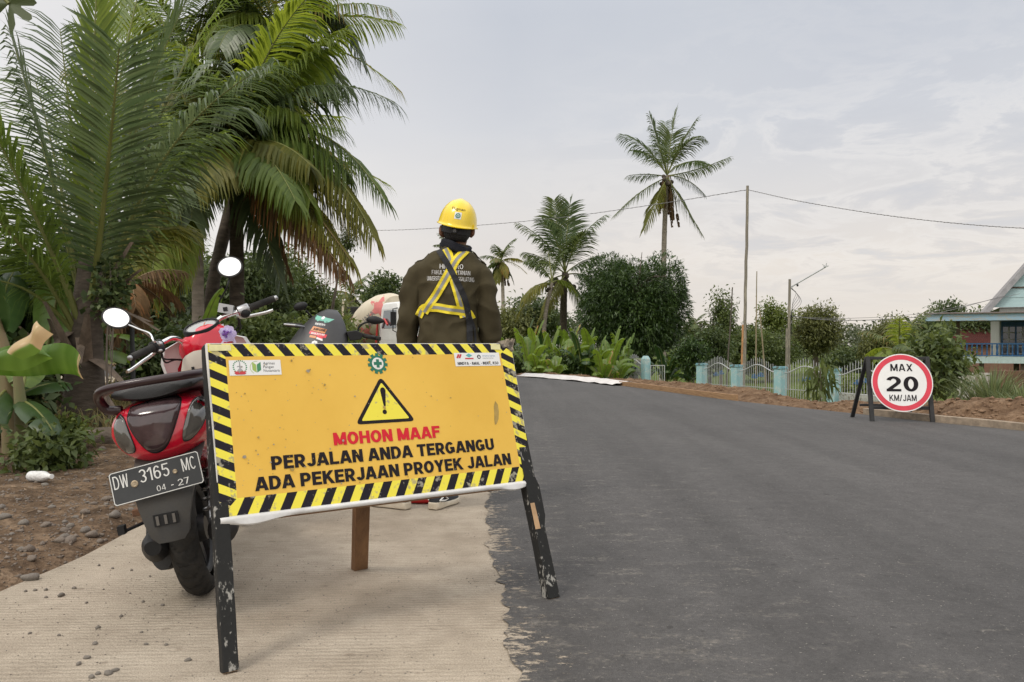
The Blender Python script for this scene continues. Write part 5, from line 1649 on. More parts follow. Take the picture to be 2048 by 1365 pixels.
# everything that turns with the bars (turned left)
SC = Vector((0, .898, 1.034)); ST = .593
def stp(v):
    v = Vector(v)
    return SC + v * math.cos(ST) + SA.cross(v) * math.sin(ST) + SA * (SA.dot(v)) * (1 - math.cos(ST))
bar_l = [(-.06, .055, -.075), (-.085, .05, -.02), (-.125, .03, .012), (-.18, -.005, .012), (-.235, -.038, .006), (-.365, -.098, 0)]
mb = MB()
mb.tube([stp(p) for p in crom(bar_l, 6)], .0125, 12); mb.tube([stp((-p[0], p[1], p[2])) for p in crom([Vector(q) for q in bar_l], 6)], .0125, 12)
mb.build('handlebar', MT['chrome'], scoot, smooth=60)
for s2 in (-1, 1):
    a, b = stp((s2 * .258, -.050, .005)), stp((s2 * .378, -.104, 0))
    d_ = (b - a).normalized(); mb = MB()
    pr = []; n = 22
    for i in range(n + 1):
        pr.append((a.lerp(b, i / n), .0175 if 2 < i < 20 and i % 2 else .0165 if i > 1 else .021))
    mb.tube([p for p, r in pr], [r for p, r in pr], 14, 0)
    mb.tube([b, b + d_ * .012, b + d_ * .016], [.013, .012, .006], 12, 1)
    mb.build('grip', [MT['rubber'], MT['steel']], scoot, smooth=40)
    a, b = stp((s2 * .205, -.022, .008)), stp((s2 * .258, -.048, .006))
    mb = MB(); mb.tube([a, a.lerp(b, .1), a.lerp(b, .9), b], [.020, .026, .027, .022], 16, 0 if s2 < 0 else 1)
    q = stp((s2 * .228, -.045, -.010)); mb.ball(q, (.026, .022, .026), 0, 12, 8)
    if s2 < 0: mb.ball(stp((-.225, -.062, .010)), (.016, .008, .012), 1, 10, 6); mb.ball(stp((-.235, -.060, -.02)), (.012, .008, .008), 1, 10, 6)
    else: mb.box(stp((.165, -.005, .045)), (.07, .045, .045), 1, Matrix.Rotation(R(20), 3, 'Y')); mb.box(stp((.150, -.028, .045)), (.02, .01, .02), 0)
    mb.build('switch_box', [MT['black_plastic'], MT['steel']], scoot, smooth=40)
    mb = MB()
    lv = crom([stp((s2 * .215, .015, -.005)), stp((s2 * .24, .045, -.022)), stp((s2 * .30, .040, -.035)), stp((s2 * .36, .012, -.048)), stp((s2 * .392, -.005, -.050))], 6)
    mb.tube(lv, [.008] * (len(lv) - 2) + [.007, .007], 8, sx=1.3)
    mb.build('brake_lever', MT['chrome'] if s2 < 0 else mat('lever_silver', (.62, .62, .62), .3, .9), scoot, smooth=60)
    mb = MB()
    for j in range(2):
        ca = crom([stp((s2 * .21, .01, -.02 - .01 * j)), stp((s2 * .20, .05, -.06 - .02 * j)), stp((s2 * .13, .09, -.09)), stp((s2 * .05, .09, -.14))], 6)
        mb.tube(ca, .0045, 6)
    mb.build('control_cable', MT['black_plastic'], scoot, smooth=60)
# mirrors (glass normal turned up and back so that it catches the sky)
IR = (Matrix.Rotation(.201, 3, 'Z') @ Matrix.Rotation(-.172, 3, 'Y')).inverted()
def loc3(w): return IR @ (Vector(w) - Vector((-1.17, 3.057, 0)))
def mirror(px, py, d, rx, ry, tilt, stem, nrm):
    c = loc3(at(px, py, d)); n_ = (IR @ Vector(nrm)).normalized()
    upx = (IR @ Vector((math.sin(tilt), 0, math.cos(tilt)))); upx = (upx - n_ * upx.dot(n_)).normalized(); rt = upx.cross(n_).normalized()
    X = Matrix(((rt.x, upx.x, n_.x, c.x), (rt.y, upx.y, n_.y, c.y), (rt.z, upx.z, n_.z, c.z), (0, 0, 0, 1)))
    mb = MB(); rings = []
    for k_, z_ in ((.3, -.030), (.75, -.024), (.98, -.010), (1.09, .0), (1.09, .006), (.955, .0065)):
        rings.append([X @ Vector((rx * k_ * math.cos(2 * PI * j / 40), ry * k_ * math.sin(2 * PI * j / 40), z_)) for j in range(40)])
    mb.loft(rings)
    s_ = crom(stem(c, X), 6); mb.tube(s_, .0045, 8, 1)
    mr = mb.build('mirror', [MT['black_plastic'], MT['chrome'] if stem(c, X)[0].x < 0 else MT['black_plastic']], scoot, smooth=50)
    mb = MB(); mb.add([X @ Vector((rx * .955 * math.cos(2 * PI * j / 40), ry * .955 * math.sin(2 * PI * j / 40), .0068)) for j in range(40)], [tuple(range(40))])
    mb.build('mirror_glass', MT['mirror'], mr)
mirror(233, 637, 3.72, .062, .048, .45, lambda c, X: [stp((-.205, -.02, .028)), loc3(at(308, 684, 3.62)), loc3(at(300, 668, 3.64)), loc3(at(278, 659, 3.68)), loc3(at(256, 650, 3.72)), X @ Vector((.02, -.01, -.024))], (.22, -.80, .42))
mirror(460, 535, 3.95, .056, .0555, .1, lambda c, X: [stp((.165, .0, .06)), stp((.16, .02, .09)), X @ Vector((.003, -.10, -.02)), X @ Vector((0, -.02, -.026))], (.12, -.85, .42))
# lamp pod with the speedometer
_X, _Y = stp((1, 0, 0)) - SC, stp((0, 1, 0)) - SC
_Z = _X.cross(_Y)
_c = stp((.022, .045, -.062))
PM = Matrix(((_X.x, _Y.x, _Z.x, _c.x), (_X.y, _Y.y, _Z.y, _c.y), (_X.z, _Y.z, _Z.z, _c.z), (0, 0, 0, 1)))
mb = MB()
def pr_(y, hw, z0, z1): return [PM @ p for p in sring(y, hw, z0, z1, 2.5)]
mb.loft([pr_(-.075, .075, -.045, .040), pr_(-.06, .100, -.075, .062), pr_(-.02, .128, -.125, .078), pr_(.05, .130, -.13, .070), pr_(.11, .112, -.095, .045), pr_(.15, .085, -.075, .02), pr_(.165, .05, -.05, -.005)])
neck = [PM @ Vector((.06, 0, -.06))]
mb.loft([[PM @ Vector((x * k_, y * k_ + o_, z_)) for x, y in [(.085 * math.cos(a), .08 * math.sin(a)) for a in np.linspace(0, 2 * PI, 17)[:-1]]] for z_, k_, o_ in ((-.05, 1.1, .01), (-.10, 1.0, .0), (-.16, .92, .01), (-.20, .8, .015))])
pod = link_mesh('headlight_pod', evaluated(mb, 'headlight_pod', .007, 6), M_red, scoot)
DMx = PM @ Matrix.Translation((0, -.022, .070)) @ Matrix.Rotation(R(28), 4, 'X')
mb = MB()
def el(k_, z_): return [DMx @ Vector((.086 * k_ * math.cos(2 * PI * j / 40), .058 * k_ * math.sin(2 * PI * j / 40), z_)) for j in range(40)]
mb.loft([el(1.06, -.03), el(1.06, .004), el(1.0, .012), el(.92, .012), el(.90, .006)], 0, cap=False)
mb.add(el(.91, .0055), [tuple(range(40))], 1)
for k in range(17):
    a = R(200 - 220 * k / 16); ca, sa = math.cos(a), math.sin(a)
    mb.bar(DMx @ Vector((.070 * ca, .044 * sa, .0062)), DMx @ Vector((.080 * ca, .050 * sa, .0062)), .002, .0008, 0, DMx.to_3x3() @ Vector((0, 0, 1)))
mb.bar(DMx @ Vector((0, -.015, .0068)), DMx @ Vector((.035, .025, .0068)), .003, .001, 2, DMx.to_3x3() @ Vector((0, 0, 1)))
mb.build('speedometer', [MT['black_plastic'], mat('dial', (.26, .26, .25), .12, coat=1), mat('needle', (.60, .12, .04), .4)], pod, smooth=40)
mb = MB(); mb.ball(PM @ Vector((0, .15, -.03)), (.075, .03, .05), 0, 18, 10); mb.build('headlight', mat('lamp_glass', (.55, .56, .58), .08, coat=1), pod, smooth=80)
mb = MB(); mb.box(PM @ Vector((.085, -.055, .040)), (.016, .004, .010), 0, PM.to_3x3()); mb.build('pod_badge', MT['steel'], pod)
# organza flower tied by the bars
fc = at(458, 668, 3.72)
t = thing('ribbon_flower', 'lilac and white organza flower tied beside the red scooter lamp pod', 'flower', fc)
M_pt = leaf_mat('organza', (.62, .55, .74), (.80, .77, .86), .45, .6); M_pv = mat('violet_heart', (.16, .06, .30), .6, var=.3, vscale=60)
mb = MB()
for ln, n, tilt, r_ in ((0, 7, .25, .040), (1, 6, .7, .028)):
    for k in range(n):
        a = 2 * PI * k / n + ln * .4
        rad = Vector((math.cos(a), 0, math.sin(a))); tan = Vector((-math.sin(a), 0, math.cos(a)))
        rows = []
        for i, (q, w_) in enumerate(((.1, .004), (.45, .013), (.8, .016), (1.0, .006))):
            b = rad * (r_ * q) + Vector((0, -.012 - tilt * .02 * q + .01 * math.sin(a * 3 + i), 0))
            rows.append([b - tan * w_, b + Vector((0, .006, 0)), b + tan * w_])
        mb.loft(rows, 0, cap=False, closed=False)
o = mb.build('petals', M_pt, t, smooth=80)
mb = MB()
for k in range(9):
    a = 2 * PI * k / 9; mb.ball((.009 * math.cos(a) * (k % 2 + .4) - .006, -.026, .009 * math.sin(a) * (k % 2 + .4)), .006, 0, 8, 6)
mb.build('flower_heart', M_pv, t, smooth=80)
mb = MB()
for s2 in (-1, 1): mb.loft([[Vector((s2 * .01 + k * s2 * .008, -.005, -.01 - .018 * k)), Vector((s2 * .02 + k * s2 * .008, -.002 + .004 * (k % 2), -.008 - .018 * k))] for k in range(5)], 0, cap=False, closed=False)
mb.build('ribbon', M_pt, t, smooth=80)

# ================================================================== BLACK SCOOTER facing the camera (same local axes, turned round)
d = 6.2; p0 = at(652, 0, d)
M_mb = mat('matt_black', (.030, .030, .032), .42, var=.15, vscale=5, spec=.45)
bs = thing('motor_scooter', 'dark grey scooter with stickers on its tall front cowl, parked facing the camera', 'scooter', (p0.x - .17, d + .35, 0), (0, -.15, R(172)))
wheel('wheel', 0.35, .24, bs, .05); wheel('wheel', -.95, .24, bs, .055)
bIR = (Matrix.Rotation(R(172), 3, 'Z') @ Matrix.Rotation(-.15, 3, 'Y')).inverted()
def bl(px, py, dd): return bIR @ (at(px, py, dd) - bs.location)
mb = MB(); rings = []
for hw, zz, yy in ((.10, .42, .44), (.19, .58, .42), (.25, .76, .36), (.245, .92, .29), (.205, 1.04, .22), (.145, 1.14, .165), (.088, 1.205, .13), (.036, 1.238, .11)):
    rings.append([Vector((hw * math.sin(q) * (1 if abs(q) < 1.2 else 1.0), yy + .11 * math.cos(q) * min(1, hw / .15), zz)) for q in np.linspace(-1.57, 1.57, 17)] + [Vector((hw * .9 * math.sin(q), yy - .03 + .07 * math.cos(q) * min(1, hw / .15), zz)) for q in np.linspace(1.5, -1.5, 11)])
mb.loft(rings)
cm = mb.mesh('front_cowl', 50); cowl = link_mesh('front_cowl', cm, M_mb, bs); CB = bvh_of(cm)
mb = MB()
M_mint = mat('sticker_mint', (.16, .42, .33), .4); M_or2 = mat('sticker_orange', (.55, .22, .08), .4)
ex2, ez2, dn = Vector((-1, 0, 0)), Vector((0, 0, 1)), Vector((0, -1, 0))
def wp(polys, x, z, off, m, step=.03): wrap(mb, CB, polys, (x, 1.6, z), ex2, ez2, dn, off, m, step)
wing = [[(-.085, .030), (-.02, .022), (-.012, -.005), (-.03, -.018), (-.06, -.004)], [(.085, .016), (.02, .020), (.012, -.005), (.03, -.020), (.06, -.012)], [(-.022, .022), (.022, .022), (.014, -.010), (-.014, -.010)]]
wp(wing, .01, 1.150, .0025, 1); wp([[(.013 * math.cos(a), .013 * math.sin(a)) for a in np.linspace(0, 2 * PI, 15)[:-1]]], .01, 1.165, .004, 0)
def wt(s, x, z, w_, h_, m, off=.003):
    for k5 in range(5): wp([q for q, k in text_2d(s, w_, h_, .22, .17, .1) if k % 5 == k5], x, z, off + .0001 * k5, m, .02)
wt('RIDERS', .01, 1.105, .085, .016, 0)
wp([[(-.07, -.012), (.05, -.022), (.055, .012), (-.06, .022)]], .0, 1.070, .0022, 4); wt('AIRONE', .0, 1.063, .10, .018, 3, .0035)
wp([[(-.075, -.004), (.07, -.020), (.072, .006), (-.072, .020)]], .0, 1.035, .0022, 2); wt('MAKASSAR', .0, 1.031, .11, .014, 0, .0035)
wp([[(-.06, -.006), (-.005, -.008), (-.005, .010), (-.06, .012)]], .0, 1.010, .0022, 4); wp([[(0, -.012), (.055, -.022), (.05, -.008), (0, .002)]], 0, 1.012, .0022, 0); wp([[(0, .002), (.05, -.008), (.048, .004), (0, .012)]], 0, 1.012, .0024, 2)
for k in range(7):
    a = 2 * PI * k / 7; wp([[(.011 * math.cos(b) + .014 * math.cos(a), .009 * math.sin(b) + .012 * math.sin(a)) for b in np.linspace(0, 5.5, 8)]], .0, .965, .0022 + .0003 * k, 0)
mb.build('stickers', [M_s['white'], M_mint, mat('sticker_red', (.60, .05, .07), .4), MT['black_plastic'], M_or2], cowl)
mb = MB(); mb.loft([[Vector((x * w_, yy + .12 * math.cos(x * 1.4), zz)) for x in np.linspace(-1, 1, 9)] + [Vector((x * w_, yy + .02, zz)) for x in np.linspace(.9, -.9, 9)] for w_, zz, yy in ((.13, .60, .40), (.17, .66, .385), (.15, .72, .36))]); mb.build('headlight', mat('lamp_glass', (.45, .46, .48), .08, coat=1), bs, smooth=50)
mb = MB()
mb.tube([bl(572, 650, 6.35), bl(598, 652, 6.4), bl(628, 655, 6.45), bl(655, 662, 6.5), bl(690, 668, 6.5), bl(730, 672, 6.45), bl(752, 676, 6.4)], .013, 10)
mb.build('handlebar', MT['black_plastic'], bs, smooth=60)
for a, b in (((574, 650, 6.35), (604, 652, 6.4)), ((728, 672, 6.45), (760, 678, 6.4))):
    mb = MB(); mb.tube([bl(*a), bl(*b)], .018, 12); mb.build('grip', MT['rubber'], bs, smooth=60)
mb = MB(); mb.tube([bl(568, 649, 6.2), bl(590, 651, 6.2), bl(612, 655, 6.3)], .008, 8); mb.build('brake_lever', MT['steel'], bs)
mb = MB(); mb.loft([[bl(x, y, dd) for x, y in ((692, 664), (712, 661), (728, 668), (722, 680), (700, 682))] for dd in (6.25, 6.35)]); mb.build('switch_box', MT['black_plastic'], bs, bevel=.006)
for px, py, w_, h_, rot, st_ in ((601, 613, .058, .034, R(-14), [(630, 640, 6.5), (621, 631, 6.48), (612, 622, 6.45)]), (751, 641, .075, .034, R(6), [(715, 668, 6.4), (718, 655, 6.4), (728, 647, 6.4), (740, 644, 6.4)])):
    mb = MB(); mb.ball((0, 0, 0), (w_, .03, h_), 0, 18, 12)
    for i, v in enumerate(mb.v):
        x, y, z = v; k_ = 1 - .35 * max(0, (x / w_) * (-1 if px < 700 else 1)) ; mb.v[i] = (x, y, z * (k_ if px > 700 else 1))
    Mr = Matrix.Rotation(rot, 3, 'Y')
    mb.v = [tuple(bIR @ (at(px, py, 6.4) - bs.location + Mr @ Vector(v))) for v in mb.v]
    mb.tube(crom([bl(*q) for q in st_], 5), .008, 8)
    mb.build('mirror', MT['black_plastic'], bs, smooth=70)
mb = MB(); mb.loft([sring(.02, .14, .30, .62), sring(-.3, .13, .28, .42), sring(-.55, .15, .30, .74), sring(-.95, .16, .50, .80), sring(-1.25, .12, .62, .82), sring(-1.36, .05, .70, .80)]); mb.build('body', M_mb, bs, smooth=50)
mb = MB(); mb.loft([sring(-.42, .10, .74, .80), sring(-.6, .14, .75, .86), sring(-.95, .15, .80, .93), sring(-1.25, .10, .84, .92)]); mb.build('seat', M_seat, bs, smooth=50)
mb = MB(); rings = []
for k in range(13):
    a = R(0 + 150 * k / 12); rings.append([Vector((x, .35 + (.265 + z) * math.cos(a), .24 + (.265 + z) * math.sin(a))) for x, z in ((-.07, -.03), (-.05, .004), (0, .012), (.05, .004), (.07, -.03))])
mb.loft(rings, cap=False, closed=False); o = mb.build('front_fender', M_mb, bs, smooth=60); sd = o.modifiers.new('t', 'SOLIDIFY'); sd.thickness = .004
mb = MB()
for x in (-.075, .075): mb.tube([(x, .35, .24), (x, .16, .70)], .018, 10)
mb.build('fork', MT['steel'], bs, smooth=60)
mb = MB(); mb.tube([(-.08, -.35, .26), (-.19, -.42, .02), (-.22, -.42, -.025)], .011, 10); mb.build('side_stand', MT['steel'], bs)

# ================================================================== CONCRETE MIXER TRUCK
d = 36.0; u = d / FPX
tk = thing('mixer_truck', 'white concrete mixer truck with cream drum printed with faded red stars, beyond the flagman', 'truck', (at(832, 0, 34.5).x, 34.5, -.0), (0, 0, math.atan2(-1.3, -2.6) + PI / 2))
# local: y backwards?  x right; the truck faces local -y ... built facing +y after a half turn
tk.rotation_euler = (0, 0, PI + .62)
TW = Matrix.Translation(tk.location) @ Matrix.Rotation(PI + .62, 4, 'Z'); TI = TW.inverted()
M_tw = mat('truck_white', (.66, .66, .64), .4, var=.06, vscale=2); M_cream = mat('drum_cream', (.62, .56, .43), .6, c2=(.50, .43, .32), vscale=1.2)
M_fade = mat('faded_red', (.55, .16, .15), .6, var=.1, vscale=3); M_tr_ = mat('truck_red', (.50, .05, .045), .45)
mb = MB(); mb.box((0, -2.9, .78), (.95, 7.6, .28)); mb.build('chassis', MT['dark_plastic'], tk, bevel=.02)
mb = MB()
cab = [(.62, .55), (1.0, .95), (1.75, 1.0), (2.55, .88), (2.78, .70)]
mb.loft([[Vector((x * hw, y, z)) for x, y in ((-1, -1.15), (1, -1.15), (1, yf), (.85, yf + .08), (-.85, yf + .08), (-1, yf))] for z, hw, yf in ((.62, 1.16, .55), (1.15, 1.18, .58), (1.55, 1.17, .55), (2.45, 1.08, .35), (2.68, 1.0, .22), (2.74, .85, .05))])
cabo = mb.build('cab', M_tw, tk, bevel=.04)
mb = MB(); mb.add([(-1.0, .66, 1.62), (1.0, .66, 1.62), (.93, .465, 2.38), (-.93, .465, 2.38)], [(0, 1, 2, 3)]); mb.build('windscreen', mat('truck_glass', (.05, .07, .08), .05, coat=1, spec=.8), cabo)
mb = MB()
for s2 in (-1, 1): mb.add([(s2 * 1.178, -.9, 1.62), (s2 * 1.178, .42, 1.62), (s2 * 1.10, .30, 2.38), (s2 * 1.10, -.85, 2.38)], [(0, 1, 2, 3)])
for v in range(len(mb.v)): mb.v[v] = (mb.v[v][0] * 1.006, mb.v[v][1], mb.v[v][2])
mb.build('side_window', mat('truck_glass_side', (.05, .07, .08), .05, coat=1, spec=.8), cabo)
for s2 in (-1, 1):
    mb = MB(); mb.tube([(s2 * 1.12, .45, 2.45), (s2 * 1.42, .62, 2.40), (s2 * 1.42, .62, 1.5), (s2 * 1.15, .55, 1.4)], .025, 8); mb.box((s2 * 1.42, .64, 2.0), (.22, .08, .55)); mb.build('wing_mirror', MT['black_plastic'], cabo, bevel=.02)
mb = MB(); mb.box((0, .66, .78), (2.35, .25, .42), 0); mb.build('bumper', M_tw, tk, bevel=.05)
mb = MB(); mb.box((0, .665, 1.16), (1.5, .05, .20)); mb.build('grille', M_tr_, tk, bevel=.02)
for s2 in (-1, 1):
    mb = MB(); mb.ball((s2 * .9, .78, .88), (.17, .08, .15), 0, 16, 10); mb.ball((s2 * .9, .74, 1.12), (.17, .08, .07), 1, 16, 8); mb.build('headlight', [MT['white_paint'], M_tr_], tk, smooth=70)
mb = MB(); mb.lathe([(.06, 0), (.06, .05), (.09, .06), (.09, .16), (.05, .2), (0, .2)], 14, 0, Matrix.Translation((.55, -.3, 2.74))); mb.build('beacon', MT['steel'], cabo, smooth=50)
mb = MB(); mb.tube([(1.3, -1.2, 1.0), (1.32, -1.0, 1.9), (1.2, -.6, 2.0), (1.25, -.2, 1.75)], .05, 8); mb.build('hose', M_tr_, tk, smooth=70)
# drum, tipped up to the rear
DX = Matrix.Translation((0, -3.35, 1.98)) @ Matrix.Rotation(R(13), 4, 'X') @ Matrix.Rotation(R(90), 4, 'X')
mb = MB()
prof = [(0, -1.75), (.75, -1.75), (1.02, -1.25), (1.15, -.6), (1.17, .2), (1.08, .9), (.86, 1.6), (.62, 2.15), (.58, 2.3), (.5, 2.3), (.45, 1.9)]
mb.lathe(prof, 48, 0, DX)
for k in range(len(mb.f)):
    pass
dm = mb.mesh('drum', 40); drum = link_mesh('drum', dm, [M_cream], tk); DBV = bvh_of(dm)
mb = MB(); mb.lathe([(.9, 1.55), (.93, 1.55), (.93, 1.72), (.80, 1.75)], 48, 0, DX); mb.lathe([(.64, 2.12), (.70, 2.12), (.68, 2.34), (.6, 2.34)], 40, 0, DX); mb.build('roller_ring', M_rust, drum, smooth=40)
# faded stars and print on the drum side that faces the camera
view = (Vector((0, 0, .95)) - (TW @ Vector((0, -3.35, 1.98)))).normalized()
lv = (TI.to_3x3() @ -view).normalized(); lr = (TI.to_3x3() @ Vector((1, 0, 0))); lr = (lr - lv * lr.dot(lv)).normalized(); lu = lr.cross(lv).normalized()
if lu.z < 0: lu = -lu
lr = lv.cross(lu).normalized()
dc = Vector((0, -3.35, 1.98))
def star(r, rot=0, n=5):
    P = [(0, 0)]
    o_ = []
    for k in range(2 * n):
        a = PI * k / n + rot; q = r if k % 2 == 0 else r * .42
        o_.append((q * math.sin(a), q * math.cos(a)))
    return [[(0, 0), o_[k], o_[(k + 1) % (2 * n)]] for k in range(2 * n)]
mb = MB()
for x, y, r_, ro in ((-.05, .62, .62, .3), (-.75, -.55, .55, .6)):
    wrap(mb, DBV, star(r_, ro), dc - lv * 1.2 + lr * x + lu * y, lr, lu, lv, .012, 0, .15)
def rot2(polys, a): return [[(x * math.cos(a) - y * math.sin(a), x * math.sin(a) + y * math.cos(a)) for x, y in q] for q in polys]
for s, x, y, sz in (('JAYA', -.52, .12, .66), ('MIX', -.40, -.16, .50)):
    wrap(mb, DBV, rot2([q for q, k in text_2d(s, sz, .22, .2, .16, .1)], R(40)), dc - lv * 1.2 + lr * x + lu * y, lr, lu, lv, .016, 1, .15)
if mb.v: mb.build('drum_print', [M_fade, mat('print_grey', (.20, .19, .18), .6)], drum)
mb = MB()
mb.loft([[Vector((x, y, z)) for x, y in ((-.6, -5.6), (.6, -5.6), (.6, -4.9), (-.6, -4.9))] for z in (.9, 2.1)]); mb.build('rear_pedestal', M_cream, tk, bevel=.03)
mb = MB(); mb.loft([[Vector((x * k_, -5.9 + y * k_, z)) for x, y in ((-.6, -.5), (.6, -.5), (.6, .5), (-.6, .5))] for z, k_ in ((2.1, .4), (2.5, .6), (2.75, .72))]); mb.build('hopper', MT['dark_plastic'], tk, bevel=.03)
mb = MB()
for s2 in (-1, 1):
    mb.tube([(s2 * .9, -5.7, .9), (s2 * .9, -5.7, 3.1)], .03, 6); mb.tube([(s2 * .7, -6.2, .6), (s2 * .7, -6.0, 3.0)], .03, 6)
for k in range(6): mb.tube([(.7, -6.2 + .03 * k, .8 + .4 * k), (.9, -5.7, .8 + .4 * k)], .02, 6)
mb.build('ladder', M_cream, tk)
mb = MB(); mb.loft([[Vector((s2, -1.25 + dy_, z)) for s2, dy_ in ((-.9, 0), (.9, 0), (.9, -.5), (-.9, -.5))] for z in (.95, 1.6)]); mb.build('water_tank', M_tw, tk, bevel=.06)
def twheel(x, y):
    WMx = Matrix.Translation((x, y, .5)) @ Matrix.Rotation(R(90), 4, 'Y')
    mb = MB(); mb.lathe([(.22, -.14), (.46, -.14), (.5, -.09), (.5, .09), (.46, .14), (.22, .14)], 28, 0, WMx); w = mb.build('wheel', MT['rubber'], tk, smooth=40)
    mb = MB(); mb.lathe([(0, -.09), (.24, -.11), (.24, .11), (0, .09)], 20, 0, WMx); mb.build('hub', M_tw, w, smooth=40)
for x in (-1.0, 1.0):
    for y in (-.1, -3.6, -4.9): twheel(x, y)
# ================================================================== BLUE FENCE
M_pil = worn('pillar_blue', (.29, .47, .50), (.46, .52, .50), .5, 3.5, .85, 30, bump=.15)
M_pilcap = worn('pillar_cap_blue', (.17, .34, .39), (.10, .13, .12), .6, 6, .85, 25)
M_iron = mat('grey_iron', (.42, .43, .44), .5, .2, var=.15, vscale=6)
M_orn = mat('ornament_blue', (.035, .12, .28), .5, var=.2, vscale=10)
PP = [(9.45, 19.75), (8.72, 21.7), (7.88, 23.5), (7.13, 25.4), (6.50, 27.4), (5.18, 31.0), (4.62, 33.2)]
FD = Vector((PP[3][0] - PP[1][0], PP[3][1] - PP[1][1], 0)).normalized()
FANG = math.atan2(FD.y, FD.x)
labels = ['pale blue fence pillar standing right behind the round speed sign', 'pale blue fence pillar just right of the young mango sapling, nearest fully visible one', 'pale blue fence pillar left of the sapling, in front of the street lamp pole',
          'pale blue fence pillar immediately left of the foot of the tall electric pole row', 'pale blue fence pillar at the left end of the long arched railing run', 'pale blue capped gatepost with the open grey gate leaf at its right side', 'pale blue capped gatepost left of the arched gate, beside the banana plants']
def mk_pillar(i, cap):
    x, y = PP[i]; z0 = gz(x, y) - .25; h = .26 - z0 + (0.0 if not cap else .04)
    t = thing('fence_pillar', labels[i], 'pillar', (x, y, z0), (0, 0, FANG - PI / 2 + R(6)), 'blue pillars of the yard fence')
    w = .265
    mb = MB(); rings = []
    for k in range(9):
        z = h * k / 8; j = .004 * noise.noise(Vector((x, z * 3, y)))
        rings.append([Vector((a * (w / 2 + j), b * (w / 2 + j), z)) for a, b in ((-1, -1), (1, -1), (1, 1), (-1, 1))])
    mb.loft(rings); mb.build('shaft', M_pil, t, bevel=.01)
    mb = MB()
    if cap:
        mb.box((0, 0, h + .03), (w * .98, w * .98, .06), 0, top=.98); mb.box((0, 0, h + .12), (w * .98, w * .98, .12), 0, top=.55)
    else:
        mb.box((0, 0, h - .025), (w * 1.16, w * 1.16, .05)); mb.box((0, 0, h + .012), (w * 1.05, w * 1.05, .024))
    mb.build('cap', M_pilcap if not cap else M_pil, t, bevel=.008)
for i in range(7): mk_pillar(i, i >= 5)
plabel = {0: 'grey spiked railing panel with blue flower, half behind the round speed sign', 1: 'grey spiked railing panel behind the young mango sapling', 2: 'grey spiked railing panel left of the street lamp pole with two blue flowers', 3: 'grey spiked railing panel at the far left of the arched run', 5: 'small arched grey gate between the two capped blue posts'}
def panel_(i, j, lab, name='fence_panel', cat='railing'):
    a, b = Vector((*PP[i], 0)), Vector((*PP[j], 0)); d = (b - a); L_ = d.length; d.normalize()
    zb = min(gz(*PP[i]), gz(*PP[j])) - .05
    t = thing(name, lab, cat, (a.x, a.y, zb), (0, 0, math.atan2(d.y, d.x)), 'railing panels of the yard fence' if cat == 'railing' else None)
    x0, x1 = .17, L_ - .17
    top = .10 - zb
    def arch(x): 
        q = (x - x0) / (x1 - x0); return top + .21 * (math.sin(PI * q) ** 2.0) 
    mb = MB(); mb.tube([(x, 0, arch(x)) for x in np.linspace(x0, x1, 30)], .018, 8); mb.build('arched_rail', M_iron, t, smooth=60)
    mb = MB(); mb.bar((x0, 0, .12), (x1, 0, .12), .025, .03); mb.bar((x0, 0, .12 + .30), (x1, 0, .42), .02, .02); mb.build('lower_rail', M_iron, t)
    n = max(6, int((x1 - x0) / .095))
    for k in range(n):
        x = x0 + (x1 - x0) * (k + .5) / n
        mb = MB(); z1 = arch(x) + .17 + .03 * (k % 2); mb.tube([(x, .0, .05), (x, 0, z1)], .0085, 5); mb.tube([(x, 0, z1), (x, 0, z1 + .05)], [.010, .001], 5); mb.build('bar', M_iron, t)
    for q in ((.42, .60) if L_ > 1.7 else (.5,)):
        mb = MB(); cx_, cz_ = x0 + (x1 - x0) * q, top - .16 - .06 * (q > .5)
        for kk in range(5):
            a_ = R(18 + 36 * kk); c_, s_ = math.cos(a_), math.sin(a_)
            mb.prism([(cx_, cz_), (cx_ + .13 * c_ - .03 * s_, cz_ + .13 * s_ + .03 * c_), (cx_ + .17 * c_, cz_ + .15 * s_), (cx_ + .13 * c_ + .03 * s_, cz_ + .13 * s_ - .03 * c_)], .008, Matrix.Translation((0, -.012 - .0015 * kk, 0)) @ Matrix.Rotation(R(90), 4, 'X'))
        mb.build('flower_ornament', M_orn, t)
    return t
for i in (0, 1, 2, 3): panel_(i, i + 1, plabel[i])
panel_(5, 6, plabel[5], 'garden_gate', 'gate')
# open gate leaf beside the right gatepost
a = Vector((*PP[5], 0)); zb = gz(*PP[5])
t = thing('gate_leaf', 'plain grey barred gate leaf standing open beside the right capped gatepost', 'gate', (a.x + .18, a.y - .1, zb - .05), (0, 0, R(-12)))
mb = MB(); W2, H2 = .52, .18 - zb
for x in (0, W2): mb.bar((x, 0, 0), (x, 0, H2), .03, .03, 0, (0, 1, 0))
for z in (.05, .35, H2 - .015): mb.bar((0, 0, z), (W2, 0, z), .025, .03)
mb.build('frame', M_iron, t)
for k in range(5):
    mb = MB(); x = W2 * (k + 1) / 6; mb.tube([(x, 0, .06), (x, 0, H2 - .02)], .008, 5); mb.build('bar', M_iron, t)
# white low base wall seen under the nearest panel
mb = MB(); a, b = Vector((*PP[0], 0)), Vector((*PP[1], 0))
for q0, q1 in ((.12, .9),):
    p, q = a.lerp(b, q0), a.lerp(b, q1); mb.bar(p + Vector((.1, .2, -.62)), q + Vector((.1, .2, -.62)), .12, .5)
o = mb.build('base_wall', worn('white_wall', (.55, .54, .50), (.25, .23, .19), .45, 4, .9, 15)); tag(o, 'low white base wall seen through the railing beside the round sign', 'wall')

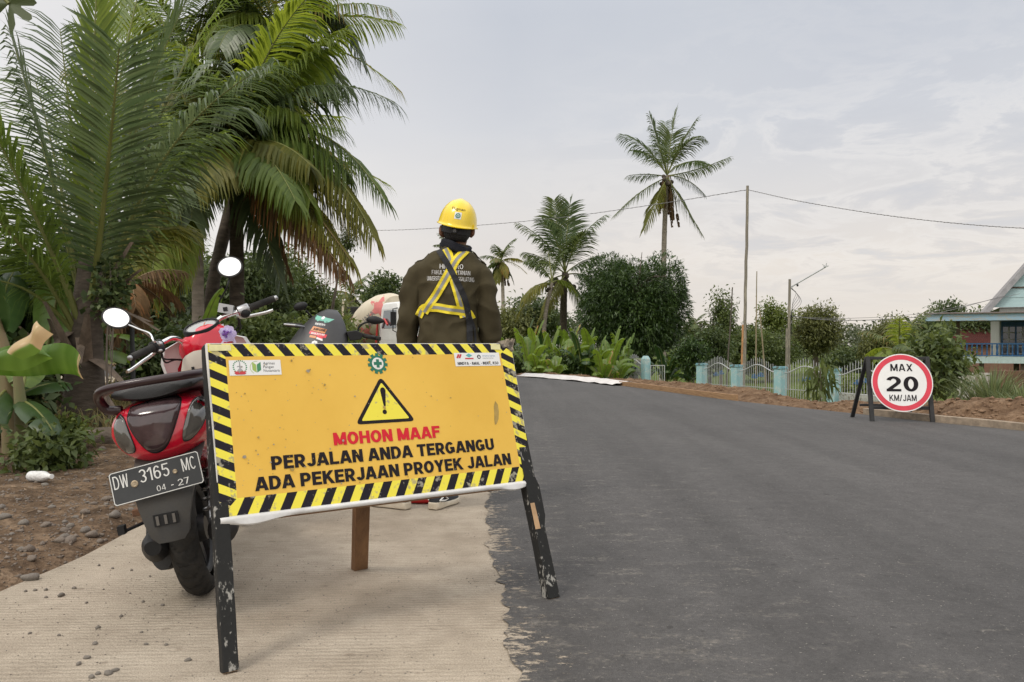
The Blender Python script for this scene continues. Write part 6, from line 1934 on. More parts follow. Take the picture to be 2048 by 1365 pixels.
# ================================================================== POLES AND WIRES
M_pole = worn('weathered_pole', (.19, .17, .14), (.30, .27, .21), .55, 6, .9, 20, stretch=(2, 2, .25))
M_bamboo = mat('bamboo', (.30, .24, .15), .7, c2=(.19, .16, .10), vscale=3, stretch=(1, 1, .5))
def pole(name, lab, cat, foot, head, r0, r1, m, n=10):
    d = foot[2]; f = at(*foot); h = at(*head)
    f.z = gz(f.x, f.y) - .1 if f.y < 60 else -1.5
    t = MB(); k = 14; ax = (h - f)
    pts = [f.lerp(h, i / k) + Vector((.012 * noise.noise(Vector((i * .7, f.x, 0))), 0, 0)) * (ax.length / 3) for i in range(k + 1)]
    loc = f.copy(); t.tube([p - loc for p in pts], [r0 + (r1 - r0) * i / k for i in range(k + 1)], n)
    o = t.build(name, m, smooth=60, loc=loc)
    return tag(o, lab, cat), h
o, PT = pole('electric_pole', 'tall slim wooden electric pole rising above the blue fence, carrying the long wire', 'pole', (1487, 760, 30), (1495, 372, 30), .064, .050, M_pole)
pole('timber_post', 'orange brown sawn post tied to the foot of the tall electric pole', 'post', (1482, 760, 29.6), (1485.5, 650, 29.6), .035, .035, mat('orange_timber', (.42, .22, .10), .8, var=.2, vscale=4))
pole('bamboo_pole', 'very thin upright bamboo pole right of the tall electric pole', 'pole', (1511, 760, 33), (1513.5, 543, 33), .035, .018, M_bamboo)
pole('bamboo_pole', 'thin bamboo pole leaning left, between the electric pole and the street lamp', 'pole', (1534, 750, 31), (1519, 616, 31), .035, .022, M_bamboo)
pole('bamboo_pole', 'dark thin stick leaning right above the bushes left of the electric pole', 'pole', (1452, 720, 36), (1465, 575, 36), .04, .025, mat('dark_stick', (.10, .085, .07), .9))
pole('lamp_prop', 'short weathered post strapped to the street lamp pole', 'post', (1572.5, 760, 35.7), (1574, 657, 35.7), .06, .055, M_pole)
# street lamp
d = 36; f = at(1576, 0, d); f.z = gz(f.x, f.y)
t = thing('street_lamp', 'weathered wooden street lamp pole with a long rising metal arm', 'street lamp', f)
mb = MB(); hd = at(1579.5, 559, d) - f
mb.tube([Vector((0, 0, -.1)).lerp(hd, k / 10) for k in range(11)], [.075 - .02 * k / 10 for k in range(11)], 10); mb.build('pole', M_pole, t, smooth=60)
mb = MB(); a0, a1 = at(1581, 575, d) - f, at(1652, 534, d - .6) - f
mb.tube([a0, a0.lerp(a1, .5), a1], .030, 8); mb.tube([a0 + Vector((-.05, 0, -.12)), a0.lerp(a1, .12)], .02, 6); mb.build('lamp_arm', M_iron, t, smooth=60)
mb = MB(); mb.ball(a0.lerp(a1, .20) + Vector((0, 0, -.09)), (.05, .05, .06), 0, 10, 8); mb.tube([a0.lerp(a1, .2), a0.lerp(a1, .2) + Vector((0, 0, -.07))], .015, 6); mb.build('insulator', MT['dark_plastic'], t)
mb = MB(); mb.bar(a1 - Vector((.10, 0, .0)), a1 + Vector((.10, 0, .03)), .05, .05); mb.tube([a1, a1 + Vector((.02, 0, .16))], .018, 6); mb.tube([a1 + Vector((-.02, 0, .02)), a1 + Vector((-.16, 0, .10))], .014, 6); mb.build('lamp_bracket', M_iron, t)
mb = MB()
for k in range(5): mb.tube(crom([a0 + Vector((.02 * k, 0, -.05)), a0 + Vector((.25 + .06 * k, 0, -.25 - .1 * k)), a0 + Vector((.10 - .02 * k, 0, -.7 - .15 * k)), a0 + Vector((.03, -.03, -1.5 - .2 * k))], 5), .008, 4)
mb.build('loose_wire', MT['black_plastic'], t)
M_wire = mat('wire', (.16, .155, .16), .6)
def wire(lab, pts, r, twist=False):
    mb = MB(); P = crom([at(*p) for p in pts], 16); mb.tube(P, r, 5)
    if twist:
        Q = []
        for i in range(len(P) - 1):
            for k in range(4): Q.append(P[i].lerp(P[i + 1], k / 4))
        mb.tube([p + Vector((0, math.cos(i * 1.1), math.sin(i * 1.1))) * r * 1.2 for i, p in enumerate(Q)], r * .7, 4)
    o = mb.build('wire', M_wire, smooth=60); return tag(o, lab, 'wire')
wire('long twisted overhead wire running from the palms to the top of the tall electric pole', [(560, 452, 46), (740, 461, 44), (900, 455, 41.5), (1100, 438, 37.5), (1300, 411, 33.5), (1495, 380, 30)], .011, True)
wire('overhead wire sagging from the tall electric pole to the right edge', [(1495, 380, 30), (1600, 403, 28.5), (1750, 428, 26.5), (1900, 446, 25), (2048, 457, 24), (2250, 462, 22)], .010, True)
wire('lower wire from the street lamp pole to the blue house', [(1579, 632, 36), (1650, 640, 37), (1750, 640, 38.5), (1860, 630, 40), (2010, 592, 43.2)], .017)
wire('thin wire just above the lower one, reaching the blue house gable', [(1579, 634, 36), (1700, 637, 37.5), (1850, 626, 40), (2040, 588, 43.2)], .010)

# ================================================================== BLUE STILT HOUSE
d = 40.0
def H(px, py, dd=d): return at(px, py, dd)
base = H(2000, 0, 43); base.z = -1.75
hs = thing('stilt_house', 'pale blue wooden house on stilts with a blue veranda railing and steep gable', 'house', base + Vector((2.1, 1.6, 0)), (0, 0, R(-27)))
def hl(px, py, dd): return at(px, py, dd) - base
M_wallb = mat('plank_blue', (.40, .54, .55), .8, c2=(.32, .46, .48), vscale=2, stretch=(.3, .3, 3), bump=.1)
M_wallw = mat('plank_white', (.50, .50, .46), .8, c2=(.40, .39, .36), vscale=2, stretch=(3, 3, .3))
M_fasc = worn('fascia_blue', (.26, .38, .48), (.36, .34, .30), .5, 5, .8, 20, stretch=(.3, .3, 2))
M_dkblue = mat('door_blue', (.018, .085, .19), .45, var=.15, vscale=5)
M_railb = mat('rail_blue', (.035, .13, .30), .5, var=.2, vscale=5)
M_zinc = mat('zinc', (.30, .29, .29), .5, .3, c2=(.20, .17, .15), vscale=1.5)
M_rroof = mat('rust_roof', (.080, .026, .021), .8, spec=.05, c2=(.065, .026, .023), vscale=1.2)
M_dkw = mat('dark_wood', (.085, .060, .042), .85, var=.3, vscale=5)
# main block: gable wall faces the road, plank courses overlap
xw0, xw1, yw = hl(1980, 0, 43.2).x - .55, hl(1980, 0, 43.2).x + 7.8, 43.2 - base.y
z_fl = hl(0, 727, 41).z; z_ev = hl(0, 612, 43.2).z
xm = (xw0 + xw1) / 2 + .0
gx0 = hl(1962, 0, 43.2).x - .55; slope = 1.22 * (hl(0, 520, 43.2).z - hl(0, 610, 43.2).z) / (hl(2048, 0, 43.2).x - hl(1962, 0, 43.2).x)
apex_z = z_ev + (xm - gx0) * slope
mb = MB(); mb.box(((xw0 + xw1) / 2, yw + 3.2, (z_fl + z_ev) / 2), (xw1 - xw0, 6.4, z_ev - z_fl)); mb.build('wall', M_wallw, hs)
mb = MB()
n = 11
for k in range(n):
    za, zb_ = z_ev + (apex_z - z_ev) * k / n, z_ev + (apex_z - z_ev) * (k + 1) / n
    xa = gx0 + (za - z_ev) / slope + .1; xb = gx0 + (zb_ - z_ev) / slope + .1
    mb.add([(xa, yw - .26, za), (2 * xm - xa, yw - .26, za), (2 * xm - xb, yw - .23, zb_), (xb, yw - .23, zb_), (xa, yw - .20, za), (2 * xm - xa, yw - .20, za)], [(0, 1, 2, 3), (4, 5, 1, 0)])
mb.build('gable_boards', M_wallb, hs)
mb = MB()
zt = hl(0, 571, 43).z; mb.bar((gx0 + 1.0, yw - .29, zt), (2 * xm - gx0 - 1.0, yw - .29, zt), .05, .07)
mb.build('gable_beam', M_dkw, hs)
wx = hl(2034, 0, 43).x
mb = MB(); mb.bar((wx, yw - .30, hl(0, 604, 43).z), (wx, yw - .30, zt), .08, .08, 0, (0, 1, 0)); mb.bar((wx + 1.6, yw - .30, hl(0, 604, 43).z), (wx + 1.6, yw - .30, zt), .08, .08, 0, (0, 1, 0)); fr = mb.build('gable_window', M_fasc, hs)
mb = MB(); mb.box((wx + .8, yw - .27, (hl(0, 600, 43).z + zt) / 2), (1.5, .03, .62)); mb.build('pane', mat('gable_glass', (.16, .24, .36), .2, coat=.5), fr)
# steep main roof with bargeboards
mb = MB()
for s2 in (-1, 1):
    e0 = Vector((xm + s2 * (xm - gx0 + .2), yw - .50, z_ev - .2 * slope)); e1 = Vector((xm, yw - .50, apex_z))
    b0, b1 = e0 + Vector((0, 7.6, 0)), e1 + Vector((0, 7.6, 0)); th = Vector((0, 0, .07))
    mb.add([e0, e1, b1, b0, e0 + th, e1 + th, b1 + th, b0 + th], [(0, 1, 2, 3), (7, 6, 5, 4), (0, 4, 5, 1), (3, 2, 6, 7), (0, 3, 7, 4), (1, 5, 6, 2)])
roof = mb.build('roof', M_zinc, hs)
mb = MB()
for s2 in (-1, 1):
    mb.bar((xm + s2 * (xm - gx0 + .21), yw - .53, z_ev - .21 * slope - .02), (xm, yw - .53, apex_z - .02), .05, .26, 0, (0, 0, 1))
mb.build('bargeboard', mat('bargeboard', (.34, .34, .35), .7, c2=(.22, .22, .23), vscale=3), roof)
# veranda: floor, skirt, roof with wide fascia, posts, railing
vx0, vx1 = hl(1912, 0, 40).x + .75, xw1; vy0 = 40.0 - base.y
mb = MB(); mb.box(((vx0 + vx1) / 2, (vy0 + yw) / 2, z_fl + .22), (vx1 - vx0, yw - vy0 - .01, .10)); mb.build('veranda_floor', M_dkw, hs)
mb = MB()
n = 60
for k in range(n):
    x = vx0 + (vx1 - vx0) * (k + .5) / n; mb.box((x, vy0 - .02 - .004 * (k % 2), z_fl + .14), ((vx1 - vx0) / n * .985, .025, .36))
for k in range(14):
    mb.box((vx0 - .02 - .004 * (k % 2), vy0 + .12 + (yw - vy0 - .2) * k / 14, z_fl + .14), (.025, (yw - vy0) / 14 * .97, .36))
sk = mb.build('floor_skirt', mat('skirt_pale', (.42, .52, .52), .8, var=.1, vscale=6), hs)
zr = hl(0, 688, 40).z; zr0 = z_fl + .34
mb = MB(); mb.bar((vx0, vy0 + .02, zr), (vx1, vy0 + .02, zr), .07, .07); mb.bar((vx0, vy0 + .02, zr0 + .03), (vx1, vy0 + .02, zr0 + .03), .05, .05)
mb.bar((vx0 + .03, vy0, zr), (vx0 + .03, yw, zr), .07, .07); mb.build('railing', M_railb, hs)
n = 46
for k in range(n):
    x = vx0 + .1 + (vx1 - vx0 - .2) * k / (n - 1); r_ = .045 if k % 8 else .07
    mb = MB(); mb.lathe([(r_ * .6, zr0 + .05), (r_, zr0 + .12), (r_ * .6, (zr + zr0) / 2), (r_, zr - .15), (r_ * .6, zr - .03)], 6, 0, Matrix.Translation((x, vy0 + .02, 0))); mb.build('baluster', M_railb, hs)
ze = hl(0, 637, 39.2).z
mb = MB()
for px in (1915, 2130):
    x = hl(px, 0, 40).x + .82; mb2 = MB(); mb2.box((x, vy0 + .06, (z_fl + ze) / 2 + .1), (.17, .17, ze - z_fl + .5)); mb2.build('post', M_dkw, hs, bevel=.01)
ex0 = hl(1872, 0, 38.8).x + 1.0; ey = 38.8 - base.y
mb = MB(); zf = hl(0, 630, 38.8).z
mb.box(((ex0 + vx1) / 2, ey, zf), (vx1 - ex0, .05, .38)); mb.box((ex0, (ey + yw) / 2, zf + .02), (.05, yw - ey, .36))
vr = mb.build('fascia', M_fasc, hs)
mb = MB(); th = .05
A_ = [Vector((ex0 - .12, ey - .15, zf + .17)), Vector((vx1, ey - .15, zf + .17)), Vector((vx1, yw - .3, zf + .34)), Vector((ex0 - .12, yw - .3, zf + .34))]
mb.add(A_ + [p + Vector((0, 0, th)) for p in A_], [(3, 2, 1, 0), (4, 5, 6, 7), (0, 1, 5, 4), (1, 2, 6, 5), (2, 3, 7, 6), (3, 0, 4, 7)]); mb.build('veranda_roof', mat('dull_zinc', (.13, .10, .09), .7, var=.3, vscale=2), hs)
mb = MB(); mb.box(((ex0 + vx1) / 2, (ey + yw) / 2, zf - .12), (vx1 - ex0 - .2, yw - ey - .2, .03)); mb.build('veranda_ceiling', mat('ceiling_grey', (.36, .36, .34), .9), hs)
# double door window with panes
dx0, dx1 = hl(1994, 0, 43.1).x - .75, hl(2041, 0, 43.1).x - .70; dz0, dz1 = z_fl + .3, hl(0, 637, 43.1).z
mb = MB()
for x in (dx0, (dx0 + dx1) / 2, dx1): mb.bar((x, yw - .05, dz0), (x, yw - .05, dz1), .08, .12, 0, (0, 1, 0))
for z in (dz0 + .04, dz1, dz1 - .36): mb.bar((dx0, yw - .055, z), (dx1, yw - .055, z), .08, .12)
mb.box(((dx0 + dx1) / 2, yw - .035, dz1 - .18), (dx1 - dx0, .03, .34))
dr = mb.build('door', M_dkblue, hs)
mb = MB()
for s2 in (0, 1):
    xa = dx0 + (dx1 - dx0) * s2 / 2
    for c_ in (0, 1):
        for r_ in range(4):
            w_ = (dx1 - dx0) / 4
            mb.box((xa + w_ * (c_ + .5), yw - .03, dz0 + .15 + (dz1 - .5 - dz0) * (r_ + .5) / 4), (w_ * .74, .02, (dz1 - .5 - dz0) / 4 * .80))
mb.build('pane', mat('dark_glass', (.012, .02, .035), .12, coat=.6), dr)
mb = MB()
for px in (1922, 1985, 2060, 2140):
    for dd in (40.3, 43.5, 47):
        p = hl(px, 0, dd); mb2 = MB(); mb2.box((p.x, p.y, (z_fl) / 2), (.2, .2, z_fl + .2)); mb2.build('stilt', M_dkw, hs)
# red brown roofed house behind it
d2 = 56; b2 = at(1930, 0, d2); b2.z = -1.8
h2 = thing('roofed_house', 'low house with a rust red corrugated roof seen behind the blue veranda', 'house', b2)
def l2(px, py, dd=d2): return at(px, py, dd) - b2
r0, r1, r2, r3 = l2(1885, 692), l2(2100, 692), l2(2100, 646, d2 + 4), l2(1938, 648, d2 + 4)
mb = MB(); n = 40; rings = []
for k in range(n * 2 + 1):
    t_ = k / (n * 2); up_ = Vector((0, 0, .05 * (k % 2)))
    rings.append([r0.lerp(r1, t_) + up_, r3.lerp(r2, t_) + up_])
mb.loft(rings, cap=False, closed=False); o = mb.build('roof', M_rroof, h2); sd = o.modifiers.new('t', 'SOLIDIFY'); sd.thickness = .03
zt = r0.z
mb = MB(); mb.box(((r0.x + r1.x) / 2 + .4, 2.3, zt / 2), ((r1.x - r0.x) - .8, 4.2, zt - .02)); mb.build('wall', mat('brick_wall', (.24, .13, .095), .9, var=.2, vscale=6), h2)
# white garden wall and rubble in front of the house
b3 = at(1950, 0, 30); b3.z = 0
mb = MB()
for k in range(5):
    x0_, x1_ = at(1915 + 17 * k, 0, 30).x, at(1915 + 17 * k + 16.5, 0, 30).x
    mb.box(((x0_ + x1_) / 2, 30 + .02 * (k % 2), -.62), (x1_ - x0_, .14, .95))
o = mb.build('garden_wall', worn('garden_wall_white', (.50, .48, .44), (.26, .22, .17), .5, 4, .9, 12)); tag(o, 'stained low white garden wall below the blue stilt house', 'wall')
mb = MB(); x0_, x1_ = at(2005, 0, 29).x, at(2200, 0, 29).x
mb.box(((x0_ + x1_) / 2, 29.5, -.55), (x1_ - x0_, .3, 1.0)); o = mb.build('brick_wall', mat('raw_brick', (.17, .095, .06), .95, c2=(.09, .055, .038), vscale=5, bump=.6, bscale=9)); tag(o, 'rough brown brick wall behind the lemongrass at the right edge', 'wall')
# red roofed shed far left, behind the scooters
d4 = 38; b4 = at(575, 0, d4); b4.z = -.5
h4 = thing('shed', 'small shed with a rust red roof among the trees left of the dark scooter', 'shed', b4)
def l4(px, py, dd=d4): return at(px, py, dd) - b4
mb = MB(); mb.add([l4(520, 653), l4(622, 656), l4(622, 630, d4 + 3), l4(528, 627, d4 + 3)], [(0, 1, 2, 3)]); o = mb.build('roof', mat('shed_roof', (.22, .085, .06), .8, var=.15, vscale=2), h4); sd = o.modifiers.new('t', 'SOLIDIFY'); sd.thickness = .05
mb = MB(); mb.bar(l4(526, 626, d4 + 2.9), l4(623, 629, d4 + 2.9), .1, .12); mb.build('ridge_cap', M_zinc, h4)
mb = MB(); mb.box(((l4(520, 0).x + l4(622, 0).x) / 2, 1.6, l4(0, 655).z / 2), (2.2, 2.6, l4(0, 655).z)); mb.build('wall', mat('shed_wall', (.16, .14, .12), .9), h4)
# ================================================================== VEGETATION
M_palm = leaf_mat('palm_green', (.052, .095, .024), (.17, .235, .052), .46, .42, dry=(.26, .19, .06))
M_palm_l = leaf_mat('palm_light', (.085, .135, .022), (.25, .31, .055), .50, .45, dry=(.36, .28, .07))
M_palm_d = leaf_mat('palm_dark', (.038, .070, .030), (.12, .160, .072), .36, .38, spec=.5)
M_palm_y = leaf_mat('palm_yellow', (.095, .115, .024), (.27, .25, .055), .46, .5, dry=(.36, .20, .06))
M_palm_b = leaf_mat('palm_brown', (.060, .040, .022), (.19, .115, .055), .25, .7, dry=(.33, .15, .06), spec=.15)
M_far = leaf_mat('far_palm', (.040, .070, .026), (.125, .155, .050), .34, .5, dry=(.20, .16, .06))
M_rach = mat('rachis_green', (.17, .18, .05), .55, c2=(.11, .12, .03), vscale=3)
M_rachb = mat('rachis_brown', (.21, .145, .075), .7, c2=(.13, .08, .04), vscale=4)
M_trunk = mat('palm_bark', (.36, .31, .26), .95, c2=(.19, .16, .13), vscale=4, bump=.5, bscale=12, stretch=(1, 1, 3))
M_trunkd = mat('palm_bark_dark', (.12, .095, .075), .95, c2=(.05, .04, .031), vscale=5, bump=.6, bscale=12, stretch=(1, 1, 3))

def frond_geo(P, llen, width=.042, n=60, hang=.45, sweep=.55, start=.16, var0=.5, dry_tip=0, fold=.35, wind=(0, 0, 0), lift=0.0, full=False, seed=0, taper=.45):
    """P: rachis control points. Returns leaf verts, faces, var and the rachis curve."""
    rg = np.random.default_rng(seed)
    C = bez(P, 28)
    L = sum((b - a).length for a, b in zip(C, C[1:]))
    V = []; F = []; A = []
    W = Vector(wind)
    for i in range(n):
        t = start + (1 - start) * (i + rg.uniform(-.2, .2)) / (n - 1); t = min(max(t, start), 1)
        k = min(int(t * 28), 27); p = C[k].lerp(C[k + 1], t * 28 - k)
        T = (C[k + 1] - C[k]).normalized()
        side = T.cross(Vector((0, 0, 1)))
        if side.length < .15: side = T.cross(Vector((0, 1, .2)))
        side.normalize(); nor = side.cross(T).normalized()
        tt = (t - start) / (1 - start)
        prof = min(1, .35 + tt * 3.2) * (1 - (1 - taper) * max(0, (tt - .35) / .65) ** 1.5)
        for s in (-1, 1):
            if not full and rg.random() < .03: continue
            ln = llen * prof * rg.uniform(.86, 1.1)
            sw = sweep + .55 * tt + rg.uniform(-.08, .08)
            d = (side * s + T * sw + nor * (lift + rg.uniform(-.10, .16))).normalized()
            hg = hang * rg.uniform(.75, 1.3)
            w = width * (.75 + .35 * prof) * rg.uniform(.85, 1.1)
            pts = [p]; dd = d.copy()
            for q in range(3):
                dd = (dd + Vector((0, 0, -1)) * hg * (.30 + .38 * q) + W * (.12 + .2 * q)).normalized()
                pts.append(pts[-1] + dd * ln / 3)
            o = len(V)
            for q, (pt, ww) in enumerate(zip(pts, (.45, 1.0, .72, .06))):
                ax = (pts[min(q + 1, 3)] - pts[max(q - 1, 0)]).normalized()
                wv = ax.cross(nor); wv = wv.normalized() if wv.length > .05 else T
                wv = (wv + nor * s * fold).normalized()
                V += [pt - wv * w / 2 * ww, pt + wv * w / 2 * ww]
            v = var0 + rg.uniform(-.22, .22)
            for q in range(3):
                F.append((o + 2 * q, o + 2 * q + 1, o + 2 * q + 3, o + 2 * q + 2))
            A += [v] * 4 + [min(1, v + dry_tip * .5 * rg.random())] * 2 + [min(1, v + dry_tip * rg.uniform(.4, 1))] * 2
    return V, F, A, C, L
def frond(parent, P, llen, m=None, rm=None, r0=.028, name='frond', origin=(0, 0, 0), **k):
    o_ = Vector(origin); P = [Vector(p) - o_ for p in P]
    V, F, A, C, L = frond_geo(P, llen, **k)
    nv = len(V)
    mb = MB(); mb.tube(C, [r0 * (1 - .86 * (i / 28) ** .8) for i in range(29)], 6)
    V2 = [tuple(v) for v in V] + list(mb.v)
    me = bpy.data.meshes.new(name)
    me.from_pydata(V2, [], [tuple(f) for f in F] + [tuple(i + nv for i in f) for f in mb.f])
    mi = [0] * len(F) + [1] * len(mb.f); me.polygons.foreach_set('material_index', mi)
    a = me.attributes.new('var', 'FLOAT', 'POINT'); a.data.foreach_set('value', np.array(A + [.5] * len(mb.v), np.float32))
    return link_mesh(name, me, [m or M_palm, rm or M_rach], parent)
def trunk_mesh(parent, pts, r, m, rings_=True, name='trunk', n=14):
    C = crom(pts, 16); k = len(C)
    L = sum((b - a).length for a, b in zip(C, C[1:]))
    rad = []
    for i in range(k):
        t = i / (k - 1); rr = r * (1.25 - .35 * min(1, t * 6)) * (1 - .22 * t)
        rad.append(rr * (1 + (.045 if rings_ and i % 2 else 0)))
    mb = MB(); mb.tube(C, rad, n); return mb.build(name, m, parent, smooth=70)

def fr_px(parent, org, pts, llen, **k):
    return frond(parent, [at(*p) for p in pts], llen, origin=org, **k)

# ---- young coconut palm at the left, with the great plain fronds
d = 8.3; org = at(165, 0, d); org.z = gz(org.x, org.y) - .05
yp = thing('young_coconut_palm', 'young coconut palm with huge dark fronds, filling the left edge of the photo', 'palm tree', org)
specs = [
 ([(178, 640, 8.3), (212, 400, 7.9), (238, 98, 7.0)], .66, dict(n=64, hang=.22, sweep=.5, lift=.02, width=.037, m=M_palm_d, start=.20, taper=.80, r0=.045)),
 ([(172, 650, 8.3), (105, 330, 8.2), (22, 70, 8.0)], .95, dict(n=64, hang=.42, width=.033, m=M_palm_d, r0=.038)),
 ([(160, 650, 8.2), (85, 430, 7.9), (-60, 180, 7.4)], .95, dict(n=64, hang=.50, width=.033, r0=.038)),
 ([(150, 660, 8.2), (60, 470, 7.8), (-130, 330, 7.2)], .9, dict(n=60, hang=.55, width=.031, r0=.035)),
 ([(188, 640, 8.4), (178, 280, 8.5), (196, -90, 8.4)], .62, dict(n=60, hang=.05, sweep=1.4, lift=.1, width=.041, m=M_palm_l, r0=.03, var0=.25)),
 ([(190, 640, 8.4), (250, 220, 8.7), (395, -40, 8.8)], .85, dict(n=66, hang=.22, sweep=.75, width=.031, m=M_palm_d)),
 ([(195, 640, 8.4), (290, 250, 8.4), (540, 130, 8.0)], .78, dict(n=66, hang=.55, width=.033, m=M_palm_d, wind=(.1, 0, 0))),
 ([(195, 660, 8.4), (270, 400, 8.8), (375, 470, 9.2)], .80, dict(n=56, hang=.55, width=.031, m=M_palm_y, var0=.3)),
 ([(185, 660, 8.5), (170, 380, 9.4), (90, 240, 10.4)], .9, dict(n=60, hang=.4, width=.033)),
 ([(190, 660, 8.5), (260, 360, 9.5), (350, 250, 10.5)], .9, dict(n=60, hang=.45, width=.033)),
 ([(150, 670, 8.2), (70, 560, 7.9), (-30, 560, 7.7)], .75, dict(n=50, hang=.7, width=.003, m=M_palm)),
]
specs += [
 ([(168, 640, 8.4), (120, 330, 8.9), (70, 160, 9.2)], .95, dict(n=60, hang=.45, width=.033)),
 ([(160, 650, 8.3), (60, 380, 8.6), (-40, 260, 8.8)], .95, dict(n=60, hang=.5, width=.033)),
 ([(165, 650, 8.3), (110, 480, 8.8), (20, 420, 9.2)], .85, dict(n=56, hang=.6, width=.031, m=M_palm)),
 ([(185, 640, 8.5), (215, 200, 9.4), (290, -60, 9.8)], .95, dict(n=64, hang=.25, sweep=.8, width=.033)),
 ([(190, 640, 8.5), (230, 300, 9.2), (310, 130, 9.8)], .9, dict(n=60, hang=.4, width=.033, m=M_palm_d)),
 ([(195, 650, 8.4), (270, 330, 8.9), (440, 270, 9.0)], .9, dict(n=60, hang=.5, width=.033)),
 ([(180, 645, 8.3), (150, 300, 8.6), (120, 60, 8.8)], .85, dict(n=60, hang=.35, width=.033, m=M_palm_d)),
 ([(190, 640, 8.6), (300, 200, 9.6), (460, -20, 10)], 1.0, dict(n=66, hang=.4, sweep=.7, width=.033, m=M_palm)),
]
for i, (P, ll, k) in enumerate(specs):
    fr_px(yp, org, P, ll, seed=i + 1, **k)
# trunk: short, wrapped in dry sheaths
mb = MB()
mb.tube([(0, 0, -.1), (.02, 0, .5), (.03, 0, 1.0), (.06, 0, 1.5), (.08, 0, 1.9)], [.24, .20, .17, .14, .10], 14)
mb.build('trunk', M_trunkd, yp, smooth=60)
M_sheath = mat('dry_sheath', (.24, .18, .135), .9, c2=(.10, .078, .06), vscale=3, bump=.5, bscale=20, stretch=(3, 3, .5))
for k in range(20):
    a = rng.uniform(0, 2 * PI); z0 = rng.uniform(.2, 1.5); L_ = rng.uniform(.35, .85)
    dv = Vector((math.cos(a), math.sin(a), 0)); sp = rng.uniform(.15, .55)
    up_ = rng.random() < .4
    P = [dv * .14 + Vector((0, 0, z0)), dv * (.20 + sp * .3) + Vector((0, 0, z0 + L_ * .5 * (1 if up_ else -.2))), dv * (.22 + sp) + Vector((0, 0, z0 + (L_ if up_ else -L_ * .55)))]
    C = bez(P, 8); tn = Vector((-dv.y, dv.x, 0)); mb = MB(); rings = []
    for i, c in enumerate(C):
        w = (.06 + .03 * (k % 3) / 2) * (1 - .8 * i / 8) + .006; rings.append([c - tn * w - dv * .02, c + dv * .012, c + tn * w - dv * .02, c - dv * .012])
    mb.loft(rings); mb.build('dry_sheath', M_sheath, yp, smooth=50)

# ---- coconut palms behind: trunks and crowns; the fronds that show are placed as the photo shows them
def palm(lab, foot, mid, head, r, m, name='coconut_palm', bark=None, group=None):
    f = at(*foot); f.z = gz(f.x, f.y) - .1 if f.y < 60 else -1.4
    t = thing(name, lab, 'palm tree', f, group=group)
    pts = [Vector((0, 0, 0)), at(*mid) - f, at(*head) - f]
    trunk_mesh(t, pts, r, bark or M_trunk)
    return t, f
def rnd_crown(t, f, head, R_, n, ll, seed, m=None, el=(-35, 80), wind=(.12, 0, 0), nleaf=40, width=.05, r0=.03, droop=.75, skip=None, hang=.5):
    rg = random.Random(seed); c = at(*head)
    ms = m if isinstance(m, (list, tuple)) else [m or M_palm]
    for k in range(n):
        az = 2 * PI * (k * .618) + rg.uniform(-.3, .3)
        e = R(el[1] + (el[0] - el[1]) * (k / max(1, n - 1)) ** .9 + rg.uniform(-8, 8))
        L_ = R_ * rg.uniform(.82, 1.1)
        dv = Vector((math.cos(az), math.sin(az), 0))
        p1 = c + dv * (L_ * .5 * math.cos(e)) + Vector((0, 0, L_ * .5 * math.sin(e)))
        e2 = e - R(70) * droop
        p2 = p1 + dv * (L_ * .5 * max(.1, math.cos(e2))) + Vector((0, 0, L_ * .5 * math.sin(e2))) + Vector(wind) * L_ * .5
        if skip and skip(dv, e): continue
        frond(t, [c, p1, p2], ll * rg.uniform(.9, 1.1), origin=f, m=ms[k % len(ms)], rm=M_rachb if ms[k % len(ms)] in (M_palm_b,) else M_rach, n=nleaf, width=width, r0=r0, hang=hang, wind=(wind[0], 0, 0), seed=seed * 50 + k, var0=.35 + .4 * rg.random(), dry_tip=.15)
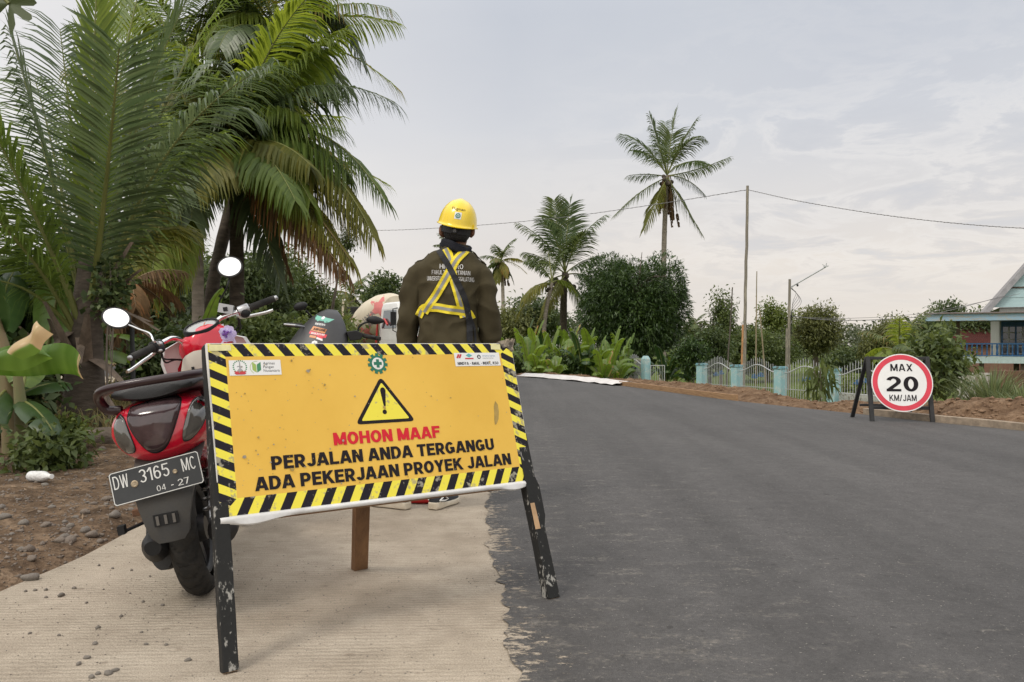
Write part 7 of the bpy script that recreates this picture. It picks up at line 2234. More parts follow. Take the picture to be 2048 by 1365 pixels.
# palm A (right one of the cluster): the fronds that sweep out over the road
tA, fA = palm('coconut palm with yellowing hanging fronds sweeping towards the road, behind the tall mirror', (476, 720, 15.5), (474, 600, 15.5), (472, 300, 15.5), .17, None, bark=M_trunkd)
for i, (P, ll, k) in enumerate([
 ([(478, 285, 15.5), (610, 110, 15.2), (790, 205, 14.8)], 1.05, dict(m=M_palm_d, n=70, hang=.85, wind=(.25, 0, 0))),
 ([(478, 290, 15.5), (640, 185, 15.0), (770, 400, 14.4)], 1.05, dict(m=M_palm, n=70, hang=.85, wind=(.2, 0, 0))),
 ([(476, 295, 15.5), (650, 255, 14.6), (745, 470, 14.0)], 1.25, dict(m=M_palm_y, n=74, hang=1.1, wind=(.1, 0, 0), dry_tip=.5, var0=.35)),
 ([(474, 300, 15.3), (580, 340, 14.4), (700, 520, 13.8)], 1.15, dict(m=M_palm_y, n=66, hang=1.2, dry_tip=.7, var0=.5, rm=M_rachb)),
 ([(474, 305, 15.3), (560, 380, 14.2), (690, 545, 13.6)], 1.0, dict(m=M_palm_b, n=60, hang=1.4, dry_tip=.8, var0=.5, rm=M_rachb)),
 ([(470, 290, 15.5), (520, 80, 15.2), (640, -30, 14.8)], 1.1, dict(m=M_palm_l, n=66, hang=.5)),
 ([(474, 285, 15.5), (560, 130, 15.3), (690, 60, 15.2)], 1.0, dict(m=M_palm_l, n=66, hang=.75, var0=.35)),
 ([(470, 300, 15.5), (430, 120, 15.0), (330, 120, 14.4)], 1.0, dict(m=M_palm, n=60, hang=.7)),
 ([(470, 300, 15.5), (380, 250, 15.0), (300, 400, 14.4)], 1.0, dict(m=M_palm, n=60, hang=.9)),
 ([(472, 310, 15.4), (510, 400, 14.6), (560, 560, 14.4)], .9, dict(m=M_palm_d, n=56, hang=1.0)),
 ([(474, 295, 15.5), (560, 230, 16.5), (690, 330, 17.5)], 1.05, dict(m=M_palm_y, n=60, hang=.9)),
 ([(472, 290, 15.5), (500, 120, 16.4), (560, 70, 17.5)], 1.0, dict(m=M_palm_l, n=60, hang=.6, var0=.3)),
 ([(474, 305, 15.5), (540, 330, 16.5), (620, 470, 17.4)], 1.0, dict(m=M_palm_y, n=60, hang=1.1, var0=.6)),
 ([(474, 310, 15.5), (520, 400, 16.2), (575, 540, 16.6)], .9, dict(m=M_palm_b, n=50, hang=1.2)),
 ([(472, 295, 15.4), (450, 200, 14.6), (400, 170, 14)], 1.05, dict(m=M_palm, n=60, hang=.7)),
 ([(472, 300, 15.4), (540, 250, 14.4), (620, 330, 13.8)], 1.1, dict(m=M_palm_y, n=64, hang=1.0, var0=.3)),
 ([(472, 300, 15.3), (530, 270, 14.0), (590, 400, 13.2)], 1.0, dict(m=M_palm, n=64, hang=1.0)),
 ([(472, 300, 15.3), (440, 280, 14.0), (390, 380, 13.2)], 1.0, dict(m=M_palm_y, n=64, hang=.9, var0=.4)),
 ([(474, 300, 15.5), (600, 260, 15.8), (720, 420, 16)], 1.1, dict(m=M_palm, n=64, hang=1.0)),
 ([(474, 305, 15.5), (580, 330, 15.8), (660, 500, 16)], 1.1, dict(m=M_palm_y, n=64, hang=1.1, var0=.6, dry_tip=.5)),
 ([(472, 290, 15.5), (530, 180, 15.0), (600, 230, 14.6)], 1.0, dict(m=M_palm_l, n=60, hang=.9, var0=.3)),
 ([(474, 300, 15.4), (590, 220, 14.8), (690, 340, 14.4)], 1.3, dict(m=M_palm, n=70, hang=1.3)),
 ([(474, 300, 15.4), (600, 290, 15.0), (715, 450, 14.8)], 1.3, dict(m=M_palm_y, n=70, hang=1.4, var0=.25, dry_tip=.4)),
 ([(474, 300, 15.8), (560, 300, 16.2), (650, 470, 16.4)], 1.3, dict(m=M_palm, n=70, hang=1.4)),
 ([(474, 300, 15.2), (550, 260, 14.2), (620, 400, 13.8)], 1.3, dict(m=M_palm_l, n=70, hang=1.3, var0=.3)),
 ([(470, 300, 15.2), (400, 280, 14.4), (340, 420, 14)], 1.1, dict(m=M_palm_l, n=64, hang=1.3, var0=.4, dry_tip=.3)),
]): fr_px(tA, fA, P, ll, seed=100 + i, width=.055, r0=.034, **k)
# palm B: tall one behind, its crown fills the top
tB, fB = palm('tall dark trunked coconut palm whose crown runs out of the top of the photo', (434, 720, 17), (428, 560, 17), (560, 60, 18.5), .165, None, bark=M_trunkd)
for i, (P, ll, k) in enumerate([
 ([(560, 75, 18.5), (650, -90, 18.2), (722, 120, 17.8)], 1.15, dict(m=M_palm_d, n=70, hang=.95, wind=(.25, 0, 0))),
 ([(560, 75, 18.5), (640, -40, 18.4), (700, 70, 18.2)], 1.0, dict(m=M_palm_d, n=66, hang=.8, wind=(.2, 0, 0))),
 ([(560, 80, 18.5), (620, 30, 18.2), (668, 210, 18)], 1.1, dict(m=M_palm_d, n=66, hang=1.0, wind=(.15, 0, 0))),
 ([(555, 70, 18.5), (540, -150, 18.2), (600, -230, 18)], 1.1, dict(m=M_palm_d, n=60, hang=.5)),
 ([(555, 75, 18.5), (470, -60, 18), (380, 40, 17.6)], 1.1, dict(m=M_palm, n=64, hang=.8)),
 ([(555, 80, 18.5), (460, 30, 18), (400, 190, 17.6)], 1.1, dict(m=M_palm_l, n=64, hang=.9)),
 ([(560, 85, 18.5), (570, 130, 17.6), (580, 300, 17)], 1.1, dict(m=M_palm, n=60, hang=1.0)),
 ([(558, 85, 18.5), (520, 140, 17.6), (500, 320, 17)], 1.1, dict(m=M_palm_l, n=60, hang=1.0)),
 ([(560, 70, 18.5), (590, -120, 18.8), (690, -160, 19)], 1.1, dict(m=M_palm_d, n=60, hang=.6)),
 ([(556, 75, 18.5), (500, -100, 19), (430, -120, 19.6)], 1.1, dict(m=M_palm_d, n=60, hang=.6)),
 ([(560, 80, 18.5), (600, 60, 19.4), (640, 200, 20)], 1.1, dict(m=M_palm, n=60, hang=.9)),
 ([(556, 80, 18.5), (480, -20, 17.6), (430, 60, 17)], 1.1, dict(m=M_palm_l, n=60, hang=.9)),
 ([(556, 85, 18.5), (470, 90, 17.8), (380, 260, 17.2)], 1.15, dict(m=M_palm, n=64, hang=1.0)),
 ([(558, 85, 18.5), (530, 90, 17.2), (540, 240, 16.6)], 1.15, dict(m=M_palm_l, n=64, hang=1.0)),
 ([(556, 80, 18.5), (440, -100, 18.8), (330, -60, 19)], 1.15, dict(m=M_palm, n=64, hang=.8)),
 ([(556, 80, 18.5), (450, 20, 19.4), (340, 120, 20)], 1.15, dict(m=M_palm, n=64, hang=.9)),
 ([(556, 80, 18.5), (590, -20, 17.6), (640, 60, 17)], 1.1, dict(m=M_palm, n=64, hang=.9)),
]): fr_px(tB, fB, P, ll, seed=140 + i, width=.058, r0=.038, **k)
rnd_crown(tA, fA, (472, 300, 15.5), 2.7, 20, 1.0, 61, [M_palm, M_palm_l, M_palm_y, M_palm_d], el=(-12, 80), nleaf=60, width=.045, hang=.85, wind=(.25, 0, 0))
rnd_crown(tB, fB, (558, 78, 18.5), 3.0, 18, 1.05, 62, [M_palm, M_palm_l, M_palm_d, M_palm], el=(-20, 80), nleaf=60, width=.048, hang=.85, wind=(.25, 0, 0))
tE, fE = palm('light green coconut palm crown behind the young palm, over the pale trunk', (350, 720, 18.5), (352, 500, 18.5), (385, 130, 18.5), .17, None, bark=M_trunkd)
rnd_crown(tE, fE, (385, 125, 18.5), 3.1, 20, 1.1, 63, [M_palm_l, M_palm, M_palm_l, M_palm_d], el=(-45, 80), nleaf=60, width=.05, hang=.85, wind=(.2, 0, 0))
# palm C: pale trunk on the left of the three
tC, fC = palm('coconut palm with a pale grey ringed trunk behind the red scooter', (396, 720, 15), (396, 600, 15), (392, 330, 15), .135, None)
rnd_crown(tC, fC, (392, 320, 15), 2.7, 15, .95, 3, [M_palm, M_palm_y, M_palm_l, M_palm_d], el=(-25, 75), nleaf=52, width=.048, hang=.8)
for i, (P, ll, k) in enumerate([
 ([(392, 330, 15), (330, 330, 14), (290, 520, 13.2)], .95, dict(m=M_palm_y, n=56, hang=1.1, var0=.4, dry_tip=.5)),
 ([(392, 330, 15), (360, 400, 14), (330, 600, 13.4)], .9, dict(m=M_palm_y, n=56, hang=1.2, var0=.5, dry_tip=.6)),
 ([(392, 325, 15), (300, 230, 14.4), (240, 330, 13.8)], 1.0, dict(m=M_palm, n=56, hang=.8)),
 ([(392, 330, 15), (320, 350, 13.6), (300, 590, 12.6)], 1.0, dict(m=M_palm_l, n=64, hang=1.1, var0=.5, dry_tip=.3)),
 ([(392, 330, 15), (300, 300, 13.6), (255, 560, 12.6)], 1.1, dict(m=M_palm_y, n=64, hang=1.1, var0=.4, dry_tip=.3)),
 ([(392, 330, 15), (370, 380, 13.8), (362, 560, 13.2)], .8, dict(m=M_palm_l, n=60, hang=1.2, var0=.4, dry_tip=.3)),
]): fr_px(tC, fC, P, ll, seed=170 + i, width=.048, r0=.03, **k)
# dry brown shrubbery palm sheaths hanging between the trunks
tD, fD = palm('dried palm stump with brown hanging fronds between the young palm and the pale trunk', (268, 720, 12), (266, 640, 12), (264, 560, 12), .12, None, bark=M_trunkd)
rnd_crown(tD, fD, (264, 565, 12), 1.0, 11, .45, 9, [M_palm_b, M_palm_y, M_palm_b], el=(-80, 40), nleaf=36, width=.035, hang=1.1, r0=.02)

# ---- the palms across the road
def far_palm(lab, foot, mid, head, r, R_, n, ll, seed, mats_, el=(-55, 85), skirt=0, wind=(.15, 0, 0), bark=None, nleaf=34, width=.085, droop=.75, hand=None):
    t, f = palm(lab, foot, mid, head, r, None, bark=bark)
    if hand:
        for i, (P, ll_, k) in enumerate(hand): fr_px(t, f, P, ll_ * 1.3, seed=seed * 31 + i, **{**dict(width=width * .85, r0=.05, n=nleaf + 14), **k})
    if n: rnd_crown(t, f, head, R_, n, ll, seed, mats_, el, wind, nleaf, width, .045, droop, None, .6)
    if skirt:
        rg = random.Random(seed); c = at(*head)
        for k in range(skirt):
            a = rg.uniform(0, 2 * PI); dv = Vector((math.cos(a), math.sin(a), 0))
            L_ = R_ * rg.uniform(.5, .95)
            frond(t, [c + dv * r, c + dv * r * 2.4 + Vector((0, 0, -L_ * .35)), c + dv * r * (1.8 + rg.random() * 1.5) + Vector((.15, 0, -L_))], ll * .35, origin=f, m=M_palm_b, rm=M_rachb, n=26, width=width * 1.3, hang=1.6, seed=seed * 77 + k, var0=.3, r0=.04)
    c = at(*head) - f; rg = random.Random(seed)
    for k in range(6):
        mb = MB(); mb.ball(c + Vector((rg.uniform(-.5, .5) * r * 5, rg.uniform(-.5, .5) * r * 5, -rg.uniform(.1, .9) * r * 4)), r * .7, 0, 8, 6)
        mb.build('coconut', M_trunkd, t, smooth=80)
    return t
D1 = 52
far_palm('tall coconut palm standing alone against the sky above the mango tree, brown dead skirt', (1325, 720, D1), (1328, 500, D1), (1334, 352, D1), .20, 3.9, 0, 1.1, 21, [M_far], skirt=9, hand=[
 ([(1334, 350, D1), (1318, 290, D1), (1300, 232, D1)], 1.2, dict(m=M_palm_d, hang=.35)),
 ([(1334, 350, D1), (1340, 280, D1), (1352, 222, D1)], 1.1, dict(m=M_far, hang=.3, sweep=.9)),
 ([(1334, 350, D1 - .5), (1360, 290, D1 - 1), (1392, 240, D1 - 1)], 1.2, dict(m=M_far, hang=.35)),
 ([(1334, 350, D1), (1290, 280, D1), (1244, 270, D1)], 1.2, dict(m=M_palm_d, hang=.5)),
 ([(1334, 350, D1 - .5), (1370, 270, D1 - 1.5), (1405, 275, D1 - 2)], 1.1, dict(m=M_far, hang=.5)),
 ([(1334, 352, D1), (1390, 345, D1), (1456, 316, D1)], 1.0, dict(m=M_far, hang=.55)),
 ([(1334, 352, D1), (1375, 350, D1 - .5), (1408, 388, D1 - 1)], .85, dict(m=M_palm_d, hang=.9)),
 ([(1334, 354, D1), (1290, 345, D1), (1256, 352, D1)], .8, dict(m=M_palm_d, hang=.6)),
 ([(1334, 356, D1), (1290, 370, D1 - .5), (1232, 428, D1 - 1)], 1.0, dict(m=M_far, hang=.5)),
 ([(1334, 356, D1 - .3), (1315, 395, D1 - 1), (1288, 460, D1 - 1.5)], 1.0, dict(m=M_palm_y, hang=.6, var0=.25)),
 ([(1336, 356, D1 - .3), (1362, 400, D1 - 1), (1402, 466, D1 - 1.5)], 1.1, dict(m=M_far, hang=.6, dry_tip=.4)),
 ([(1334, 350, D1 + .5), (1325, 285, D1 + 2), (1330, 245, D1 + 3)], 1.2, dict(m=M_palm_d, hang=.3)),
 ([(1334, 350, D1 + .5), (1300, 300, D1 + 2), (1268, 300, D1 + 3)], 1.1, dict(m=M_palm_d, hang=.5)),
 ([(1334, 350, D1 + .5), (1370, 310, D1 + 2), (1415, 330, D1 + 3)], 1.1, dict(m=M_palm_d, hang=.5)),
 ([(1334, 350, D1 - 1), (1322, 300, D1 - 2.4), (1312, 290, D1 - 3.6)], 1.1, dict(m=M_far, hang=.5)),
])
D2 = 44
far_palm('full crowned coconut palm with a thick dark trunk beside the mango tree', (1128, 720, D2), (1127, 620, D2), (1130, 545, D2), .24, 3.4, 0, 1.0, 23, [M_far], bark=M_trunkd, hand=[
 ([(1130, 545, D2), (1115, 470, D2), (1108, 402, D2)], 1.1, dict(m=M_far, hang=.25)),
 ([(1130, 545, D2), (1132, 460, D2), (1142, 400, D2)], 1.1, dict(m=M_palm_d, hang=.25)),
 ([(1130, 545, D2), (1150, 470, D2), (1208, 432, D2)], 1.0, dict(m=M_palm_d, hang=.5)),
 ([(1130, 545, D2), (1100, 480, D2), (1040, 448, D2)], 1.0, dict(m=M_far, hang=.5)),
 ([(1130, 548, D2), (1160, 520, D2), (1198, 512, D2)], .9, dict(m=M_palm_d, hang=.6)),
 ([(1130, 548, D2), (1085, 510, D2), (1050, 505, D2)], .9, dict(m=M_far, hang=.7)),
 ([(1130, 550, D2), (1175, 540, D2), (1215, 575, D2)], .9, dict(m=M_palm_d, hang=.8)),
 ([(1130, 550, D2), (1080, 560, D2 - .5), (1040, 612, D2 - 1)], .95, dict(m=M_far, hang=.7)),
 ([(1130, 552, D2), (1150, 580, D2 - .5), (1185, 640, D2 - 1)], .9, dict(m=M_far, hang=.8)),
 ([(1130, 546, D2 - .5), (1120, 480, D2 - 1.5), (1085, 440, D2 - 2)], 1.1, dict(m=M_palm_d, hang=.4)),
 ([(1130, 546, D2 - .5), (1145, 490, D2 - 1.5), (1170, 465, D2 - 2)], 1.1, dict(m=M_far, hang=.4)),
 ([(1130, 546, D2 + .5), (1125, 470, D2 + 1.5), (1120, 430, D2 + 2)], 1.1, dict(m=M_palm_d, hang=.3)),
 ([(1130, 552, D2 - .5), (1110, 570, D2 - 1.5), (1080, 640, D2 - 2)], .8, dict(m=M_palm_y, hang=.9, var0=.4)),
])
D3 = 41
far_palm('leaning coconut palm with a slender pale trunk and yellow drooping fronds', (1082, 720, D3), (1090, 640, D3), (1104, 566, D3), .13, 2.4, 0, .8, 25, [M_far], hand=[
 ([(1104, 568, D3), (1060, 575, D3), (1035, 632, D3)], 1.0, dict(m=M_palm_y, hang=.7, var0=.3)),
 ([(1104, 568, D3), (1070, 560, D3 - .4), (1048, 600, D3 - .8)], .85, dict(m=M_palm_y, hang=.7, var0=.5)),
 ([(1104, 566, D3), (1085, 525, D3), (1058, 520, D3)], .85, dict(m=M_far, hang=.6)),
 ([(1104, 566, D3), (1110, 520, D3), (1125, 505, D3)], .85, dict(m=M_far, hang=.4)),
 ([(1104, 566, D3), (1130, 550, D3), (1150, 585, D3)], .8, dict(m=M_palm_l, hang=.7)),
 ([(1104, 566, D3), (1100, 520, D3 + 1), (1095, 500, D3 + 2)], .8, dict(m=M_far, hang=.4)),
])
far_palm('small distant coconut palm with a brown skirt, just right of the flagman', (1007, 720, 80), (1006, 600, 80), (1003, 522, 80), .22, 2.6, 15, .85, 27, [M_far, M_far, M_palm_y], el=(-50, 85), skirt=9, nleaf=24, width=.13)
far_palm('distant coconut palm mostly hidden behind the yellow helmet', (905, 720, 85), (904, 600, 85), (905, 500, 85), .22, 2.6, 13, .85, 29, [M_far], el=(-40, 80), nleaf=24, width=.13)
far_palm('tiny far palm in the hollow right of the mango tree', (1392, 730, 75), (1391, 690, 75), (1390, 650, 75), .2, 1.6, 13, .6, 31, [M_far], el=(-40, 85), nleaf=22, width=.1)
far_palm('low young palm with arching fronds, left of the leafy shrub by the speed sign', (1795, 760, 27), (1797, 720, 27), (1800, 705, 27), .10, 1.9, 12, .55, 33, [M_far, M_palm_l], el=(0, 82), nleaf=32, width=.05)
far_palm('bushy far palm above the mixer truck drum', (775, 720, 62), (772, 650, 62), (770, 605, 62), .2, 2.4, 14, .7, 35, [M_far, M_palm_l], el=(-40, 85), nleaf=24, width=.10)
far_palm('far palm left of the mixer truck, half hidden by branches', (700, 720, 60), (702, 650, 60), (702, 592, 60), .2, 2.3, 13, .7, 37, [M_far, M_palm], el=(-40, 85), nleaf=24, width=.10)
far_palm('far palm leaning over the trees right of the mixer truck', (735, 720, 68), (737, 640, 68), (738, 590, 68), .2, 2.2, 12, .7, 39, [M_far], el=(-40, 85), nleaf=22, width=.11)

# ---- broadleaf trees
def leaf_cloud(centers, normals, size, per, ratio=.38, droop=.3, seed=0, spread=1.0, ros=False, var=(.1, .85)):
    """leaf clumps: per leaves round each centre; each leaf a folded diamond of 2 quads"""
    rg = np.random.default_rng(seed)
    C = np.repeat(np.asarray(centers, float), per, 0); N = np.repeat(np.asarray(normals, float), per, 0)
    m = len(C)
    D = rg.normal(size=(m, 3)) + N * (1.1 if ros else .55); D[:, 2] -= droop
    D /= np.linalg.norm(D, axis=1)[:, None]
    sz = size * rg.uniform(.65, 1.25, m)[:, None]
    P = C + rg.normal(size=(m, 3)) * size * (.35 if ros else 1.0) * spread
    up_ = rg.normal(size=(m, 3)) * .5 + np.array([0, 0, 1.0])
    S_ = np.cross(D, up_); S_ /= np.maximum(np.linalg.norm(S_, axis=1)[:, None], 1e-6)
    Nn = np.cross(S_, D)
    w = sz * ratio / 2
    tip = P + D * sz; tip[:, 2] -= (sz[:, 0] * droop * .35)
    mid = P + D * sz * .5
    A_ = mid + S_ * w + Nn * w * .35; B_ = mid - S_ * w + Nn * w * .35
    V = np.stack([P, A_, tip, B_, mid], 1).reshape(-1, 3)
    i = np.arange(m)[:, None] * 5
    F = np.concatenate([i + np.array([[0, 1, 2, 4]]), i + np.array([[0, 4, 2, 3]])])
    vc = np.repeat(rg.uniform(var[0], var[1], len(centers)), per) + rg.uniform(-.18, .18, m)
    return V, F, np.repeat(np.clip(vc, 0, .9), 5)
def crown_pts(c, rad, n, seed, lumps=9, shell=.45, flatb=.6):
    """clump centres spread through a lumpy volume: a set of overlapping boughs"""
    rg = np.random.default_rng(seed); c = np.array(c); rad = np.array(rad)
    pts, nor = [], []
    L = []
    for k in range(lumps):
        v = rg.normal(size=3); v /= np.linalg.norm(v); v[2] = v[2] if v[2] > 0 else v[2] * flatb
        L.append((v * rg.uniform(.35, .72), rg.uniform(.36, .58)) if lumps < 30 else (v * rg.uniform(.5, .68), rg.uniform(.26, .38)))
    L.append((np.zeros(3), .62))
    w = np.array([r ** 2 for _, r in L]); w /= w.sum()
    while len(pts) < n:
        lc, lr = L[rg.choice(len(L), p=w)]
        v = rg.normal(size=3); v /= np.linalg.norm(v)
        p = lc + v * lr * rg.uniform(shell, 1.0) ** .6
        q = p / np.maximum(np.linalg.norm(p), 1e-6)
        pts.append(c + p * rad); nor.append(v * .6 + q * .6)
    return np.array(pts), np.array(nor)
def limbs_mb(base, c, rad, r0, n, seed):
    rg = random.Random(seed); mb = MB(); base = Vector(base); c = Vector(c)
    top = c + Vector((0, 0, rad[2] * .35))
    mb.tube(crom([base, base.lerp(c, .55) + Vector((rg.uniform(-.1, .1), 0, 0)), c, top], 6), [r0 * (1.15 - .85 * i / 18) for i in range(19)], 9)
    for k in range(n):
        t = rg.uniform(.35, .95); p = base.lerp(top, t)
        a = 2 * PI * k / n + rg.uniform(-.4, .4); q = c + Vector((math.cos(a) * rad[0] * rg.uniform(.5, .85), math.sin(a) * rad[1] * rg.uniform(.5, .85), rad[2] * rg.uniform(-.3, .75)))
        mb.tube(crom([p, p.lerp(q, .5) + Vector((0, 0, .12 * rad[2])), q], 4), [r0 * .45, r0 * .40, r0 * .36, r0 * .32, r0 * .28, r0 * .22, r0 * .16, r0 * .10, r0 * .06], 6)
    return mb
M_lf = {
 'mango': leaf_mat('mango_leaf', (.018, .040, .012), (.072, .118, .032), .26, .38),
 'dark': leaf_mat('dark_leaf', (.036, .060, .022), (.110, .145, .050), .30, .5),
 'mid': leaf_mat('mid_leaf', (.048, .074, .022), (.125, .16, .048), .32, .5),
 'olive': leaf_mat('olive_leaf', (.065, .078, .026), (.17, .18, .060), .32, .55),
 'light': leaf_mat('light_leaf', (.065, .10, .024), (.19, .23, .06), .35, .5),
 'far': leaf_mat('far_leaf', (.045, .060, .032), (.095, .11, .055), .25, .6),
}
M_brk = mat('tree_bark', (.20, .165, .135), .95, c2=(.10, .08, .065), vscale=5, bump=.5, bscale=15, stretch=(1, 1, .4))
def tree(lab, px, py, d, rx, rz, n, per, size, kind, seed, trunk=.14, ry=None, name='tree', cat='tree', lumps=9, ratio=.42, droop=.3, ros=False, shell=.45, foot=None, limbs=7, group=None, var=(.05, .85)):
    c = at(px, py, d); s_ = d / FPX; rad = Vector((rx * s_, (ry or rx) * s_, rz * s_))
    f = Vector((c.x if foot is None else at(foot, 0, d).x, c.y, 0)); f.z = (gz(f.x, f.y) if f.y < 60 else -1.4) - .1
    t = thing(name, lab, cat, f, group=group)
    limbs_mb((0, 0, 0), c - f, rad, trunk, limbs, seed).build('trunk', M_brk, t, smooth=60)
    P, N = crown_pts(c - f, rad, n, seed, lumps, shell)
    V, F, A = leaf_cloud(P, N, size, per, ratio, droop, seed, ros=ros, var=var)
    link_mesh('crown', np_mesh('crown', V, F, {'var': A}), M_lf[kind], t)
    return t
tree('dense round dark green mango tree between the palms and the electric pole', 1267, 620, 38, 126, 146, 8200, 8, .21, 'mango', 5, .22, name='mango_tree', lumps=46, ratio=.25, droop=.45, ros=True, shell=.8)
tree('small tree with layered branches left of the electric pole, thin crown', 1441, 655, 44, 34, 74, 420, 10, .20, 'mid', 6, .10, shell=.2, lumps=11)
tree('slender tree with a flat tiered top, left of the street lamp', 1552, 640, 58, 36, 40, 300, 10, .26, 'light', 7, .12, shell=.2, lumps=8)
tree('tall broad tree right of the street lamp with gaps in its crown', 1632, 668, 60, 60, 58, 1100, 10, .26, 'olive', 8, .22, shell=.25, lumps=12)
tree('bushy dark tree behind the fence right of the mango tree', 1420, 700, 40, 52, 44, 900, 10, .20, 'dark', 9, .10)
tree('dark mixed tree behind the leaning bamboo pole', 1535, 705, 52, 62, 48, 1000, 10, .22, 'mid', 10, .14, lumps=10, shell=.3)
tree('pale green bush behind the tall electric pole', 1480, 700, 50, 40, 52, 420, 10, .30, 'mid', 44, .1, shell=.3)
tree('dark low tree filling the gap below the wire, right of the broad tree', 1700, 728, 64, 42, 22, 420, 10, .36, 'dark', 11, .12)
tree('light green tree left of the blue house, in front of the dark wood', 1768, 690, 58, 54, 50, 1000, 10, .24, 'olive', 12, .16)
tree('large dark green tree behind the veranda corner', 1850, 672, 66, 62, 46, 1000, 10, .28, 'dark', 13, .2, lumps=11)
tree('tall far tree whose rounded top rises above the veranda roof', 1890, 640, 84, 30, 34, 340, 10, .40, 'dark', 14, .2)
tree('green tree seen under the veranda roof beside the house', 1945, 668, 60, 50, 44, 420, 10, .36, 'dark', 15, .15)
tree('olive green tree between the small palm and the flagman', 1020, 655, 60, 50, 40, 420, 10, .36, 'olive', 16, .15)
tree('dark spreading tree behind the leaning palm trunk', 1075, 640, 62, 70, 42, 520, 10, .38, 'dark', 17, .18)
tree('dark rounded tree behind the mixer truck cab', 772, 608, 58, 40, 52, 560, 10, .36, 'dark', 18, .16)
tree('loose yellowish green tree above the dark scooter', 672, 640, 42, 66, 62, 760, 10, .28, 'olive', 19, .14, shell=.25)
tree('fine leaved green tree behind the tall mirror', 585, 600, 32, 100, 95, 1500, 10, .20, 'mid', 20, .12, shell=.25, lumps=12)
tree('thin hanging green branchlets at the tips of the yellowing palm fronds', 694, 478, 22, 16, 30, 70, 9, .10, 'mid', 21, .035, shell=.2, limbs=4, foot=640)
tree('dark tree behind the pale palm trunk', 470, 600, 26, 130, 100, 1700, 10, .20, 'dark', 22, .14, lumps=12)
tree('dark leafy tree behind the young coconut palm', 240, 600, 16, 130, 120, 1200, 10, .17, 'dark', 23, .12, lumps=12)
tree('dark broad leaved shrub tree at the left edge behind the banana leaf', 20, 640, 9.5, 110, 110, 420, 8, .26, 'mango', 24, .06, ratio=.5, lumps=10)
tree('green tree far behind the dark leafy tree', 330, 560, 34, 170, 100, 1000, 9, .30, 'mid', 25, .16)
tree('grey green tree in the gap at the left edge', 60, 560, 30, 110, 60, 500, 9, .28, 'far', 26, .14)

# ---- far wood that closes the view: one mass
P = []; Nn_ = []
rg = np.random.default_rng(5)
for k in range(5200):
    px = rg.uniform(-500, 2600); d = rg.uniform(88, 120)
    hgt = 30 + 16 * noise.noise(Vector((px * .012, 0, 0))) + 8 * noise.noise(Vector((px * .05, 3, 0)))
    p = at(px, HY - hgt * (rg.random() ** .7) * (1.15 if px > 1300 else 1.5) + 6, d); P.append(tuple(p)); Nn_.append((0, -.6, .5))
for k in range(2600):
    px = rg.uniform(-500, 2600); d = rg.uniform(85, 118); p = at(px, 0, d); P.append((p.x, d, rg.uniform(-1.4, 1.2))); Nn_.append((0, -.6, .3))
V, F, A = leaf_cloud(P, Nn_, .5, 11, .5, .2, 77)
tag(link_mesh('far_wood', np_mesh('far_wood', V, F, {'var': A}), M_lf['far']), 'far green wood closing the view beyond the fields', 'wood', kind='stuff')

# ---- banana plants
M_ban = leaf_mat('banana_leaf', (.065, .12, .018), (.20, .29, .05), .42, .35, dry=(.36, .22, .09), spec=.45)
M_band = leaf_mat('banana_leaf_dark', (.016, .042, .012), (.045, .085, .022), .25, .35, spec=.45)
M_bstem = mat('banana_stem', (.13, .15, .06), .7, c2=(.20, .13, .075), vscale=4, stretch=(1, 1, .3))
def banana_leaf(parent, P, w, m, seed, dry=0, tears=.35, org=(0, 0, 0), base=.18, name='leaf', vv=.5):
    rg = random.Random(seed); o_ = Vector(org)
    n = 22; C = [p - o_ for p in bez([Vector(p) for p in P], n)]
    V = []; F = []; A = []
    mb = MB()
    for s in (-1, 1):
        row = []
        tear = 0
        for i in range(int(n * base), n + 1):
            t = (i / n - base) / (1 - base); T = (C[min(i + 1, n)] - C[max(i - 1, 0)]).normalized()
            sd = T.cross(Vector((0, 0, 1))); sd = sd.normalized() if sd.length > .2 else T.cross(Vector((0, 1, .3))).normalized()
            nr = sd.cross(T).normalized()
            ww = w / 2 * (math.sin(PI * min(1, t * .88 + .10)) ** .55) * (1 if t < .97 else .25)
            if rg.random() < tears * .3: tear = 1
            else: tear = 0
            o = len(V); sag = .25 + .3 * t + rg.uniform(-.05, .05)
            for q, (k, dz_) in enumerate(((0, 0), (.5, .10), (1.0, -sag * .55))):
                V.append(C[i] + sd * s * ww * k * (1 - .06 * (k > .9) * rg.random()) + nr * ww * (dz_ + .12 * k) - Vector((0, 0, 1)) * ww * k * k * .25 + T * ww * k * .22)
                A.append(max(0, min(1, vv + .10 * math.sin(i * 2.4) + rg.uniform(-.1, .1) + (dry if k == 1 or t > .86 else 0))))
            if row and not tear:
                p_ = row[-1]
                for q in range(2): F.append((p_ + q, p_ + q + 1, o + q + 1, o + q))
            elif row:
                p_ = row[-1]; F.append((p_, p_ + 1, o + 1, o))
            row.append(o)
    nv = len(V); mb.tube(C, [.020 * w * 2.2 * (1 - .85 * i / n) + .003 for i in range(n + 1)], 6)
    me = bpy.data.meshes.new(name); me.from_pydata([tuple(v) for v in V] + list(mb.v), [], F + [tuple(i + nv for i in f) for f in mb.f])
    me.polygons.foreach_set('material_index', [0] * len(F) + [1] * len(mb.f)); me.polygons.foreach_set('use_smooth', [True] * len(me.polygons))
    a = me.attributes.new('var', 'FLOAT', 'POINT'); a.data.foreach_set('value', np.array(A + [.5] * len(mb.v), np.float32))
    return link_mesh(name, me, [m, M_rach], parent)
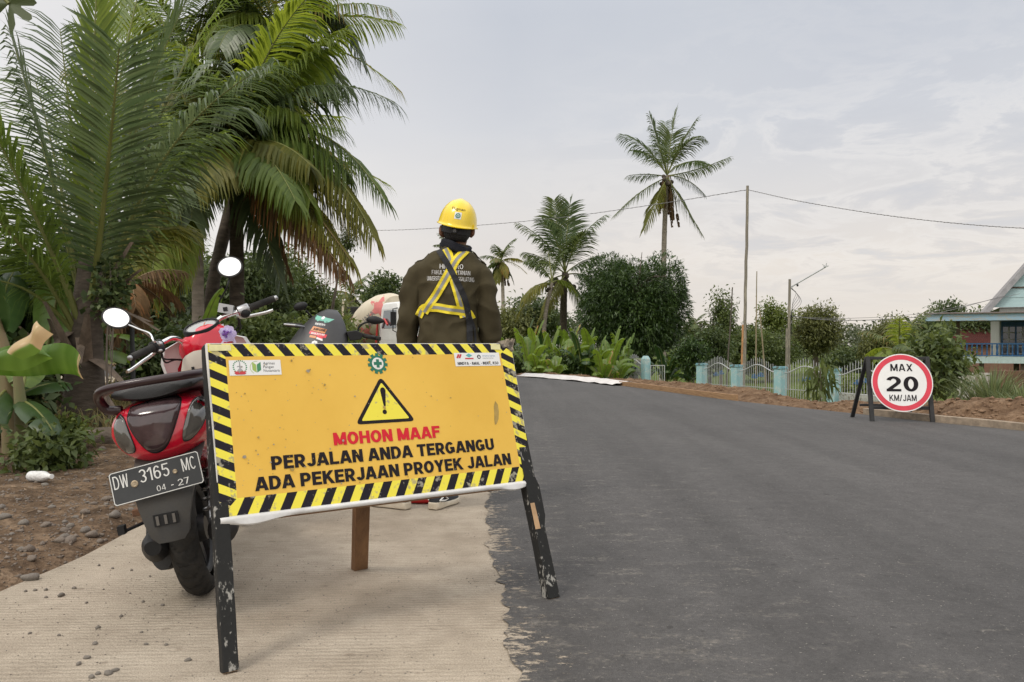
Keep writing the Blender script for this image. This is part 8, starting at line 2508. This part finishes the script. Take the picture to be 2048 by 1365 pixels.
def banana(lab, px, d, h, n, seed, m=None, lw=.42, spread=.55, group='banana plants along the far verge', ll=1.0):
    rg = random.Random(seed); f = at(px, 0, d); f.z = gz(f.x, f.y) - .05
    t = thing('banana_plant', lab, 'banana plant', f, group=group)
    mb = MB(); mb.tube([(0, 0, 0), (.01, 0, h * .12), (.02, 0, h * .22)], [.09, .07, .05], 10); mb.build('stem', M_bstem, t, smooth=60)
    for k in range(n):
        az = 2 * PI * k * .618 + rg.uniform(-.3, .3); up_ = 1 - (k / n) * rg.uniform(.6, 1.0)
        L_ = h * .95 * rg.uniform(.65, 1.08) * ll; dv = Vector((math.cos(az), math.sin(az), 0)); b = Vector((.02 + dv.x * .06, dv.y * .06, h * .12))
        sp = spread * (.35 + 1.1 * (1 - up_))
        p1 = b + dv * L_ * sp * .45 + Vector((0, 0, L_ * (.35 + .35 * up_))); p2 = b + dv * L_ * sp * 1.15 + Vector((0, 0, L_ * (-.15 + 1.0 * up_)))
        banana_leaf(t, [b, p1, p2], lw * rg.uniform(.8, 1.15), (m or M_ban), seed * 40 + k, dry=.5 if rg.random() < .15 else 0, vv=rg.uniform(.15, .65))
    return t
bl_ = ['banana plant with a tall upright leaf, right above the white plastic sheet', 'banana plant with broad pale leaves beside the torn board corner', 'banana plant under the leaning palm trunk', 'banana plant in front of the thick palm trunk, left of the tall leaf', 'banana plant with a brown dead leaf left of the capped gatepost', 'banana plant leaning over the left capped gatepost', 'dark banana plant behind the open gate leaf', 'dark banana plant between the open gate and the long railing', 'banana plant at the foot of the mango tree, behind the arched gate', 'small banana plant close to the far road edge, below the leaning palm', 'banana plant far left of the verge, next to the flagman sleeve', 'low banana plant at the road edge between the board and the plastic sheet']
for i, (px, d, h, n, dk) in enumerate([(1186, 28.5, 2.7, 8, 0), (1058, 27, 2.3, 8, 0), (1092, 31, 2.5, 8, 0), (1130, 28, 2.3, 9, 0), (1205, 27.2, 1.7, 8, 0), (1235, 30.5, 2.2, 8, 0), (1330, 33.5, 2.2, 9, 1), (1378, 34.5, 2.2, 9, 1), (1290, 37.0, 2.2, 8, 1), (1075, 26.4, 1.4, 7, 0), (1022, 33, 2.6, 8, 0), (1108, 26.0, 1.3, 7, 0)]):
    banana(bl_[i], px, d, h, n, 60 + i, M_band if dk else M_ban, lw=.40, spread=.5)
for i, (px, d, h) in enumerate([(1040, 30, 2.7), (1074, 29, 2.5), (1110, 29.5, 2.7), (1148, 29.3, 2.6), (1168, 27.6, 2.2), (1216, 29.4, 2.6), (1165, 31, 3.0), (1052, 32.5, 3.0), (1096, 33, 3.0), (1135, 32.5, 3.0), (1245, 32.5, 2.6), (1350, 36, 2.6)]):
    banana('broad leaved banana plant crowded into the thicket beyond the road bend', px, d, h, 9, 120 + i, M_ban if i % 4 else M_band, lw=.36, spread=.42, group='banana thicket beyond the bend')
for px, d, rx, rz, sd_, lab in [(1085, 27.5, 42, 22, 71, 'low leafy shrub at the far road edge below the banana plants'), (1150, 28, 44, 24, 72, 'dark low shrub beside the white plastic sheet'), (1215, 32, 40, 26, 73, 'dark shrub behind the left capped gatepost'), (1385, 33, 36, 40, 74, 'dark shrub left of the long railing run'), (1030, 28, 40, 26, 75, 'low green shrub hidden behind the board corner'), (960, 34, 60, 40, 76, 'green shrub behind the flagman')]:
    tree(lab, px, 735 if px != 1385 else 722, d, rx, rz, 300, 9, .16, 'mango' if px > 1120 else 'dark', sd_, .03, name='shrub', cat='shrub', limbs=5)
# ---- banana clump at the left, with the broken leaf in front
org = at(30, 0, 6.6); org.z = gz(org.x, org.y) - .05
bt = thing('banana_plant', 'banana plant at the left edge with a broken leaf that ends pale tan', 'banana plant', org)
mb = MB(); mb.tube([at(25, 905, 6.6) - org, at(18, 800, 6.6) - org, at(5, 690, 6.6) - org, at(-10, 640, 6.6) - org], [.075, .065, .05, .04], 12); mb.build('stem', M_bstem, bt, smooth=60)
mb = MB(); mb.tube([at(45, 905, 6.4) - org, at(40, 800, 6.4) - org, at(34, 735, 6.4) - org], [.05, .045, .03], 10); mb.build('stem', M_bstem, bt, smooth=60)
def sheet_leaf(parent, top, bot, m, org, name='leaf', cols=None, ripple=.02, A_fn=None, rows=6):
    """a broad hanging blade between an upper and a lower edge line"""
    T = crom([at(*p) for p in top], 7); B = crom([at(*p) for p in bot], 7); n = min(len(T), len(B))
    V = []; F = []; A = []
    for i in range(n):
        for j in range(rows + 1):
            q = j / rows; p = T[i].lerp(B[i], q) - Vector(org)
            p = p + Vector((0, -1, .2)) * (ripple * math.sin(i * .42 + 1.5 * q) + .05 * math.sin(PI * q))
            V.append(p); A.append(A_fn(i / (n - 1), q) if A_fn else .5)
            if i and j: o = len(V) - 1; F.append((o, o - 1, o - rows - 2, o - rows - 1))
    me = np_mesh(name, V, F, {'var': A}, True)
    return link_mesh(name, me, m, parent)
M_bfront = leaf_mat('banana_leaf_front', (.05, .12, .015), (.17, .29, .06), .38, .32, dry=(.62, .46, .25), spec=.45)
sheet_leaf(bt, [(-20, 706, 5.9), (40, 690, 5.85), (88, 690, 5.8), (140, 690, 5.9), (158, 715, 6.0)], [(-20, 752, 6.0), (40, 752, 5.95), (95, 752, 5.9), (140, 748, 5.95), (170, 760, 6.05)], M_bfront, org, ripple=.035, A_fn=lambda t, q: .42 + .20 * math.sin(t * 19 + q) * math.sin(t * 47) - .2 * (abs(t - .62) < .012) + (.5 if t > .90 else 0) + (.4 if t > .84 and q > .8 else 0) - .25 * (q > .9))
sheet_leaf(bt, [(-15, 712, 5.7), (30, 695, 5.6), (70, 688, 5.55), (104, 715, 5.6)], [(-10, 740, 5.75), (30, 742, 5.65), (70, 735, 5.6), (103, 716, 5.62)], M_bfront, org, A_fn=lambda t, q: .62 + .1 * math.sin(t * 25 + q * 2))
sheet_leaf(bt, [(14, 704, 5.36), (42, 680, 5.33), (62, 662, 5.32), (76, 643, 5.32)], [(50, 722, 5.34), (72, 706, 5.3), (90, 690, 5.3), (104, 668, 5.3)], M_bfront, org, name='dry_leaf', A_fn=lambda t, q: min(1, (.72 if q > .55 and t < .45 else .97) + .06 * math.sin(q * 9)))
for i, (P, w_, m_, vv) in enumerate([
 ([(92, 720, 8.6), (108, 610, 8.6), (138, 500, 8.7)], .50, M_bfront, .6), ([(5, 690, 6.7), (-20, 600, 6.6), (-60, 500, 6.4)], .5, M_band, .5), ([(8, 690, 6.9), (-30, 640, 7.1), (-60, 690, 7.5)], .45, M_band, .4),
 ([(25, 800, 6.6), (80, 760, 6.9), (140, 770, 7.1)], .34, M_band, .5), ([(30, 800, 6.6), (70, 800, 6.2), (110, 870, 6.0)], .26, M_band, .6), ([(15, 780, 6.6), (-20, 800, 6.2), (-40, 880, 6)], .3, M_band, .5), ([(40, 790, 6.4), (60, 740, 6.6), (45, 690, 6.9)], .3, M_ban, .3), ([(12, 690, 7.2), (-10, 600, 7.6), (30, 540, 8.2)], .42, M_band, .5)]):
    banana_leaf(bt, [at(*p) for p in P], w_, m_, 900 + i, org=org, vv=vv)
t = banana('banana plant with one broad upright leaf behind the young palm trunk', 118, 9.6, 2.5, 6, 88, M_ban, .55, .35, group=None)
t = banana('low banana plant with hanging leaves behind the red scooter handlebar', 372, 11.5, 1.8, 7, 89, M_ban, .36, .7, group=None)
# papaya leaf that hangs into the upper left corner
f = at(-190, 0, 5.2); f.z = gz(f.x, f.y) - .05
pp = thing('papaya_tree', 'dark lobed papaya leaf hanging into the upper left corner', 'tree', f)
tp = at(-190, -160, 5.2) - f
mb = MB(); mb.tube([(0, 0, 0), tp * .5 + Vector((.05, 0, 0)), tp], [.09, .07, .05], 10); mb.build('trunk', M_trunk, pp, smooth=60)
M_pap = leaf_mat('papaya_leaf', (.030, .045, .016), (.065, .085, .03), .2, .5)
def lobed(parent, c, r, tilt, seed):
    V = [Vector(c)]; F = []; n = 7; k = 0; rg = random.Random(seed); ring = []
    for j in range(n * 6):
        a = R(-160) + R(320) * j / (n * 6 - 1) - PI / 2 + PI
        q = (j % 6) / 5; lob = .45 + .55 * math.sin(PI * q) ** .8 + .07 * rg.uniform(-1, 1)
        v = Vector((math.cos(a), .15 * math.sin(3 * a), math.sin(a))) * r * lob
        V.append(Vector(c) + Matrix.Rotation(tilt, 3, 'Y') @ v - Vector((0, 0, .1 * r * lob * lob)))
    for j in range(1, n * 6): F.append((0, j, j + 1))
    me = bpy.data.meshes.new('leaf'); me.from_pydata([tuple(v) for v in V], [], F); a = me.attributes.new('var', 'FLOAT', 'POINT'); a.data.foreach_set('value', np.full(len(V), rg.uniform(.2, .8), np.float32))
    return link_mesh('leaf', me, M_pap, parent)
for i, (px, py, r_, tl) in enumerate([(18, 8, .17, .5), (-60, -40, .2, .2), (-120, -70, .22, 1.0), (40, -70, .2, .3)]):
    c = at(px, py, 5.1 + .1 * i) - f; lobed(pp, c, r_, tl, i)
    mb = MB(); mb.tube(crom([tp, tp.lerp(c, .5) + Vector((0, 0, .12)), c], 5), .012, 6); mb.build('leaf_stalk', M_rach, pp)

# ---- undergrowth, bushes and grasses
def shrub(lab, px, py, d, rx, rz, n, per, size, kind, seed, name='shrub', ratio=.5, cat='shrub', droop=.2):
    return tree(lab, px, py, d, rx, rz, n, per, size, kind, seed, .012, name=name, cat=cat, ratio=ratio, limbs=9, droop=droop, lumps=8)
shrub('low green weeds at the edge of the dirt behind the white bottle', 95, 905, 6.1, 62, 24, 150, 8, .085, 'mid', 201, 'weed_clump', cat='weeds')
shrub('small weeds between the young palm trunk and the log', 130, 870, 7.0, 30, 26, 80, 8, .07, 'light', 202, 'weed_clump', cat='weeds')
shrub('broad leafed green shrub between the round sign and the blue house', 1872, 728, 14.0, 62, 62, 300, 8, .15, 'mid', 203, ratio=.46)
shrub('bushy green undergrowth behind the red scooter lamp pod', 520, 690, 13, 90, 60, 420, 9, .12, 'mid', 204)
shrub('light green bushes behind the dark scooter', 640, 690, 22, 120, 50, 520, 9, .16, 'light', 205)
shrub('dark undergrowth behind the left handlebar grip', 330, 720, 11, 100, 70, 420, 9, .12, 'dark', 206)
shrub('dark leaves at the left edge below the broken banana leaf', 15, 800, 7.6, 60, 70, 160, 8, .15, 'dark', 207)
shrub('creeper with round leaves climbing the young palm trunk', 222, 570, 8.0, 24, 80, 60, 8, .075, 'dark', 208, 'creeper', ratio=.8, cat='creeper')
shrub('pale grey green shrub inside the yard behind the railing nearest the sign', 1722, 772, 26, 46, 20, 140, 8, .16, 'light', 209)
# mango sapling by the fence
f = at(1640, 0, 15.2); f.z = gz(f.x, f.y)
sp = thing('mango_sapling', 'young mango sapling with drooping long leaves in front of the blue fence', 'sapling', f)
mb = MB(); hd = at(1640, 735, 15.2) - f; mb.tube([(0, 0, -.05), hd * .5 + Vector((.02, 0, 0)), hd], [.014, .011, .007], 6)
tips = [at(px, py, 15.2 + dd) - f for px, py, dd in ((1628, 742, 0), (1640, 735, .1), (1654, 742, 0), (1648, 768, .1), (1632, 772, -.1), (1645, 785, 0))]
for q in tips: mb.tube([hd * .55, q], [.008, .005], 5)
mb.build('stem', M_brk, sp)
V, F, A = leaf_cloud([tuple(q) for q in tips for _ in range(2)], [(0, 0, .2)] * (2 * len(tips)), .30, 9, .22, 1.4, 3, ros=True)
link_mesh('leaves', np_mesh('leaves', V, F, {'var': A}), M_lf['mid'], sp)
# lemongrass
M_lem = leaf_mat('lemongrass', (.075, .105, .045), (.19, .23, .10), .30, .5, dry=(.30, .24, .12))
def grass_tuft(lab, px, d, n, h, spread, m, seed, name='lemongrass', cat='grass clump', w=.014, z=None):
    rg = random.Random(seed); f = at(px, 0, d); f.z = gz(f.x, f.y) if z is None else z
    V = []; F = []; A = []
    for k in range(n):
        a = rg.uniform(0, 2 * PI); r_ = abs(rg.gauss(0, .12)) * spread * 2; hh = h * rg.uniform(.6, 1.1); out = rg.uniform(.15, 1.0) * spread
        b = Vector((math.cos(a) * r_, math.sin(a) * r_, 0)); dv = Vector((math.cos(a), math.sin(a), 0)); tn = Vector((-dv.y, dv.x, 0))
        o = len(V); v = rg.uniform(0, 1) * .9
        for q, (t_, ww) in enumerate(((0, .8), (.4, 1), (.75, .7), (1, .08))):
            p = b + dv * out * hh * t_ ** 2 * 1.2 + Vector((0, 0, hh * (t_ - .42 * out * t_ ** 2.6)))
            V += [p - tn * w / 2 * ww, p + tn * w / 2 * ww]; A += [v, v]
        for q in range(3): F.append((o + 2 * q, o + 2 * q + 1, o + 2 * q + 3, o + 2 * q + 2))
    o = link_mesh(name, np_mesh(name, V, F, {'var': A}), m, None, f); return tag(o, lab, cat)
grass_tuft('tall arching clump of grey green lemongrass on the spoil bank below the blue house', 1985, 12.4, 620, .95, .75, M_lem, 1)
grass_tuft('clump of lemongrass cut off by the right edge of the photo', 2052, 11.3, 420, .75, .85, M_lem, 2)
# dry grass at the left, behind the scooter: nobody could count the blades
def grass_field(name, lab, boxes, m, seed):
    rg = np.random.default_rng(seed); V = []; F = []; A = []
    for (x0, x1, y0, y1, n, h) in boxes:
        for k in range(n):
            x, y = rg.uniform(x0, x1), rg.uniform(y0, y1); z = gz(x, y); a = rg.uniform(0, 2 * PI); hh = h * rg.uniform(.5, 1.3); dv = np.array([math.cos(a), math.sin(a), 0]); tn = np.array([-dv[1], dv[0], 0]); o = len(V); v = rg.random() * .9
            p0 = np.array([x, y, z - .02]); w = .006 + .004 * rg.random()
            for t_, ww in ((0, 1), (.55, .8), (1, .1)):
                p = p0 + dv * hh * .5 * t_ ** 2 + np.array([0, 0, hh * (t_ - .2 * t_ * t_)]); V += [p - tn * w * ww, p + tn * w * ww]; A += [v, v]
            for q in range(2): F.append((o + 2 * q, o + 2 * q + 1, o + 2 * q + 3, o + 2 * q + 2))
    return tag(link_mesh(name, np_mesh(name, V, F, {'var': A}), m), lab, 'grass', kind='stuff')
M_dry = leaf_mat('dry_grass', (.10, .10, .035), (.30, .24, .11), .3, .7)
M_gr = leaf_mat('yard_grass', (.06, .10, .02), (.20, .22, .07), .3, .6)
grass_field('dry_grass', 'dry yellow grass behind the log and the red scooter', [(-5.2, -2.9, 7.6, 12.5, 5200, .34), (-9, -5, 7.5, 13, 2600, .35), (-7.5, -3, 12.5, 20, 2600, .45)], M_dry, 4)
grass_field('yard_grass', 'rough green grass in the yard behind the railing', [(5.5, 13, 22.5, 34, 9000, .28), (12, 24, 14, 40, 7000, .3), (3, 12, 34, 42, 2500, .35)], M_gr, 5)
grass_field('bank_weeds', 'sparse weeds along the top of the spoil bank', [(6.2, 9.5, 9.5, 14.5, 900, .14)], M_gr, 6)
# dead leaves and straw on the dirt
V = []; F = []; A = []
for k in range(170):
    x = -2.1 - abs(rng.gauss(0, 1.3)); y = rng.uniform(3, 7.6); z = gz(x, y) + .008; a = rng.uniform(0, PI); L_ = rng.uniform(.015, .06); w = rng.uniform(.002, .010)
    dv = Vector((math.cos(a), math.sin(a), rng.uniform(-.1, .2))) * L_; tn = Vector((-math.sin(a), math.cos(a), .1)) * w; p = Vector((x, y, z)); o = len(V)
    V += [p - dv, p + tn, p + dv, p - tn]; F.append((o, o + 1, o + 2, o + 3)); A += [rng.random() * .9] * 4
tag(link_mesh('leaf_litter', np_mesh('leaf_litter', V, F, {'var': A}), leaf_mat('litter', (.10, .06, .035), (.34, .25, .16), .1, .8)), 'dead leaves and straw on the dirt beside the concrete', 'litter', kind='stuff')
# dark slim post at the left
pole('dark_post', 'slim dark post standing behind the left mirror of the red scooter', 'post', (268, 790, 9), (264, 655, 9), .028, .024, MT['dark_plastic'])
